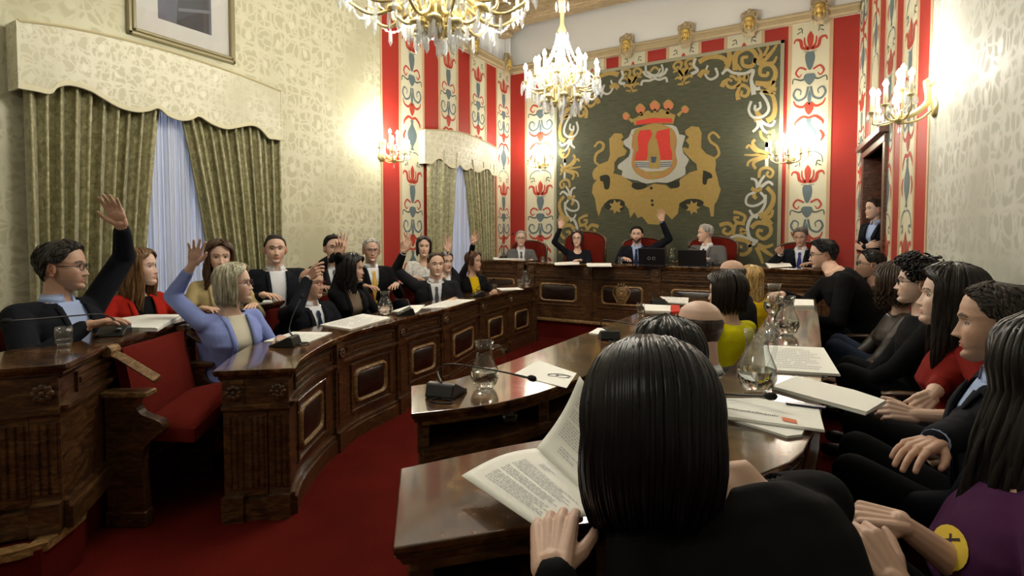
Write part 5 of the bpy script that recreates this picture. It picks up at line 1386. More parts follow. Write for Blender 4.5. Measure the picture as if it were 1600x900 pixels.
def glasses(Mh, hc, root, col=(20, 18, 18), w=1.0):
    m = MB()
    for sx in (-1, 1):
        P = []
        for k in range(17):
            a = 2 * math.pi * k / 16; P.append(V((sx * .031 + .023 * math.copysign(abs(math.cos(a)) ** .7, math.cos(a)), .104 - .35 * abs(sx * .031) - .12 * abs(math.cos(a) * .02) + .004, .003 + .016 * math.copysign(abs(math.sin(a)) ** .7, math.sin(a)))))
        m.tube(P, .0020, 6)
        m.tube([(sx * .053, .092, .008), (sx * .072 * w, .075, .009), (sx * .083 * w, .0, .009), (sx * .082 * w, -.02, -.004)], .0020, 6)
    m.tube([(-.009, .100, .006), (0, .105, .009), (.009, .100, .006)], .002, 6)
    o = MB(); o.join(m, lambda p: hc + Mh @ p); return o.build('glasses', plain('spectacle_%d' % sum(col), col, .3), root, smooth=True)
def facing(p, a):
    d = V((p.x, p.y, 0)).normalized(); r_ = V((d.y, -d.x, 0)); a = R(a); return -d * math.cos(a) + r_ * math.sin(a)
SK = dict(fair=(.62, .42, .33), light=(.62, .41, .31), tan=(.50, .31, .225), brown=(.25, .13, .08), pale=(.66, .47, .38))
LOWCOST = False
def person(label, head, fa=0, ha=None, pitch=0, roll=0, lean=.05, sex='m', skin='light', hairst='short', haircol=(30, 24, 20), hp={}, top=None, shirt=None, tie=None, arms=(None, None),
           glass=None, stubble=0, beard=None, floor=0.0, seat=True, k=1.0, hs=1.0, opening='suit', legs='dark', bare=0, chair=True, sway=0, standing=False, collar=True, mesh=1.0, dirv=None, emblem=None, legdir=None, knee=.40, nbp=None, cw=1.0):
    rnd = random.Random(hash(label) % 1000 if False else sum(map(ord, label)))
    man = sex == 'm'; hc = at(*head)
    fv = facing(hc, fa); hf = facing(hc, fa if ha is None else ha)
    rt = V((fv.y, -fv.x, 0))
    hr = V((hf.y, -hf.x, 0))
    Mh = Matrix((hr, hf, V((0, 0, 1)))).transposed() @ Matrix.Rotation(R(pitch), 3, 'X') @ Matrix.Rotation(R(roll), 3, 'Y')
    if hs != 1.0: Mh = Mh @ Matrix.Scale(hs, 3)
    s = k * (1.0 if man else .94)
    nb = hc + V((0, 0, -.170 * (1 if man else .98) * hs)) - hf * .030          # neck base
    if nbp: nb = at(*nbp)
    ld = V((*legdir, 0)).normalized() if legdir else fv; lr = V((ld.y, -ld.x, 0))
    Lt = .50 * s
    lz = math.sqrt(max(.01, Lt * Lt - lean * lean))
    H = nb - fv * lean - V((0, 0, lz)) + rt * sway
    rings = MEN if man else WOM
    T = Torso(H, nb, rt, rings, k if man else k * .97)
    ground = floor; root = thing('person', label, 'person', (H.x, H.y, ground))
    # arms
    shw = (.178 if man else .152) * k; ua, fa_ = .29 * s, .255 * s
    skinm = MB(); T.loft(skinm, -.006, 20); nk = hc + Mh @ V((0, -.022, -.075)); nr_ = (.058 if man else .047) * k ** .5
    capsule(skinm, nb - T.U * .04, nk, nr_ + .004, nr_ - .002); capsule(skinm, nk, hc + Mh @ V((0, -.015, -.03)), nr_ - .002, nr_)
    hands = MB(); sleeves = MB(); info = []
    for sd, spec in ((-1, arms[0]), (1, arms[1])):               # -1 person's left, +1 person's right
        S = nb - T.U * .052 * s + T.R * sd * shw - T.F * .005
        if spec is None: spec = dict(rel=(sd * .20, .30, -.30), dir=(-sd * .3, 1, -.15), palm=(0, 0, -1))
        sp = dict(spec)
        Wt = at(*sp['px']) if 'px' in sp else (V(sp['w']) if 'w' in sp else nb + T.R * sp['rel'][0] + fv * sp['rel'][1] + V((0, 0, sp['rel'][2])))
        d = Wt - S; L = d.length; mx_ = (ua + fa_) * .985
        if L > mx_: Wt = S + d * (mx_ / L); d = Wt - S; L = mx_
        pole = V(sp['pole']) if 'pole' in sp else (T.R * sd * .6 - V((0, 0, 1)) - fv * .3)
        if 'pr' in sp: pole = T.R * sp['pr'][0] + fv * sp['pr'][1] + V((0, 0, sp['pr'][2]))
        if 'pv' in sp:
            vd = V((hc.x, hc.y, 0)).normalized(); vr = V((vd.y, -vd.x, 0)); pole = vr * sp['pv'][0] + vd * sp['pv'][1] + V((0, 0, sp['pv'][2]))
        dn = d.normalized(); pole = (pole - dn * pole.dot(dn)).normalized()
        x_ = (ua * ua - fa_ * fa_ + L * L) / (2 * L); hh = math.sqrt(max(0, ua * ua - x_ * x_)); E = S + dn * x_ + pole * hh
        if 'dirw' in sp: hd_ = V(sp['dirw'])
        else: q = sp.get('dir', (0, 1, 0)); hd_ = T.R * q[0] + fv * q[1] + V((0, 0, q[2]))
        if sp.get('pxtip'): hd_ = at(*sp['pxtip']) - Wt
        q = sp.get('palm', (0, 0, -1)); pn = T.R * q[0] + fv * q[1] + V((0, 0, q[2]))
        if 'palmw' in sp: pn = V(sp['palmw'])
        if 'palmv' in sp: vd = V((hc.x, hc.y, 0)).normalized(); pn = V((vd.y, -vd.x, 0)) * sp['palmv'][0] + vd * sp['palmv'][1] + V((0, 0, sp['palmv'][2]))
        dh = hd_.normalized(); pn = (pn - dh * pn.dot(dh)).normalized()
        thd = dh.cross(pn) * (sd) ; thd = -thd if sp.get('flip') else thd          # thumb side
        hscale = (1.0 if man else .92) * k ** .5 * sp.get('s', 1)
        hand(hands, Wt, dh, pn, thd, sp.get('curl', .22), sp.get('spread', .10), hscale, sp.get('fingers'), sp.get('thumb', .6))
        wr = (.0255 if man else .0215); fr = (.043 if man else .035) * k
        capsule(hands, Wt + dh * .012, Wt.lerp(E, .5), wr, fr * .88)
        capsule(skinm, S, E, .048 * k * (1 if man else .8), .040 * k * (1 if man else .82)); capsule(skinm, E, Wt.lerp(E, .35), .040 * k * (1 if man else .82), fr * .8)
        ins = (.016, .010)
        ru, re, rw_ = (.060, .052, .039) if man else (.049, .043, .032)
        ru, re, rw_ = ru * k, re * k, rw_ * k ** .5
        bs = bare if not isinstance(bare, dict) else bare[sd]
        if bs == 0:
            cuff = Wt.lerp(E, sp.get('cuff', .10))
            capsule(sleeves, S, E, ru, re, 14); capsule(sleeves, E, cuff, re, rw_, 14)
        elif bs == 1: capsule(sleeves, S, S.lerp(E, .75), ru + .004, re + .012, 14); cuff = None
        else: cuff = Wt.lerp(E, .45); capsule(sleeves, S, E, ru, re, 14); capsule(sleeves, E, cuff, re, rw_ + .006, 14)
        capsule(sleeves, nb - T.U * .045 * s, S, .058 * k if man else .045 * k, ru, 14)
        info.append((S, E, Wt, cuff, rw_, sp))
    # legs
    legm = MB(); shoes = []
    for sd in (-1, 1):
        hj = H + T.R * sd * .09
        if standing: kn = V((hj.x, hj.y, ground + .50 * s)) + fv * .02; an = V((hj.x, hj.y, ground + .09)) + rt * sd * .01
        else:
            hj = H + lr * sd * .085; kn = V((hj.x, hj.y, 0)) + ld * knee * s + lr * sd * .04; kn.z = max(H.z + .0, ground + .47); kn.z = min(kn.z, H.z + .05) if H.z > ground + .4 else ground + .5
            an = V((kn.x, kn.y, ground + .09)) - ld * .06
        capsule(legm, hj, kn, .088 * k, .062 * k, 14); capsule(legm, kn, an, .062 * k, .045, 14)
        sm_ = MB(); capsule(sm_, an - V((0, 0, .045)) - ld * .03, an - V((0, 0, .05)) + ld * .15, .042, .036, 12); capsule(sm_, an, an - V((0, 0, .04)), .045, .045, 10); shoes.append(sm_)
    # body mesh
    bv, bf = remesh(skinm, .011, 4); hv, hfc = remesh(hands, .0032 * mesh, 2, .5)
    sc = SK[skin] if isinstance(skin, str) else skin
    hdv, hdf, hdc = make_head(sc, tuple(srgb(haircol)[:3]) if hairst != 'none' else (.2, .17, .15), 1.0 if man else .95, 1.0 if man else .82, stubble, beard, woman=not man)
    M3 = np.array(Mh); hw_ = np.asarray(hdv) @ M3.T + np.array(hc)
    av = np.concatenate([bv, hv, hw_]); fl = bf.tolist() + (hfc + len(bv)).tolist() + [tuple(i + len(bv) + len(hv) for i in f) for f in hdf]
    csk = np.array(sc); knc = np.tile(csk, (len(bv) + len(hv), 1)) * np.array([.97, .93, .9])
    body = rawobj('body', av, fl, SKIN, root, cols=np.concatenate([knc, np.array(hdc)]))
    # hair
    if hairst != 'none':
        down = (Mh.inverted() @ V((0, 0, -1))).normalized()
        hm = hair(hp, hairst, rnd, down, 1.0 if man else .96); hvv = np.asarray([tuple(p) for p in hm.v]) @ M3.T + np.array(hc)
        rawobj('hair', hvv, hm.f, hairmat('hair_%d_%d_%d' % haircol, haircol, .5 if hairst in ('short', 'curly') else .36), root)
    if glass: glasses(Mh, hc, root, glass)
    # shirt + garment
    inf = .018
    if shirt is not None:
        m = MB(); T.loft(m, .004, 28, 1.01); m.build('shirt', shirt, root, smooth=True)
        if collar:
            m = MB(); cb = nb + T.U * .0
            N = 22; vs = []; fs = []
            for i in range(N + 1):
                a = .28 + (2 * math.pi - .56) * i / N; c, q = math.sin(a), math.cos(a)
                r1 = (.067 if man else .058) * k ** .5; r2 = r1 - .006
                vs += [cb + T.R * c * r1 + T.F * (q * r1 * .98) + T.U * (-.005), cb + T.R * c * r2 + T.F * (q * r2) + T.U * .040, cb + T.R * c * (r1 + .007) + T.F * (q * (r1 + .006)) + T.U * (.006 - (.030 * max(0, math.cos(a)) ** 2))]
            for i in range(N): fs += [(3 * i, 3 * i + 1, 3 * i + 4, 3 * i + 3), (3 * i + 1, 3 * i + 2, 3 * i + 5, 3 * i + 4)]
            m.add(vs, fs); o = m.build('collar', shirt, root, smooth=True, fix=False); sl = o.modifiers.new('s', 'SOLIDIFY'); sl.thickness = .003
    if tie is not None:
        m = MB(); P = [(.95, .014, .012), (.90, .020, .016), (.87, .013, .012), (.75, .024, .010), (.55, .030, .010), (.35, .036, .010), (.28, .034, .010), (.24, .002, .010)]
        vs = []; fs = []
        for h, w_, e in P:
            c = T.surf(0, h, .006 + e); vs += [c - T.R * w_, c + T.F * .006, c + T.R * w_, c - T.F * .006]
        for i in range(len(P) - 1):
            for j in range(4): fs.append((4 * i + j, 4 * i + (j + 1) % 4, 4 * i + 4 + (j + 1) % 4, 4 * i + 4 + j))
        fs += [(0, 1, 2, 3), tuple(4 * (len(P) - 1) + j for j in range(4))]
        m.add(vs, fs); m.build('tie', tie, root, smooth=True, auto=40)
    g = MB(); T.loft(g, inf if opening != 'tee' else .010, 30, 1.01 if opening != 'round' else 1.01); g.join(sleeves)
    gv, gf = remesh(g, .0085 * (1 if mesh >= 1 else .8), 5, .5)
    # soft folds
    nz = np.array([noise.noise(V(p) * 9.0 + V((3, 1, 7))) + .5 * noise.noise(V(p) * 21.0) for p in gv[::1]]) if len(gv) < 60000 else np.zeros(len(gv))
    ctr = gv.mean(0); nd = gv - ctr; nd /= np.linalg.norm(nd, axis=1)[:, None] + 1e-6; gv = gv + nd * (nz * .0055)[:, None]
    fc = gv[gf].mean(1); lx, lf, lu = T.loc(fc)
    hd_at = np.interp(lu, [r[0] for r in rings], [r[2] for r in rings]) * k
    front = (lf > .01) & (lf < hd_at + .055)
    if opening == 'suit': wv_ = np.interp(lu, [.30, .34, .95, 1.2], [0, .006, .062, .07]); cut = front & (np.abs(lx) < wv_) & (lu > .30)
    elif opening == 'open': wv_ = np.interp(lu, [-.2, .5, .95, 1.2], [.055, .05, .065, .07]); cut = front & (np.abs(lx) < wv_)
    elif opening in ('round', 'tee'): cut = (lf > .0) & ((lx / .070) ** 2 + ((lu - 1.04) / (.15 if opening == 'round' else .10)) ** 2 < 1)
    else: cut = np.zeros(len(gf), bool)
    cut |= (lu > .985) & (np.sqrt(lx ** 2 + lf ** 2) < .085 * k)
    if opening == 'tee': cut &= (np.sqrt(lx ** 2 + lf ** 2) < .075 * k)
    if opening == 'closed': cut = (lu > 1.0) & (np.sqrt(lx ** 2 + lf ** 2) < .06)
    gf = gf[~cut]
    gn = {'suit': 'jacket', 'open': 'jacket', 'round': 'top', 'tee': 't_shirt', 'closed': 'jumper'}[opening]
    go = rawobj(gn, gv, gf, top, root); sl = go.modifiers.new('s', 'SOLIDIFY'); sl.thickness = .005; sl.offset = -1
    if opening in ('suit', 'open'):
        for sd in (-1, 1):
            m = MB(); vs = []; fs = []; N = 14
            for i in range(N + 1):
                q = i / N; h = .97 - (.62 if opening == 'suit' else 1.0) * q
                x0 = np.interp(h, [.30, .34, .95], [0, .008, .060]) if opening == 'suit' else np.interp(h, [-.2, .5, .95], [.053, .048, .062])
                wd = .045 * min(1, (1 - q) * 3 + .12) * (1 if opening == 'suit' else .6) * (1.0 if q > .22 or opening != 'suit' else .75) + .004
                a = T.surf(sd * x0, h, inf + .004); b = T.surf(sd * (x0 + wd), h, inf + .011)
                vs += [a, b]
            for i in range(N): fs.append((2 * i, 2 * i + 1, 2 * i + 3, 2 * i + 2))
            m.add(vs, fs); o = m.build('lapel', top, root, smooth=True, fix=False); sl = o.modifiers.new('s', 'SOLIDIFY'); sl.thickness = .004
    if shirt is not None and collar and man and bare == 0 and opening in ('suit',):
        for (S, E, Wt, cuff, rw_, sp) in info:
            m = MB(); dd = (Wt - cuff).normalized() if (Wt - cuff).length > 1e-4 else (Wt - E).normalized()
            m.tube([cuff - dd * .02, cuff + dd * .022], [rw_ - .004, rw_ - .006], 14); m.build('shirt_cuff', shirt, root, smooth=True, auto=40)
    lm = {'dark': cloth('trousers', (22, 23, 28)), 'jeans': cloth('jeans', (38, 48, 66)), 'grey': cloth('grey_trousers', (70, 70, 74))}[legs]
    capsule(legm, H + T.R * -.06, H + T.R * .06, .11 * k, .11 * k)
    lv, lf_ = remesh(legm, .014, 4); rawobj('trousers', lv, lf_, lm, root)
    for sm_ in shoes: sm_.build('shoe', plain('shoe_leather', (18, 14, 12), .3), root, smooth=True)
    if chair and not standing:
        ch_ = place(TALL if cw > 1 else CHAIR, (H.x, H.y, max(ground, 0)), math.atan2(ld.y, ld.x) - math.pi / 2, 'Red armchair of the ' + ' '.join((label[0].lower() + label[1:]).replace(',', '').split()[:12]))
        ch_.scale = (cw, 1, min(1.35, max(.7, (H.z - .115 - ground) / .46)))
    return dict(root=root, T=T, Mh=Mh, hc=hc, nb=nb, fv=fv, info=info, body=body)
# ================================================================== THE COUNCIL
NAVY = cloth('navy_suit', (24, 27, 38)); BLK = cloth('black', (15, 15, 17)); BLK2 = cloth('black_blazer', (20, 19, 22)); GRY = cloth('grey_suit', (92, 92, 92)); CHR = cloth('charcoal_suit', (36, 38, 42))
REDJ = cloth('red_jacket', (160, 30, 18)); LBLUE = cloth('light_blue_cardigan', (128, 142, 200), .9); CRM = cloth('cream_top', (206, 202, 184)); BEI = cloth('beige_jacket', (176, 160, 116)); YEL = cloth('yellow_top', (196, 164, 18)); LIME = cloth('lime_top', (206, 198, 14))
WSH = cloth('white_shirt', (214, 217, 222), .7); BSH = cloth('pale_blue_shirt', (158, 176, 214), .7); PUR = cloth('purple_tee', (62, 24, 60), .9); REDT = cloth('red_top', (116, 22, 15)); BRL = plain('brown_leather', (40, 32, 24), .45, bump=(60, .001)); TAUPE = cloth('taupe_scarf', (110, 96, 80))
TNV = cloth('navy_tie', (24, 34, 66), .5); TGR = cloth('grey_tie', (76, 78, 84), .5); TYL = cloth('yellow_tie', (200, 160, 70), .5); TBL = cloth('blue_tie', (44, 50, 120), .5); PATT = plain('white_black_print', (196, 194, 190), .8, var=(40, .8))
DESK = lambda sd, z=-.17, f=.30, w=.16: dict(rel=(sd * w, f, z), dir=(-sd * .55, 1, -.05), palm=(0, 0, -1), curl=.25)
def RAISE(wu, wv, tu, tv, d, d2=None, **k): return dict(px=(wu, wv, d), pxtip=(tu, tv, d2 or d), palmv=k.pop('palmv', (0, -1, .1)), curl=k.pop('curl', .10), spread=k.pop('spread', .16), pv=k.pop('pv', (0, .8, -.8)), **k)
P = {}
LD = dict(legdir=(1, .0), knee=.36); LI = dict(legdir=(1, .0), knee=.36); DS = dict(legdir=(0, -1), knee=.38, cw=1.35); RD = dict(legdir=(-1, .1), knee=.40)
# ---- outer left row
P['m1'] = person('Man in dark navy jacket and glasses at far left, his arm raised high', (98, 418, 2.85), 42, 66, hs=1.06, lean=.0, haircol=(44, 40, 36), hp=dict(L=.05, vol=.020), top=NAVY, shirt=BSH, glass=(18, 16, 16), stubble=.35, skin='tan', floor=.21, k=1.14,
   arms=(dict(px=(190, 352, 3.0), pxtip=(166, 302, 2.92), palmv=(-.5, -1, .3), curl=.08, spread=.08, pv=(.25, 1, -.5), cuff=.16), dict(w=tuple(onz(136, 508, .97)), pxtip=(180, 499, 2.75), palmw=(0, 0, -1), curl=.3, pr=(.8, -.2, -.5))), opening='open', mesh=.9, legdir=(.6, .8), knee=.26)
person('Woman with long fair-tipped hair in a red jacket beside the man at far left', (219, 419, 3.5), 30, 62, pitch=4, sex='f', haircol=(92, 66, 40), hairst='long', hp=dict(L=.27, vol=.016, wave=.008, freq=4, n=170, r=.010), top=REDJ, shirt=BLK, collar=False, floor=.21, skin='fair', opening='open', arms=(DESK(-1), DESK(1)), **LD)
person('Brunette woman with long wavy hair in a beige jacket before the curtain', (343, 403, 4.0), 12, 6, sex='f', haircol=(58, 38, 24), hairst='long', hp=dict(L=.24, vol=.022, wave=.016, freq=7, n=160, r=.010), top=BEI, shirt=CRM, collar=False, floor=.21, opening='open', skin='light', arms=(DESK(-1), DESK(1)), **LD)
person('Heavy-set man in dark suit and open white shirt looking at the camera', (430, 390, 4.45), 12, 5, haircol=(26, 22, 20), hp=dict(L=.02, vol=.006, n=60), top=NAVY, shirt=WSH, floor=.21, k=1.15, stubble=.3, arms=(DESK(-1), DESK(1)), opening='open', **LD)
person('Young man in dark suit half hidden behind raised hands, his own hand up', (521, 388, 5.15), 10, 15, haircol=(20, 17, 15), hp=dict(L=.04, vol=.013, quiff=True), top=CHR, shirt=WSH, tie=TGR, floor=.21, arms=(RAISE(535, 393, 536, 362, 5.05), DESK(1)), **LD)
person('Grey-haired man with glasses and yellow tie at the end of the outer row', (580, 392, 5.6), 18, 10, haircol=(150, 146, 140), hp=dict(L=.035, vol=.010), top=BLK, shirt=WSH, tie=TYL, glass=(60, 40, 30), skin='tan', floor=.21, arms=(DESK(-1), DESK(1)), **LD)
person('Dark-haired woman in a black and white patterned top by the small window', (662, 386, 6.35), 10, 5, sex='f', haircol=(24, 20, 20), hairst='long', hp=dict(L=.10, vol=.014, n=110), top=PATT, floor=.21, opening='round', skin='light', arms=(DESK(-1), DESK(1)), **LI)
person('Man in grey suit mostly hidden behind others, only his hand and shoulder showing', (696, 410, 6.4), 15, 30, haircol=(70, 60, 52), hp=dict(), top=CHR, shirt=WSH, floor=0, arms=(RAISE(699, 393, 703, 369, 6.3), DESK(1)), **LI)
# ---- inner left row
P['bl'] = person('Blonde woman in light blue cardigan and glasses with her hand raised', (366, 445, 3.35), 35, 72, pitch=6, sex='f', haircol=(150, 146, 126), hairst='long', hp=dict(L=.13, vol=.022, wave=.003, n=320, inward=.02, face=1.25, r=.008), top=LBLUE, shirt=CRM, collar=False, glass=(60, 26, 30), floor=0, opening='open', skin='fair', k=1.12,
   arms=(DESK(-1, -.17, .26), dict(px=(303, 412, 3.25), pxtip=(308, 374, 3.2), palmv=(0, -1, .1), curl=.10, spread=.18, pv=(-.35, .3, -1), cuff=.28)), mesh=.9, legdir=(.9, .3), knee=.3)
person('Bald man in navy suit with red glasses raising a loosely closed hand', (487, 443, 4.3), 42, 52, hairst='fringe', haircol=(110, 100, 92), hp=dict(L=.01, vol=.003, n=10), top=NAVY, shirt=WSH, tie=TNV, glass=(120, 20, 20), skin='tan', floor=0, k=1.15, lean=.08,
   arms=(DESK(-1), dict(px=(482, 434, 4.05), pxtip=(500, 418, 4.0), palmv=(.4, 1, -.3), fingers=[.5, .8, .9, 1.0], thumb=.2, pv=(-.5, 0, -1))), **LI)
person('Woman with long black curly hair and brown scarf raising a black-sleeved arm', (550, 421, 4.75), 35, 72, sex='f', haircol=(18, 15, 14), hairst='long', hp=dict(L=.20, vol=.030, wave=.018, freq=12, n=220, r=.010), top=BLK, shirt=TAUPE, collar=False, floor=0, opening='open', skin='tan',
   arms=(DESK(-1), RAISE(529, 402, 528, 380, 4.65, curl=.5, cuff=-.12)), **LI)
person('Man in dark suit and grey tie raising two fingers in the inner left row', (681, 414, 5.9), 8, 14, hs=1.08, lean=.12, haircol=(66, 52, 42), hp=dict(L=.03, vol=.010, recede=.04), top=CHR, shirt=WSH, tie=TGR, floor=0, k=1.15,
   arms=(DESK(-1), dict(px=(631, 394, 5.85), pxtip=(634, 366, 5.85), s=1.15, palmv=(0, -1, 0), fingers=[.08, .08, 1.1, 1.2], thumb=.3, pv=(-.25, .6, -.9))), **LI)
person('Woman in black jacket over yellow top, arm raised, nearest the dais', (740, 409, 6.55), 25, 55, sex='f', haircol=(60, 36, 26), hairst='long', hp=dict(L=.04, vol=.014, n=90), top=BLK, shirt=YEL, collar=False, floor=0, opening='open', skin='tan',
   arms=(DESK(-1), RAISE(739, 381, 743, 356, 6.4)), **LI)
# ---- dais
person('Grey-haired man in grey suit seated in the corner behind the raised side desk', (814, 373, 8.95), 3, 0, hs=1.05, haircol=(140, 138, 134), hp=dict(L=.03, vol=.008), top=GRY, shirt=WSH, tie=TGR, glass=(60, 50, 46), floor=.28, arms=(DESK(-1), DESK(1)), **DS)
person('Woman with glasses in navy dress on the dais raising her right arm', (902, 373, 8.0), 2, -8, sex='f', haircol=(40, 26, 22), hairst='long', hp=dict(L=.10, vol=.016, n=110), top=NAVY, glass=(60, 30, 30), floor=.28, opening='round', skin='light',
   arms=(dict(rel=(-.04, .32, -.14), dir=(.8, .6, 0), palm=(0, 0, -1), curl=.4), RAISE(876, 356, 875, 336, 7.9, pv=(-.6, .2, -.8))), **DS)
person('Dark-haired bearded man in suit and blue tie presiding with raised left arm', (995, 367, 7.95), -4, -6, haircol=(18, 16, 15), hp=dict(L=.045, vol=.014), top=NAVY, shirt=BSH, tie=TNV, beard=(.05, .035, .03), floor=.28, k=1.1,
   arms=(RAISE(1034, 346, 1033, 322, 7.9, pv=(.6, .2, -.8)), DESK(1)), **DS)
person('Grey-haired man in grey suit turned sideways behind a dark laptop', (1102, 365, 7.45), -28, -72, haircol=(150, 148, 144), hp=dict(L=.06, vol=.014, recede=.03), top=GRY, shirt=WSH, tie=TNV, floor=.28, k=1.12, arms=(DESK(-1), DESK(1)), **DS)
person('Man in navy suit and blue tie looking down at papers right of the tapestry', (1251, 370, 7.2), -8, -12, pitch=-16, haircol=(90, 84, 78), hp=dict(L=.04, vol=.013), top=NAVY, shirt=WSH, tie=TBL, skin='tan', floor=.28, k=1.08,
   arms=(DESK(-1), dict(px=(1220, 396, 6.98), pxtip=(1214, 386, 6.94), palm=(-.5, 0, -1), fingers=[.8, .9, 1, 1], pv=(-.7, .3, -.8))), **DS)
person('Standing woman in dark suit with blue collar leaning in the doorway', (1366, 327, 6.55), -35, -58, sex='f', haircol=(52, 34, 26), hairst='short', hp=dict(L=.05, vol=.020), top=NAVY, shirt=BSH, floor=.28, standing=True, k=1.0, chair=False,
   arms=(dict(rel=(.03, .17, -.31), dir=(1, -.1, .25), palm=(0, -1, 0), curl=.3, pr=(-.5, -.1, -1)), dict(rel=(-.03, .20, -.28), dir=(-1, -.25, .2), palm=(0, -1, 0), curl=.3, pr=(.5, -.1, -1))))
# ---- inner right row (seen from behind)
DESK = lambda sd, z=-.11, f=.28, w=.16: dict(rel=(sd * w, f, z), dir=(-sd * .55, 1, -.05), palm=(0, 0, -1), curl=.25)
person('Woman with long blond hair facing the dais, farthest of the inner right row', (1174, 437, 4.9), -150, -150, sex='f', haircol=(150, 122, 74), hairst='long', hp=dict(L=.30, vol=.018, wave=.006, n=150), top=YEL, floor=0, opening='round', arms=(DESK(-1), DESK(1)), **RD)
person('Balding grey-haired man in grey suit behind the dark-haired woman in yellow', (1143, 430, 4.35), -115, -110, hairst='fringe', haircol=(84, 82, 80), hp=dict(L=.03, vol=.010), top=CHR, shirt=WSH, floor=0, arms=(DESK(-1), DESK(1)), skin='tan', **RD)
person('Woman with brown chin-length hair in a bright yellow top, seen from behind', (1134, 459, 3.2), -128, -112, sex='f', haircol=(30, 22, 19), hairst='long', hp=dict(L=.12, vol=.027, n=320, inward=.02, face=1.3, r=.009), top=LIME, floor=0, opening='tee', skin='fair', arms=(DESK(-1), DESK(1)), **RD)
person('Bald man in black suit seen from behind in the middle of the inner row', (1093, 517, 2.15), -125, -142, hairst='fringe', haircol=(56, 46, 40), hp=dict(L=.010, vol=.0022, n=0), top=BLK, shirt=WSH, floor=0, skin='fair', arms=(DESK(-1), DESK(1)), mesh=.9, k=1.05, **RD)
person('Black-haired person between the bald man and the nearest woman, mostly hidden', (1042, 566, 1.62), -130, -140, sex='f', haircol=(14, 13, 14), hairst='long', hp=dict(L=.14, vol=.022, n=200), top=BLK, floor=0, opening='closed', lean=.10, arms=(DESK(-1), DESK(1)), **RD)
# ---- nearest woman, reading
FG = person('Nearest woman with dark bobbed hair and black blazer reading a document', (1016, 676, .84), -150, -160, pitch=-24, roll=6, sex='f', haircol=(15, 14, 18), hairst='long', hp=dict(L=.165, vol=.029, n=1150, inward=.035, wave=.0008, freq=1, r=.0068, face=1.3, flare=.010), top=BLK2, shirt=WSH, collar=False, floor=.14, opening='suit', skin='fair', k=1.12, lean=.26,
   nbp=(1130, 750, .90), arms=(dict(px=(862, 893, .76), pxtip=(867, 815, .85), palmw=(.15, .1, -1), curl=.42, spread=.05, thumb=.7, pv=(-.5, -.8, -.8), cuff=.04), dict(rel=(.10, .34, -.20), dir=(-.3, 1, .1), palm=(0, 0, -1), curl=.4)), mesh=.75, legdir=(-.87, .5), knee=.3)
# ---- outer right row
person('Man in black with dark hair and glasses leaning on the desk near the dais', (1286, 398, 4.6), -80, -82, pitch=-6, haircol=(16, 14, 14), hp=dict(L=.05, vol=.022), top=BLK, floor=.14, opening='closed', glass=(20, 18, 18), lean=.30, k=1.2, skin='light', stubble=.2,
   nbp=(1304, 426, 4.45), arms=(DESK(-1, -.40, .30), dict(rel=(-.10, .40, -.18), dir=(-.8, .8, 0), palm=(0, 0, -1), curl=.7)), **RD)
person('Person with cropped black hair and glasses, profile, behind the curly brown hair', (1360, 414, 4.5), -82, -82, pitch=4, sex='f', haircol=(20, 16, 14), hairst='crop', hp=dict(L=.02, vol=.014), top=BRL, floor=.14, opening='closed', skin='tan', glass=(40, 36, 34), arms=(DESK(-1, -.48, .34), DESK(1, -.5, .34)), **RD)
person('Person with a mass of curly brown hair in a dark leather jacket', (1400, 448, 3.65), -80, -100, sex='f', haircol=(46, 34, 25), hairst='long', hp=dict(L=.13, vol=.055, wave=.020, freq=16, n=330, r=.009, face=1.0, bangs=60), top=BRL, floor=.14, opening='closed', skin='light', legs='jeans', k=1.1, arms=(DESK(-1, -.5, .36), dict(rel=(.05, .38, -.46), dir=(-.6, 1, 0), palm=(0, 0, -1), curl=.5)), **RD)
person('Person in black with curly black hair and black-framed glasses in profile', (1436, 443, 2.95), -80, -84, pitch=3, haircol=(14, 12, 12), hairst='curly', hp=dict(L=.04, vol=.034, n=520), top=BLK, floor=.14, opening='closed', skin='pale', glass=(12, 12, 12), arms=(dict(rel=(-.03, .38, -.50), dir=(.6, 1, 0), palm=(0, 0, -1), curl=.4), dict(rel=(.02, .36, -.52), dir=(-.7, 1, .1), palm=(0, .2, -1), curl=.4)), **RD)
person('Woman with long dark hair in a red top sitting with clasped hands', (1485, 466, 2.15), -78, -82, pitch=5, sex='f', haircol=(26, 20, 18), hairst='long', hp=dict(L=.30, vol=.026, n=320, wave=.006, freq=4, r=.009), top=REDT, floor=.14, opening='tee', skin='pale', bare=2,
   arms=(dict(px=(1432, 650, 1.86), pxtip=(1396, 642, 1.88), palmw=(.2, .6, -.5), curl=.75, spread=.03, pr=(-.8, -.3, -.6)), dict(px=(1440, 660, 1.78), pxtip=(1400, 656, 1.82), palmw=(0, 1, -.3), curl=.85, spread=.03, pr=(.8, -.3, -.6))), mesh=.9, **RD)
person('Man in navy suit and pale blue shirt with greying hair at the right edge', (1560, 507, 1.62), -78, -84, pitch=-3, haircol=(48, 42, 38), hp=dict(L=.035, vol=.010, n=260), top=NAVY, shirt=BSH, floor=.14, k=1.08, skin='tan', stubble=.25, opening='suit',
   arms=(dict(rel=(-.06, .34, -.44), dir=(.3, 1, 0), palm=(0, 0, -1), curl=.3), dict(px=(1386, 764, 1.22), pxtip=(1300, 742, 1.25), palmw=(.1, .1, -1), curl=.30, spread=.06, pr=(.8, -.4, -.6), cuff=.02)), mesh=.8, **RD)
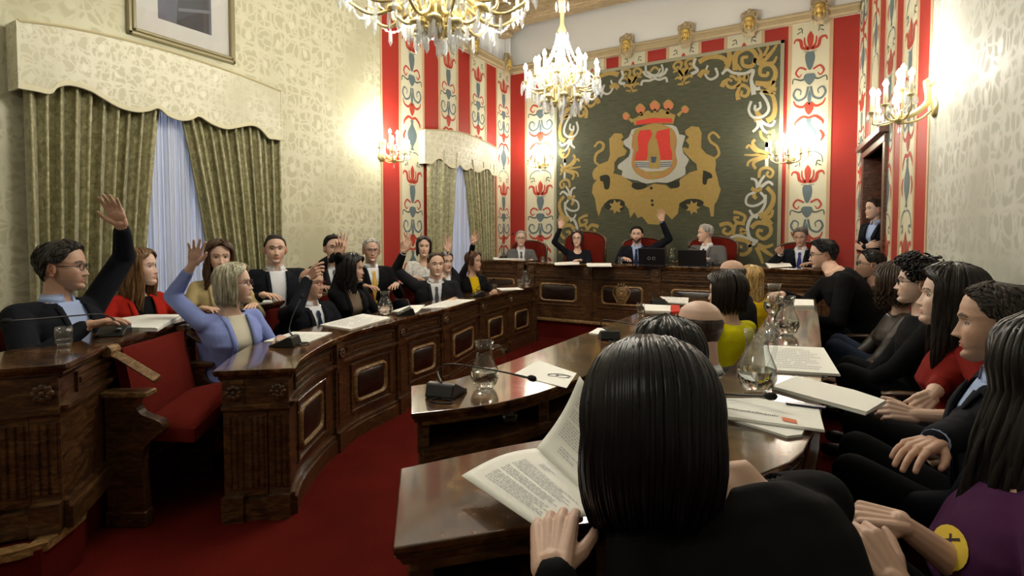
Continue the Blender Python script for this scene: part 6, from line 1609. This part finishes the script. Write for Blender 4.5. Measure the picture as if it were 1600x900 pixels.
PW = person('Woman with long dark hair in a purple t-shirt at the bottom right corner', (1664, 600, 1.12), -78, -104, pitch=-4, sex='f', haircol=(20, 17, 16), hairst='long', hp=dict(L=.36, flare=.05, vol=.036, n=700, r=.009, wave=.006, freq=3, face=.75, bangs=60), top=PUR, floor=.14, opening='closed', skin='fair', bare=1, k=1.28,
   nbp=(1618, 744, 1.10), arms=(dict(px=(1402, 918, .92), pxtip=(1352, 846, .98), palmw=(.1, .5, -1), s=.88, curl=.8, spread=.02, pv=(1, -.5, -1)), dict(px=(1415, 818, 1.12), pxtip=(1348, 804, 1.15), palmw=(0, .3, -1), s=.9, curl=.95, spread=.02, pv=(1, .3, -1))), mesh=.75, **RD)
# ================================================================== THINGS ON THE DESKS
GL = thin_glass('clear_glass'); WATER = glass('water', (250, 252, 252), 0, 1.33)
CHAIR['label'] = CHAIR['label']
def tumbler_proto():
    r = thing('water_glass', 'x', 'glass', (0, 0, 0), 0, 'water glasses on the desks'); m = MB()
    m.lathe([(1e-5, 0), (.026, 0), (.034, .018), (.036, .045), (.032, .088), (.0305, .088), (.0335, .045), (.031, .020), (.024, .010), (1e-5, .009)], (0, 0, 0), 20); m.build('glass_body', GL, r, smooth=True, fix=True)
    m = MB(); m.lathe([(1e-5, .0095), (.0235, .0105), (.030, .020), (.0325, .032), (1e-5, .032)], (0, 0, 0), 20); m.build('water', WATER, r, smooth=True, auto=50); return r
TUM = tumbler_proto()
def pitcher_proto(h=.21, handle=True):
    r = thing('water_jug' if handle else 'glass_carafe', 'x', 'jug' if handle else 'carafe', (0, 0, 0), 0, 'water jugs and carafes on the desks'); m = MB()
    out = [(1e-5, 0), (.036, 0), (.052, .018), (.064, .05), (.062, .085), (.048, .118), (.037, .145), (.036, .170), (.044, h)]
    inn = [(.042, h), (.034, .170), (.035, .145), (.046, .118), (.060, .085), (.062, .05), (.050, .021), (.034, .008), (1e-5, .007)]
    m.lathe(out + inn, (0, 0, 0), 24); m.build('glass_body', GL, r, smooth=True)
    if handle: m = MB(); m.tube(spline([(.040, 0, .185), (.070, 0, .196), (.098, 0, .165), (.092, 0, .115), (.062, 0, .078)], 6), .0065, 8); m.build('handle', GL, r, smooth=True)
    m = MB(); m.lathe([(1e-5, .0075), (.0335, .0085), (.0495, .0215), (.0615, .05), (.0597, .078), (1e-5, .078)], (0, 0, 0), 24); m.build('water', WATER, r, smooth=True, auto=50); return r
JUG = pitcher_proto(); CAR = pitcher_proto(.20, False)
def puton(proto, u, v, z, label, rz=0, s=1.0):
    o = place(proto, onz(u, v, z), rz, label); o.scale = (s, s, s); return o
zA, zB, zC, zDk, zDs = .7605, .9005, .7605, .9005, 1.0555
puton(JUG, 757, 606, zC, 'Water jug with curved handle on the near end of the open-shelf desk', R(5), .97)
puton(JUG, 1182, 612, zDk, 'Largest-looking glass water jug beside printed papers on the nearest desk', R(60), .98)
puton(JUG, 1228, 523, zDk, 'Glass jug behind a tumbler in the middle of the right-hand desk', R(120), .98)
puton(JUG, 1209, 491, zDk, 'Farthest glass jug on the right-hand desk, behind another jug', R(200), .98)
puton(CAR, 602, 492, zA, 'Glass carafe between the scarf woman and the man with grey tie')
puton(CAR, 822, 445, zA, 'Glass carafe at the end of the long carved desk by the dais')
puton(CAR, 932, 408, zDs, 'Carafe of water on the dais before the woman raising her arm')
puton(CAR, 1050, 410, zDs, 'Carafe of water on the dais between the two laptops')
puton(TUM, 100, 541, zB, 'Water glass on the left edge desk in front of the man in navy', 0, 1.05)
puton(TUM, 274, 489, zB, 'Water glass beyond the paper stack near the woman in red')
puton(TUM, 1206, 531, zDk, 'Water glass standing left of a jug on the right-hand desk')
puton(TUM, 1001, 489, zC, 'Water glass beside the red and white booklet on the middle desk')
puton(TUM, 812, 446, zA, 'Water glass next to the carafe by the dais end')
puton(TUM, 772, 455, zA, 'Water glass beside the microphone of the woman in yellow and black')
puton(TUM, 848, 410, zDs, 'Water glass at the left end of the dais desk')
puton(TUM, 969, 411, zDs, 'Water glass at the right hand of the presiding man')
place(TUM, onz(797, 662, .612), 0, 'Empty-looking glass on the shelf under the desk top')
# microphones
def mic(label, bu, bv, z, aim, neck):
    b = onz(bu, bv, z); r = thing('desk_microphone', label, 'microphone', tuple(b), 0, 'gooseneck microphones on the desks')
    a = R(aim); X = V((math.cos(a), math.sin(a), 0)); Y = V((-X.y, X.x, 0)); m = MB()
    prof = [(-.075, 0), (.075, 0), (.075, .012), (.045, .022), (-.035, .060), (-.060, .058), (-.075, .012)]; w = .062; n = len(prof)
    m.add([b + X * x + Y * -w + V((0, 0, q)) for x, q in prof] + [b + X * x + Y * w + V((0, 0, q)) for x, q in prof], [tuple(range(n)), tuple(range(2 * n - 1, n - 1, -1))] + [(i, (i + 1) % n, n + (i + 1) % n, n + i) for i in range(n)])
    bevel(m.build('base', BLACKP, r), .006, 3)
    m = MB(); m.box(b + X * .03 + Y * .03 + V((0, 0, .034)), (.022, .022, .008), a, ch=.003); m.build('button', plain('grey_button', (150, 152, 154), .4), r)
    s0 = b + X * -.045 + V((0, 0, .058)); P = [s0] + [V(p) for p in neck]; P = spline(P, 6)
    m = MB(); m.tube(P, [.0052] * 6 + [.0034] * (len(P) - 6), 8); m.build('gooseneck', BLACKP, r, smooth=True)
    d = (P[-1] - P[-3]).normalized(); m = MB(); m.tube([P[-1] - d * .004, P[-1] + d * .003, P[-1] + d * .012, P[-1] + d * .028, P[-1] + d * .036], [.004, .009, .0115, .0105, .003], 10); m.build('foam_windscreen', plain('foam_black', (12, 12, 13), .95, bump=(500, .001)), r, smooth=True)
    m = MB(); c = [b - X * .07 + V((0, 0, .004))]
    for k in range(9): q = k / 8 * 5; c.append(b - X * (.10 + .025 * math.sin(q)) + Y * (-.03 + .05 * math.cos(q)) + V((0, 0, .0035)))
    m.tube(spline(c, 3), .003, 6); m.build('cable', BLACKP, r, smooth=True)
mic('Microphone of the man at far left, its thin neck pointing left', 178, 523, zB, -40, [at(173, 496, 2.62), at(150, 491, 2.55), at(62, 498, 2.3), at(18, 501, 2.2)])
mic('Microphone with upright neck in front of the blonde woman', 446, 540, zA, -150, [at(452, 515, 3.3), at(458, 492, 3.34), at(470, 466, 3.42)])
mic('Microphone beside the glass carafe on the long carved desk', 633, 492, zA, -130, [at(640, 478, 4.6), at(636, 468, 4.7), at(620, 468, 4.85)])
mic('Microphone in front of the woman in black and yellow', 746, 463, zA, -130, [at(744, 452, 6.2), at(755, 444, 6.2), at(770, 437, 6.1)])
mic('Microphone beside the jug on the near end of the open-shelf desk', 698, 616, zC, 100, [at(684, 580, 2.24), at(700, 569, 2.22), at(745, 574, 2.12), at(790, 582, 2.0), at(826, 590, 1.92)])
mic('Microphone whose foam tip lies over the printed papers at right', 1062, 640, zDk, 60, [at(1050, 612, 1.75), at(1080, 612, 1.7), at(1150, 617, 1.62), at(1196, 619, 1.55)])
mic('Microphone behind the nearest woman, on the far part of the middle desk', 951, 529, zC, 120, [at(940, 510, 3.5), at(945, 500, 3.45), at(985, 506, 3.3), at(1010, 512, 3.2)])
mic('Black microphone beside the booklets at the far end of the middle desk', 1027, 476, zC, 120, [at(1018, 462, 5.2), at(1040, 458, 5.1), at(1060, 462, 5.0)])
mic('Microphone on the raised corner desk left of the dais', 786, 405, 1.0605, -90, [at(784, 396, 8.3), at(786, 375, 8.3), at(800, 366, 8.2)])
mic('Microphone on the dais pointed at the grey-haired man', 1120, 414, zDs, -60, [at(1112, 404, 7.5), at(1095, 392, 7.5), at(1078, 386, 7.5)])
# papers
PB_ = plain('paper_edge', (214, 214, 208), .8); INK = plain('printed_grey', (190, 190, 192), .8)
def sheets(name, label, cat, px, z, th=.006, lines=None, mat=None, grp='papers on the desks', curl=.0, jit=0):
    pts = [onz(u, v, z + th) for u, v in px]; pts = [V((p.x, p.y, 0)) for p in pts]; c = sum(pts, V()) / len(pts)
    r = thing(name, label, cat, (c.x, c.y, z), 0, grp); nl = max(1, min(4, int(th / .004))); rnd = random.Random(int(px[0][0]))
    for k in range(nl):
        z0 = z + th * k / nl; z1 = z + th * (k + .93) / nl; a = rnd.uniform(-1, 1) * (.05 if k < nl - 1 else 0); M = Matrix.Rotation(a, 3, 'Z')
        q = [c + M @ (p - c) for p in pts]; m = MB(); m.prism([(p.x, p.y) for p in q], z0, z1); m.build('sheet', mat or PAPER, r)
    if lines:
        m = MB(); a, b, c_, d = [V((p.x, p.y, z + th + .0006)) for p in (pts[0], pts[1], pts[2], pts[3])]
        for i in range(lines):
            q = .12 + .76 * i / max(1, lines - 1); L = rnd.uniform(.6, .86); s = a.lerp(d, q); e = b.lerp(c_, q); s2, e2 = s.lerp(e, .1), s.lerp(e, .1 + L * .9)
            w = (d - a).length * .3 / lines; n = (d - a).normalized() * w
            N = 14
            for j in range(N):
                if rnd.random() < .12: continue
                p, q2 = s2.lerp(e2, j / N), s2.lerp(e2, (j + .82) / N); m.add([p, q2, q2 + n, p + n], [(0, 1, 2, 3)])
        m.build('printed_text', INK, r, fix=False)
    return r
sheets('paper_stack', 'Papers on the curved desk end in front of the blonde woman', 'papers', [(412, 533), (458, 518), (519, 519), (482, 534)], zA, .005, 8)
sheets('paper_stack', 'White papers before the bald man on the long carved desk', 'papers', [(500, 507), (567, 490), (610, 496), (548, 514)], zA, .007, 8)
sheets('paper_stack', 'Papers behind the microphone near the carafe on the carved desk', 'papers', [(612, 486), (640, 477), (664, 476), (650, 489)], zA, .005)
sheets('paper_stack', 'Papers in front of the man with the grey tie', 'papers', [(656, 481), (704, 467), (743, 468), (697, 480)], zA, .006, 6)
sheets('paper_stack', 'Papers at the dais end of the long carved desk', 'papers', [(776, 450), (809, 449), (818, 452), (783, 453)], zA, .006)
sheets('paper_stack', 'Thick open stack of papers under the hand of the far left man', 'papers', [(196, 511), (186, 497), (229, 491), (284, 491), (244, 512)], zB, .022)
sheets('paper_stack', 'Papers on the rear desk between the blonde woman and the white-shirted man', 'papers', [(391, 465), (426, 463), (424, 472), (403, 474)], zB, .012)
sheets('paper_stack', 'Papers in front of the man with yellow tie', 'papers', [(575, 442), (607, 439), (626, 442), (592, 446)], zB, .006)
sheets('orange_leaflet', 'Small orange and white leaflet beside the papers of the yellow tie man', 'leaflet', [(612, 439), (627, 436), (634, 440), (622, 442)], zB, .005, mat=plain('orange_leaflet', (206, 120, 86), .7))
p_ = sheets('drawing_sheet', 'White sheet with a black doodle on the open-shelf desk behind the jug', 'paper', [(801, 585), (841, 563), (901, 583), (885, 606)], zC, .002)
o_ = onz(872, 587, zC + .0035); m = MB(); dx = (onz(885, 590, zC) - onz(860, 586, zC)).normalized(); dy = V((-dx.y, dx.x, 0))
for pts in ([(-.05, -.01), (-.03, .02), (0, .01), (-.01, -.02), (-.04, -.02), (-.05, -.01)], [(-.01, 0), (.02, .025), (.05, .015), (.045, -.015), (.01, -.02), (-.01, 0)], [(.045, .0), (.06, -.01), (.055, .02)], [(-.055, .0), (-.02, .03), (.03, .03), (.06, .02)]):
    m.tube([o_ + dx * a + dy * b for a, b in spline([(a, b, 0) for a, b in pts], 4) and [(q.x, q.y) for q in spline([(a, b, 0) for a, b in pts], 4)]], .0011, 4)
m.build('ink_drawing', plain('ink_black', (24, 24, 26), .6), p_)
sheets('booklet', 'White booklet at the far part of the middle desk by a water glass', 'booklet', [(1005, 475), (1048, 477), (1047, 486), (1009, 485)], zC, .012)
sheets('red_folder', 'Small red folder end beside the white booklet on the middle desk', 'folder', [(1049, 476), (1062, 477), (1062, 486), (1048, 487)], zC, .014, mat=plain('red_folder', (196, 50, 38), .6))
sheets('paper_stack', 'Printed sheet nearest the dais on the middle desk', 'papers', [(1031, 463), (1076, 465), (1075, 474), (1045, 472)], zC, .006, 3)
sheets('paper_stack', 'White paper beside the far microphone left of the nearest woman', 'papers', [(920, 520), (934, 512), (948, 513), (938, 522)], zC, .006)
fp = sheets('printed_pages', 'Printed white pages with an orange square on the nearest desk', 'papers', [(1121, 622), (1186, 622), (1279, 636), (1288, 671), (1134, 650)], zDk + .008, .008)
m = MB(); q = [onz(u, v, zDk + .0175) for u, v in ((1221, 651), (1244, 656), (1246, 662), (1223, 657))]; m.add(q, [(0, 1, 2, 3)]); m.build('orange_logo', plain('logo_orange', (214, 112, 70), .7), fp, fix=False)
m = MB(); a, b = onz(1134, 638, zDk + .0175), onz(1216, 651, zDk + .0175); d = (b - a); L = d.length; d.normalize(); n = V((-d.y, d.x, 0)); rnd = random.Random(4)
for i in range(26):
    p = a + d * (L * i / 26); hgt = rnd.choice((.009, .009, .013)); w = .0022
    m.add([p, p + d * w, p + d * w + n * hgt, p + n * hgt], [(0, 1, 2, 3)]); 
    if i % 3: m.add([p, p + d * .006, p + d * .006 + n * .002, p + n * .002], [(0, 1, 2, 3)])
    if i % 2: m.add([p + n * (hgt - .002), p + d * .006 + n * (hgt - .002), p + d * .006 + n * hgt, p + n * hgt], [(0, 1, 2, 3)])
m.build('printed_heading', plain('ink_dark', (50, 50, 54), .7), fp, fix=False)
sheets('paper_stack', 'Sheets lying under the printed pages at the edge of the nearest desk', 'papers', [(1137, 652), (1180, 640), (1262, 660), (1253, 678), (1230, 681)], zDk, .007)
sheets('paper_stack', 'Loose papers hanging over the right edge of the nearest desk', 'papers', [(1206, 603), (1244, 587), (1335, 609), (1384, 625), (1354, 643)], zDk, .012)
m_ = sheets('blue_pen', 'Dark blue pen beside the printed pages on the nearest desk', 'pen', [(1228, 625), (1290, 634), (1290, 637), (1228, 629)], zDk + .018, .005, mat=plain('pen_blue', (24, 26, 70), .3))
sheets('paper_stack', 'White papers in the middle of the right-hand desk, in front of the jugs', 'papers', [(1194, 539), (1287, 543), (1312, 584), (1196, 577)], zDk, .010, 12)
sheets('paper_stack', 'Papers at the elbow of the man in black near the dais', 'papers', [(1240, 467), (1271, 468), (1272, 477), (1240, 477)], zDk, .018)
for lab, c in (('Papers under the hands of the woman raising her arm on the dais', [(867, 410), (905, 408), (905, 412), (866, 413)]), ('Papers beside the carafe on the dais desk', [(917, 411), (955, 411), (955, 415), (917, 415)]),):
    sheets('paper_stack', lab, 'papers', c, zDs, .014)
sheets('paper_stack', 'Open papers in front of the man looking down at right', 'papers', [(1195, 411), (1232, 409), (1238, 416), (1205, 418)], 1.0605, .014)
sheets('paper_stack', 'Papers on the raised corner desk left of the dais', 'papers', [(770, 402), (815, 401), (820, 404), (772, 405)], 1.0605, .016)
# laptops on the dais
def laptop(label, u, v, w, h, logo=False):
    b = onz(u, v, zDs); r = thing('laptop', label, 'laptop', (b.x, b.y, zDs), 0, 'laptops on the dais'); m = MB()
    m.box((b.x, b.y + .12, zDs + .010), (w, .22, .018), ch=.004); m.build('keyboard_base', BLACKP, r)
    m = MB(); m.box((b.x, b.y, zDs + h / 2 + .01), (w, .012, h), 0, ch=.004, mat=Matrix.Rotation(R(10), 3, 'X')); m.build('lid', plain('laptop_lid', (14, 14, 18), .35), r)
    if logo:
        m = MB()
        for dx in (-.03, .03): m.tube([(b.x + dx + .018 * math.cos(q), b.y - .012, zDs + h * .45 + .018 * math.sin(q)) for q in np.linspace(0, 6.283, 16)], .004, 5)
        m.build('logo_rings', plain('logo_grey', (90, 90, 94), .5), r)
laptop('Black monitor back with two grey rings before the presiding man', 1018, 416, .34, .22, True)
laptop('Dark grey laptop in front of the grey-haired man turned sideways', 1081, 417, .34, .20)
# the document held by the nearest woman
dz = .935
D0_, D1_, D2_, D3_ = onz(721, 743, dz), onz(838, 700, dz + .01), onz(949, 804, dz + .012), onz(858, 836, dz)
DOC = thing('open_document', 'Open printed booklet held over the nearest desk by the nearest woman', 'document', tuple((D0_ + D2_) / 2)[:2] + (dz,))
def page(q, bend, name, n=12):
    a, b, c, d = [V(p) for p in q]; nn = (b - a).cross(d - a).normalized(); nn = nn if nn.z > 0 or abs(nn.z) < .3 else -nn; vs = []; fs = []
    f = lambda s, t_: a.lerp(b, s).lerp(d.lerp(c, s), t_) + nn * bend * math.sin(math.pi * s) 
    for i in range(n + 1):
        for j in range(n + 1): vs.append(f(i / n, j / n))
    for i in range(n):
        for j in range(n): k = i * (n + 1) + j; fs.append((k, k + 1, k + n + 2, k + n + 1))
    m = MB(); m.add(vs, fs); o = m.build(name, PAPER, DOC, smooth=True, fix=False); s = o.modifiers.new('s', 'SOLIDIFY'); s.thickness = .0016
    return f, nn
f, nn = page([D0_, D1_, D2_, D3_], .012, 'page')
rnd = random.Random(5)
def text_on(f, nn, rows, s0, s1, t0, t1, sg=1):
    m = MB()
    for r_ in range(rows):
        if r_ in (3, 4, 12, 17): continue
        s = s0 + (s1 - s0) * r_ / rows; w = (s1 - s0) / rows * .38; t_ = t0 + (.12 if r_ < 3 else 0); te = t1 - rnd.uniform(0, .25) - (.3 if r_ < 3 else 0)
        while t_ < te:
            L = rnd.uniform(.02, .06); o = nn * .0012 * sg; m.add([f(s, t_) + o, f(s, t_ + L) + o, f(s + w, t_ + L) + o, f(s + w, t_) + o], [(0, 1, 2, 3)]); t_ += L + .012
    m.build('printed_text', plain('ink_soft', (186, 186, 190), .8), DOC, fix=False)
text_on(lambda s, t_: f(1 - s, t_), nn, 24, .14, .86, .16, .88)
U0, U1 = at(905, 588, 1.10), at(985, 700, .93)
f2, n2 = page([D1_, U0, U1, D2_], .01, 'page')
n2 = n2 if n2.dot(V((0, 0, CH)) - D1_) > 0 else -n2
text_on(f2, n2, 22, .15, .85, .12, .9)
# yellow round patch on the purple sleeve
from mathutils.bvhtree import BVHTree
def decal(obj, cu, cv, ru, rv, ang, mat, name, parent, off=.0025, shape=None):
    me = obj.data; lo = ORG[parent.name]; bv = BVHTree.FromPolygons([v.co + lo for v in me.vertices], [tuple(p.vertices) for p in me.polygons]); o = V((0, 0, CH)); vs = []; fs = []
    rings = 5; n = 20
    P = shape or [(0, 0)] + [(k / rings * math.cos(2 * math.pi * j / n), k / rings * math.sin(2 * math.pi * j / n)) for k in range(1, rings + 1) for j in range(n)]
    ca, sa = math.cos(ang), math.sin(ang)
    for x, y in P:
        u = cu + x * ru * ca - y * rv * sa; v = cv + x * ru * sa + y * rv * ca; d = ray(u, v)[0].normalized(); h = bv.ray_cast(o, d)
        if h[0] is None: return
        vs.append(h[0] - d * off)
    if shape: fs = [tuple(range(len(vs)))]
    else:
        fs = [(0, 1 + j, 1 + (j + 1) % n) for j in range(n)]
        for k in range(rings - 1):
            for j in range(n): a = 1 + k * n; fs.append((a + j, a + n + j, a + n + (j + 1) % n, a + (j + 1) % n))
    m = MB(); m.add(vs, fs); m.build(name, mat, parent, fix=False)
tee = [c for c in PW['root'].children if c.name.startswith(('t_shirt', 'jumper'))][0]
YP = plain('yellow_patch', (206, 176, 50), .8)
for cu_ in range(1484, 1590, 8):
    decal(tee, cu_, 856, 28, 38, R(-20), YP, 'round_patch', PW['root'], .004)
    if any(c.name.startswith('round_patch') for c in PW['root'].children): break
for sh in ([(-.5, -.35), (.6, -.22), (.6, -.10), (-.5, -.22)], [(.1, -.5), (.22, -.45), (-.1, .5), (-.25, .45)]):
    decal(tee, cu_, 852, 28, 38, R(-10), plain('patch_mark', (44, 24, 30), .8), 'patch_mark', PW['root'], .007, sh)
